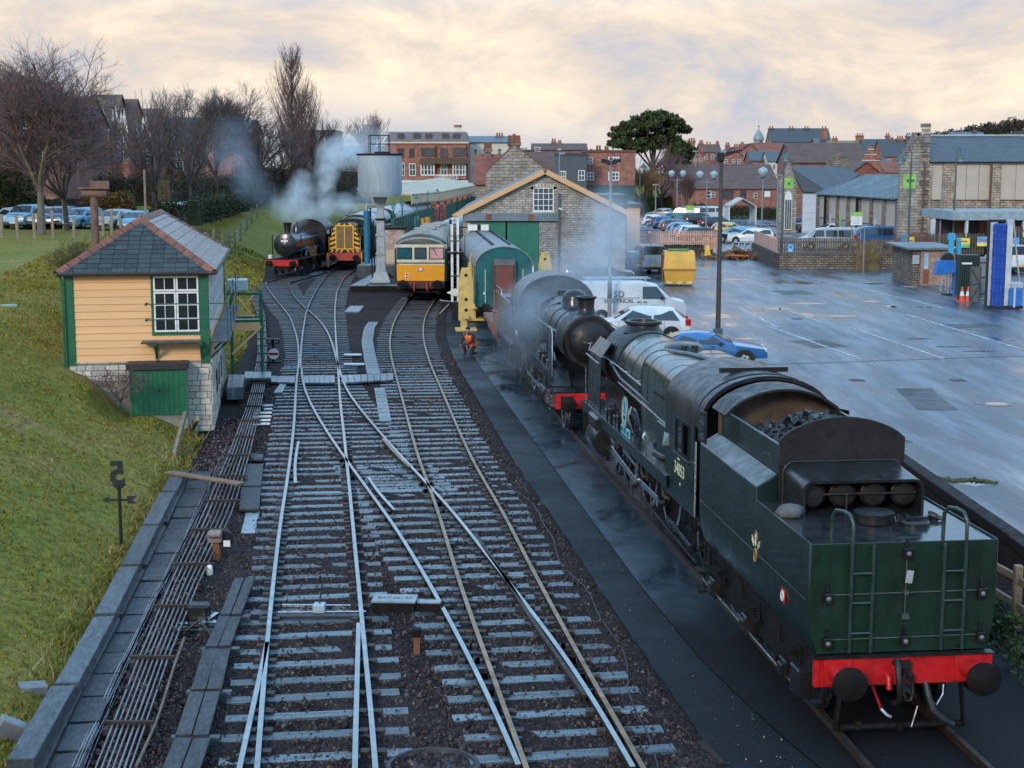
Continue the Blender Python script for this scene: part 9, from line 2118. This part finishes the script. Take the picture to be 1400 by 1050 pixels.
def hedge(name,label,a,b,th,h,mat,n,seed,cat='hedge',size=.10):
 a,b=Vector(a),Vector(b);o=E(name,label,cat,a);d=b-a;L=d.length;m_=max(2,int(L/th/.7));rb_=random.Random(seed)
 leaves(o,mat,[((d*(k+.5)/m_).x,(d*(k+.5)/m_).y,h*.5,th*.75,th*.6,h*.55*rb_.uniform(.9,1.12))for k in range(m_)],n,size,seed,'foliage','stuff' if L>20 else None)
 ux=d.normalized();nx=Vector((-ux.y,ux.x,0))*th*.3
 MB().loft([[nx,-nx,-nx*.8+Vector((0,0,h*.85)),nx*.8+Vector((0,0,h*.85))],[d+nx,d-nx,d-nx*.8+Vector((0,0,h*.85)),d+nx*.8+Vector((0,0,h*.85))]]).build('branches',mat,o,0);return o
zb2=3.5
hedge('hedge','tall dark evergreen hedge at the back of the bank-top cars',(XP(-40,112,4),112,zb2),(XP(40,112,4),112,zb2),2.4,4.6,m_hedge,9000,3)
hedge('hedge','dark hedge behind the two trunked tree',(XP(34,116,4),116,zb2),(XP(105,118,4),118,zb2),2.0,1.9,m_hedge,5000,4)
o=E('copper_shrub','rounded copper leaved shrub above the pale blue cars','shrub',(XP(150,118,4),118,zb2));leaves(o,m_copper,[(-1.2,0,1.4,1.2,.8,.7),(0,0,1.6,1.2,.8,.8),(1.0,.2,1.5,.9,.8,.9)],2600,.1,6);MB().cyl((0,0,0),(0,0,1.5),.3,n=8).build('stems',m_bark,o,40)
o=E('olive_shrub','yellow green shrub beside the copper leaved one','shrub',(XP(174,119,4),119,zb2));leaves(o,m_olive,[(0,0,1.2,.7,.7,1.3)],1500,.1,7);MB().cyl((0,0,0),(0,0,1.5),.2,n=8).build('stems',m_bark,o,40)
hedge('hedge','trimmed dark hedge directly behind the slate roof',(XP(213,102,4),102,3.5),(XP(241,103,4),103,3.5),1.2,1.9,m_hedge,2500,8)
hedge('hedge','long dark hedge along the top of the bank behind the fence posts',(XP(264,112,4),112,3.4),(XP(330,150,4),150,3.7),1.6,2.2,m_hedge,9000,9)
hedge('hedge','dark hedge end towards the blue smoke',(XP(331,152,4),152,3.7),(XP(358,175,4),175,3.8),1.8,2.0,m_hedge,5000,10)
leaves(hd_,m_hedge,[(k*.8,.0,1.0,.8,.6,1.0)for k in range(9)],3500,.09,11);MB().b2(-.3,6.6,-.3,.3,0,1.5).build('branches',m_hedge,hd_,0)
hedge('hedge','low hedge below the brick hall beside the white sign',(XP(945,215,1),215,.5),(XP(966,215,1),215,.5),1.4,2.2,m_olive,2500,12)
hedge('hedge','dark hedge in front of the brick hall behind the shelter',(XP(1000,220,1),220,.5),(XP(1062,212,1),212,.5),1.2,1.8,m_hedge,4500,13)
hedge('hedge','scrubby growth under the willow',(XP(862,235,1),235,.5),(XP(930,240,1),240,.5),2.5,3.2,m_olive,6000,14)
o=E('dry_shrub','dry straw coloured shrub growing against the rubble wall','shrub',(XP(1188,105.6,1),105.6,CPZ));sg2=[]
rb_=random.Random(61)
for k in range(420):p=Vector((rb_.gauss(0,.3),rb_.gauss(0,.12),0));q2=p+Vector((rb_.gauss(0,.45),rb_.gauss(0,.15),rb_.uniform(.7,2.2)));sg2.append((p,(p+q2)/2+Vector((0,0,.1)),.014,.012,1));sg2.append((sg2[-1][1],q2,.012,.006,1))
seg_mesh('stems',sg2,M('straw',(.26,.20,.09),.9),o,3)
o=E('bramble','green brambles growing below the post and rail fence','bramble',(P(1392,905,0).x+.3,P(1392,905,0).y,0));leaves(o,leafmat('bramble_leaf',(.018,.04,.012),(.05,.08,.02)),[(-.2,.6+k*1.1,.2,.5,.7,.35)for k in range(-2,6)],2600,.05,15)
hedge('hedge','brown hedge along the back of the bank top car park',(XP(60,140,4),140,4.2),(XP(232,142,4),142,4.2),1.8,3.0,leafmat('brown_hedge',(.055,.04,.025),(.085,.065,.04)),7000,23)
m_scrub=leafmat('winter_scrub',(.05,.042,.03),(.075,.065,.04))
hedge('scrub','brown winter scrub under the bare trees behind the fence',(XP(225,138,4),138,3.6),(XP(330,168,4),168,3.8),2.2,3.6,m_scrub,9000,21)
hedge('scrub','brown winter scrub at the feet of the poplar above the engines',(XP(330,172,4),172,3.6),(XP(500,205,4),205,3.0),3.0,5.0,m_scrub,14000,22)
# wooded hill on the far right
hm=MB();hpts=[(1296,190),(1318,186),(1345,181),(1370,176),(1400,171),(1440,166)]
hv=[Q(px,py,900)for px,py in hpts];tag(MB().loft([[(v.x,900,-5),(v.x,900,v.z-3),(v.x*1.45,1300,v.z+1),(v.x*1.45,1300,-5)]for v in[Q(1272,232,900)]+hv+[Q(1500,150,900)]]).build('hill',M('hill_scrub',(.07,.06,.045),.9,0,.4,.02),None,0),kind='structure')
hw_o=E('hill_wood','bare wood on the hill above the stone store','wood',(0,0,0));hw_o['kind']='stuff'
leaves(hw_o,leafmat('far_wood',(.045,.04,.035),(.08,.065,.05)),[(v.x+dx,905,v.z-1+(dx%5)*.5,5,4,3.6)for v in hv for dx in range(-9,10,3)],9000,.7,16,'foliage','stuff')
# ================================================================ bank-top cars, fence, flue
G4='cars parked along the bank top'
for kind,col,px,hd,lab in(('hatch','silver',12,200,'silver hatchback nearest the frame edge on the bank top'),('suv','sky',38,262,'pale blue car nose-on beside the fence stake'),('hatch','silver',66,264,'silver car partly behind the pale tree trunk'),('hatch','blue',84,266,'mid blue car between the two tree trunks'),('estate','sky',112,258,'pale blue car beside the dark double trunk'),('hatch','silver',157,255,'silver car with number plate beside the roof ridge'),('hatch','sky',190,262,'pale blue hatchback just above the slate roof')):
 Y=107;x=XP(px,Y,4);zc_=float(bank_h(np.array([x]),np.array([Y]))[0])+.02;pcar(kind,col,px,525+2022*((CAMZ-zc_)*ct-Y*st)/(Y*ct+(CAMZ-zc_)*st),hd,lab,G4,zc_)
Y=122;x=XP(238,Y,4);zc_=float(bank_h(np.array([x]),np.array([Y]))[0]);pcar('van','white',238,525+2022*((CAMZ-zc_)*ct-Y*st)/(Y*ct+(CAMZ-zc_)*st),250,'white van parked beyond the trimmed hedge',None,zc_,cat='van')
st_f=E('stake_fence','stake and wire fence along the top of the grass bank','fence',(0,0,0));m_stake=M('stake_wood',(.24,.19,.13),.8,0,.3,3,.3,15)
sk=None;tops=[]
for px,Y in[(2,92),(24,92),(47,92),(72,93),(100,94),(141,95),(152,95),(166,96),(192,97),(213,98),(233,98),(250,99),(266,101),(279,104),(291,108),(303,112),(313,117),(321,122),(328,128),(337,136),(344,144),(352,150)]:
 x=XP(px,Y,4);zc_=float(bank_h(np.array([x]),np.array([Y]))[0])
 if sk is None:sk=MB().b2(-.08,.08,-.06,.06,-.1,1.6).build('stake',m_stake,st_f,0);p=sk
 else:p=kid(sk,'stake',st_f)
 p.location=(x,Y,zc_);p.rotation_euler=(rs.uniform(-.05,.05),rs.uniform(-.06,.06),0);p.scale=(1,1,rs.uniform(.85,1.12));tops.append(Vector((x,Y,zc_)))
for h_ in(.5,.95,1.35):MB().tube([t+Vector((0,-.05,h_))for t in tops],.008,3).build('wire',m_rail_,st_f,0)
for px,Y,lab in((199,100,'telegraph style post behind the slate roof'),(86,105,'slim pale post by the dark double trunk')):tag(MB().cyl((0,0,0),(0,0,4.2 if px>100 else 3.4),.09,.07,8).build('slim_post',m_stake,None,40,0,(XP(px,Y,5),Y,3.4)),lab,'post')
MB().tube([(-3.9,4.6,5.0),(-3.9,4.6,6.75)],.13,10).tube([(-4.3,4.6,6.85),(-3.5,4.6,6.85)],.15,10).b2(-4.0,-3.4,4.4,4.8,7.0,7.25).b2(-4.4,-3.6,4.45,4.75,7.0,7.05).build('stove_flue',M('flue_rust',(.16,.085,.06),.7,0,.4,4,.3,15),BX,40)
# ================================================================ grass blades, stones, litter
g=np.random.default_rng(5)
def blades(n,y0_,y1_,d0,d1,hmin,hmax,name,mat,wmul=1.):
 y=y0_+(y1_-y0_)*g.random(n)**1.35;d=d0+(d1-d0)*g.random(n);x=np.interp(y,TY,TX)-d
 keep=~((np.abs((x+8.8)*math.cos(.157)+(y-42.8)*math.sin(.157)+2.1)<2.35)&(((y-42.8)*math.cos(.157)-(x+8.8)*math.sin(.157))>-.8)&(((y-42.8)*math.cos(.157)-(x+8.8)*math.sin(.157))<12.2))
 x,y=x[keep],y[keep];n=len(x);z=bank_h(x,y)
 cl=.5+.5*np.sin(x*2.1+1.3*np.sin(y*1.7))*np.sin(y*1.9+x)
 h=(hmin+(hmax-hmin)*g.random(n))*(.5+cl);a=g.random(n)*6.283;wd=(.010+.016*g.random(n))*wmul*(1+(y-16)/40)
 lean=g.normal(0,.6,(n,2))*h[:,None]
 V=np.stack([np.stack([x-wd*np.cos(a),y-wd*np.sin(a),z-.02],1),np.stack([x+wd*np.cos(a),y+wd*np.sin(a),z-.02],1),np.stack([x+lean[:,0],y+lean[:,1],z+h],1)],1).reshape(-1,3)
 return tag(np_mesh(name,V,np.arange(3*n).reshape(n,3),mat,'stuff'),'short mossy grass covering the embankment','grass')
m_blade=grass_mat('grass_blade',(.17,.165,.020),(.23,.195,.034),(.28,.205,.07))
blades(150000,14,62,-.15,13,.02,.065,'grass',m_blade);blades(30000,62,125,-.1,10,.05,.14,'grass',m_blade,1.4)
m_straw2=M('straw_stalks',(.30,.23,.11),.9)
blades(700,14,45,-.35,.5,.08,.26,'dry_stalks',m_straw2,.5)
def stones_np(n,xf,y0_,y1_,smin,smax,name,mat,zf=.03):
 y=y0_+(y1_-y0_)*g.random(n)**1.6;lo_,hi_=xf(y);x=lo_+(hi_-lo_)*g.random(n);s=(smin+(smax-smin)*g.random(n)**2)
 O=np.array([[1,0,0],[-1,0,0],[0,1,0],[0,-1,0],[0,0,1],[0,0,-1]],float);F=np.array([[0,2,4],[2,1,4],[1,3,4],[3,0,4],[2,0,5],[1,2,5],[3,1,5],[0,3,5]])
 V=O[None]*(s[:,None]*g.uniform(.6,1.3,(n,3)))[:,None,:]+g.normal(0,.18,(n,6,3))*s[:,None,None]
 a=g.random(n)*6.283;c_,s__=np.cos(a),np.sin(a);X=V[...,0]*c_[:,None]-V[...,1]*s__[:,None];Yv=V[...,0]*s__[:,None]+V[...,1]*c_[:,None]
 V=np.stack([X+x[:,None],Yv+y[:,None],V[...,2]+zf+s[:,None]*.1],-1).reshape(-1,3);Fi=(F[None]+(np.arange(n)*6)[:,None,None]).reshape(-1,3)
 return tag(np_mesh(name,V,Fi,mat,'stuff'),'loose angular ballast stones between the rails','ballast')
def stmat(name,a,b_,c_):
 m,t,b=nodes(name);ge=N_(t,'ShaderNodeNewGeometry');t.links.new(ramp_(t,ge.outputs['Random Per Island'],[(0,a),(.6,b_),(.93,c_),(1.,(c_[0]*1.8,c_[1]*1.8,c_[2]*1.8))]),b.inputs['Base Color']);b.inputs['Roughness'].default_value=.65;b.inputs['Specular IOR Level'].default_value=.2;return m
m_st1=stmat('ballast_stone',(.014,.009,.010),(.044,.029,.028),(.095,.068,.062))
def xall(y):return np.interp(y,TY,TX)+1.6,np.interp(y,cr3[0],cr3[1])+1.0
blades(4500,14,46,-.28,.35,.03,.09,'edge_grass',m_blade,.8)
stones_np(70000,xall,15,60,.016,.050,'ballast_stones',m_st1,.038)
stones_np(9000,lambda y:(np.interp(y,TY,TX)+.4,np.interp(y,cl1[0],cl1[1])-.8),15,45,.02,.05,'trackside_stones',stmat('red_stone',(.030,.019,.02),(.075,.048,.048),(.14,.10,.098)),.02)
stones_np(900,lambda y:(np.interp(y,cr3[0],cr3[1])+.6,np.interp(y,y4,x4)-.3),15,30,.006,.020,'yard_grit',stmat('grit',(.03,.03,.03),(.07,.06,.06),(.2,.18,.17)),.02)
# ================================================================ steam and smoke
def steam(name,label,blobs,dens,colr,seed,scale=.5,thr=.42):
 m=bpy.data.materials.new(name);m.use_nodes=True;t=m.node_tree;t.nodes.clear();out=t.nodes.new('ShaderNodeOutputMaterial')
 pv_=t.nodes.new('ShaderNodeVolumePrincipled');pv_.inputs['Color'].default_value=col4(colr);pv_.inputs['Anisotropy'].default_value=.2
 tcn=N_(t,'ShaderNodeTexCoord');n=N_(t,'ShaderNodeTexNoise',{'Vector':tcn.outputs['Object'],'Scale':scale,'Detail':5.,'Roughness':.6,'Distortion':.6})
 # soft fall-off from the heart of each puff
 acc_=None
 for(x,y,z,rx,ry,rz,w_)in blobs:
  sb=N_(t,'ShaderNodeVectorMath',{0:tcn.outputs['Object'],1:(x,y,z)},operation='SUBTRACT');dv=N_(t,'ShaderNodeVectorMath',{0:sb.outputs[0],1:(rx,ry,rz)},operation='DIVIDE');ln=N_(t,'ShaderNodeVectorMath',{0:dv.outputs[0]},operation='LENGTH')
  f=N_(t,'ShaderNodeMapRange',{0:ln.outputs['Value'],1:.0,2:1.,3:w_,4:0.});a_=f.outputs[0]
  if acc_ is None:acc_=a_
  else:acc_=N_(t,'ShaderNodeMath',{0:acc_,1:a_},operation='MAXIMUM').outputs[0]
 nf=N_(t,'ShaderNodeMapRange',{0:n.outputs[0],1:thr-.10,2:thr+.20});dm_=N_(t,'ShaderNodeMath',{0:acc_,1:nf.outputs[0]},operation='MULTIPLY');d2=N_(t,'ShaderNodeMath',{0:dm_.outputs[0],1:dens},operation='MULTIPLY')
 t.links.new(d2.outputs[0],pv_.inputs['Density']);t.links.new(pv_.outputs[0],out.inputs['Volume'])
 B=np.array([b[:6]for b in blobs]);lo_,hi_=(B[:,:3]-B[:,3:]).min(0),(B[:,:3]+B[:,3:]).max(0)
 o=MB().b2(lo_[0],hi_[0],lo_[1],hi_[1],lo_[2],hi_[2]).build(name,m,None,0);return tag(o,label,'steam',None,'stuff')
def sb_(px,py,Y,r,w_=1.,rz=None,ry=None):q=Q(px,py,Y);k=Y/2022;return(q.x,q.y,q.z,r*k,(ry or r)*k,(rz or r)*k,w_)
steam('steam_plume','white steam drifting over the black engine by the bank',[sb_(410,268,116,28,1),sb_(404,288,110,26,.9),sb_(414,248,120,20,.8),sb_(386,284,112,24,.5),sb_(425,287,116,26,.7)],1.15,(.93,.96,.98),1,.85,.44)
steam('steam_plume','pale steam column rising straight from the farther engine',[sb_(446,280,128,14,1,26),sb_(445,256,128,17,1,28),sb_(447,232,128,21,1,28),sb_(455,212,128,27,.9),sb_(474,205,130,30,.6),sb_(505,202,134,38,.35)],1.6,(.93,.96,.98),2,1.0,.42)
steam('steam_plume','low steam spreading behind the striped shunter',[sb_(472,280,134,36,.9,20),sb_(505,270,134,32,.5,22),sb_(436,288,132,26,.7,18)],.8,(.93,.96,.98),3,.8,.44)
steam('smoke_plume','blue grey smoke drifting across the bare trees',[sb_(318,185,140,34,.5),sb_(324,222,134,38,.8),sb_(342,252,126,32,.8),sb_(368,272,118,26,.7),sb_(300,205,138,32,.4)],.34,(.62,.72,.84),4,.35)
steam('steam_veil','thin steam veil around the dome of the black mogul',[sb_(722,432,47.5,62,1,55,70),sb_(765,398,50,70,1,52,70),sb_(805,368,55,70,.9,55,80),sb_(835,325,62,62,.9,85,80),sb_(705,485,46.5,45,.6,40,50),sb_(800,430,46,40,.5,30,50)],.58,(.80,.87,.95),5,.45,.40)
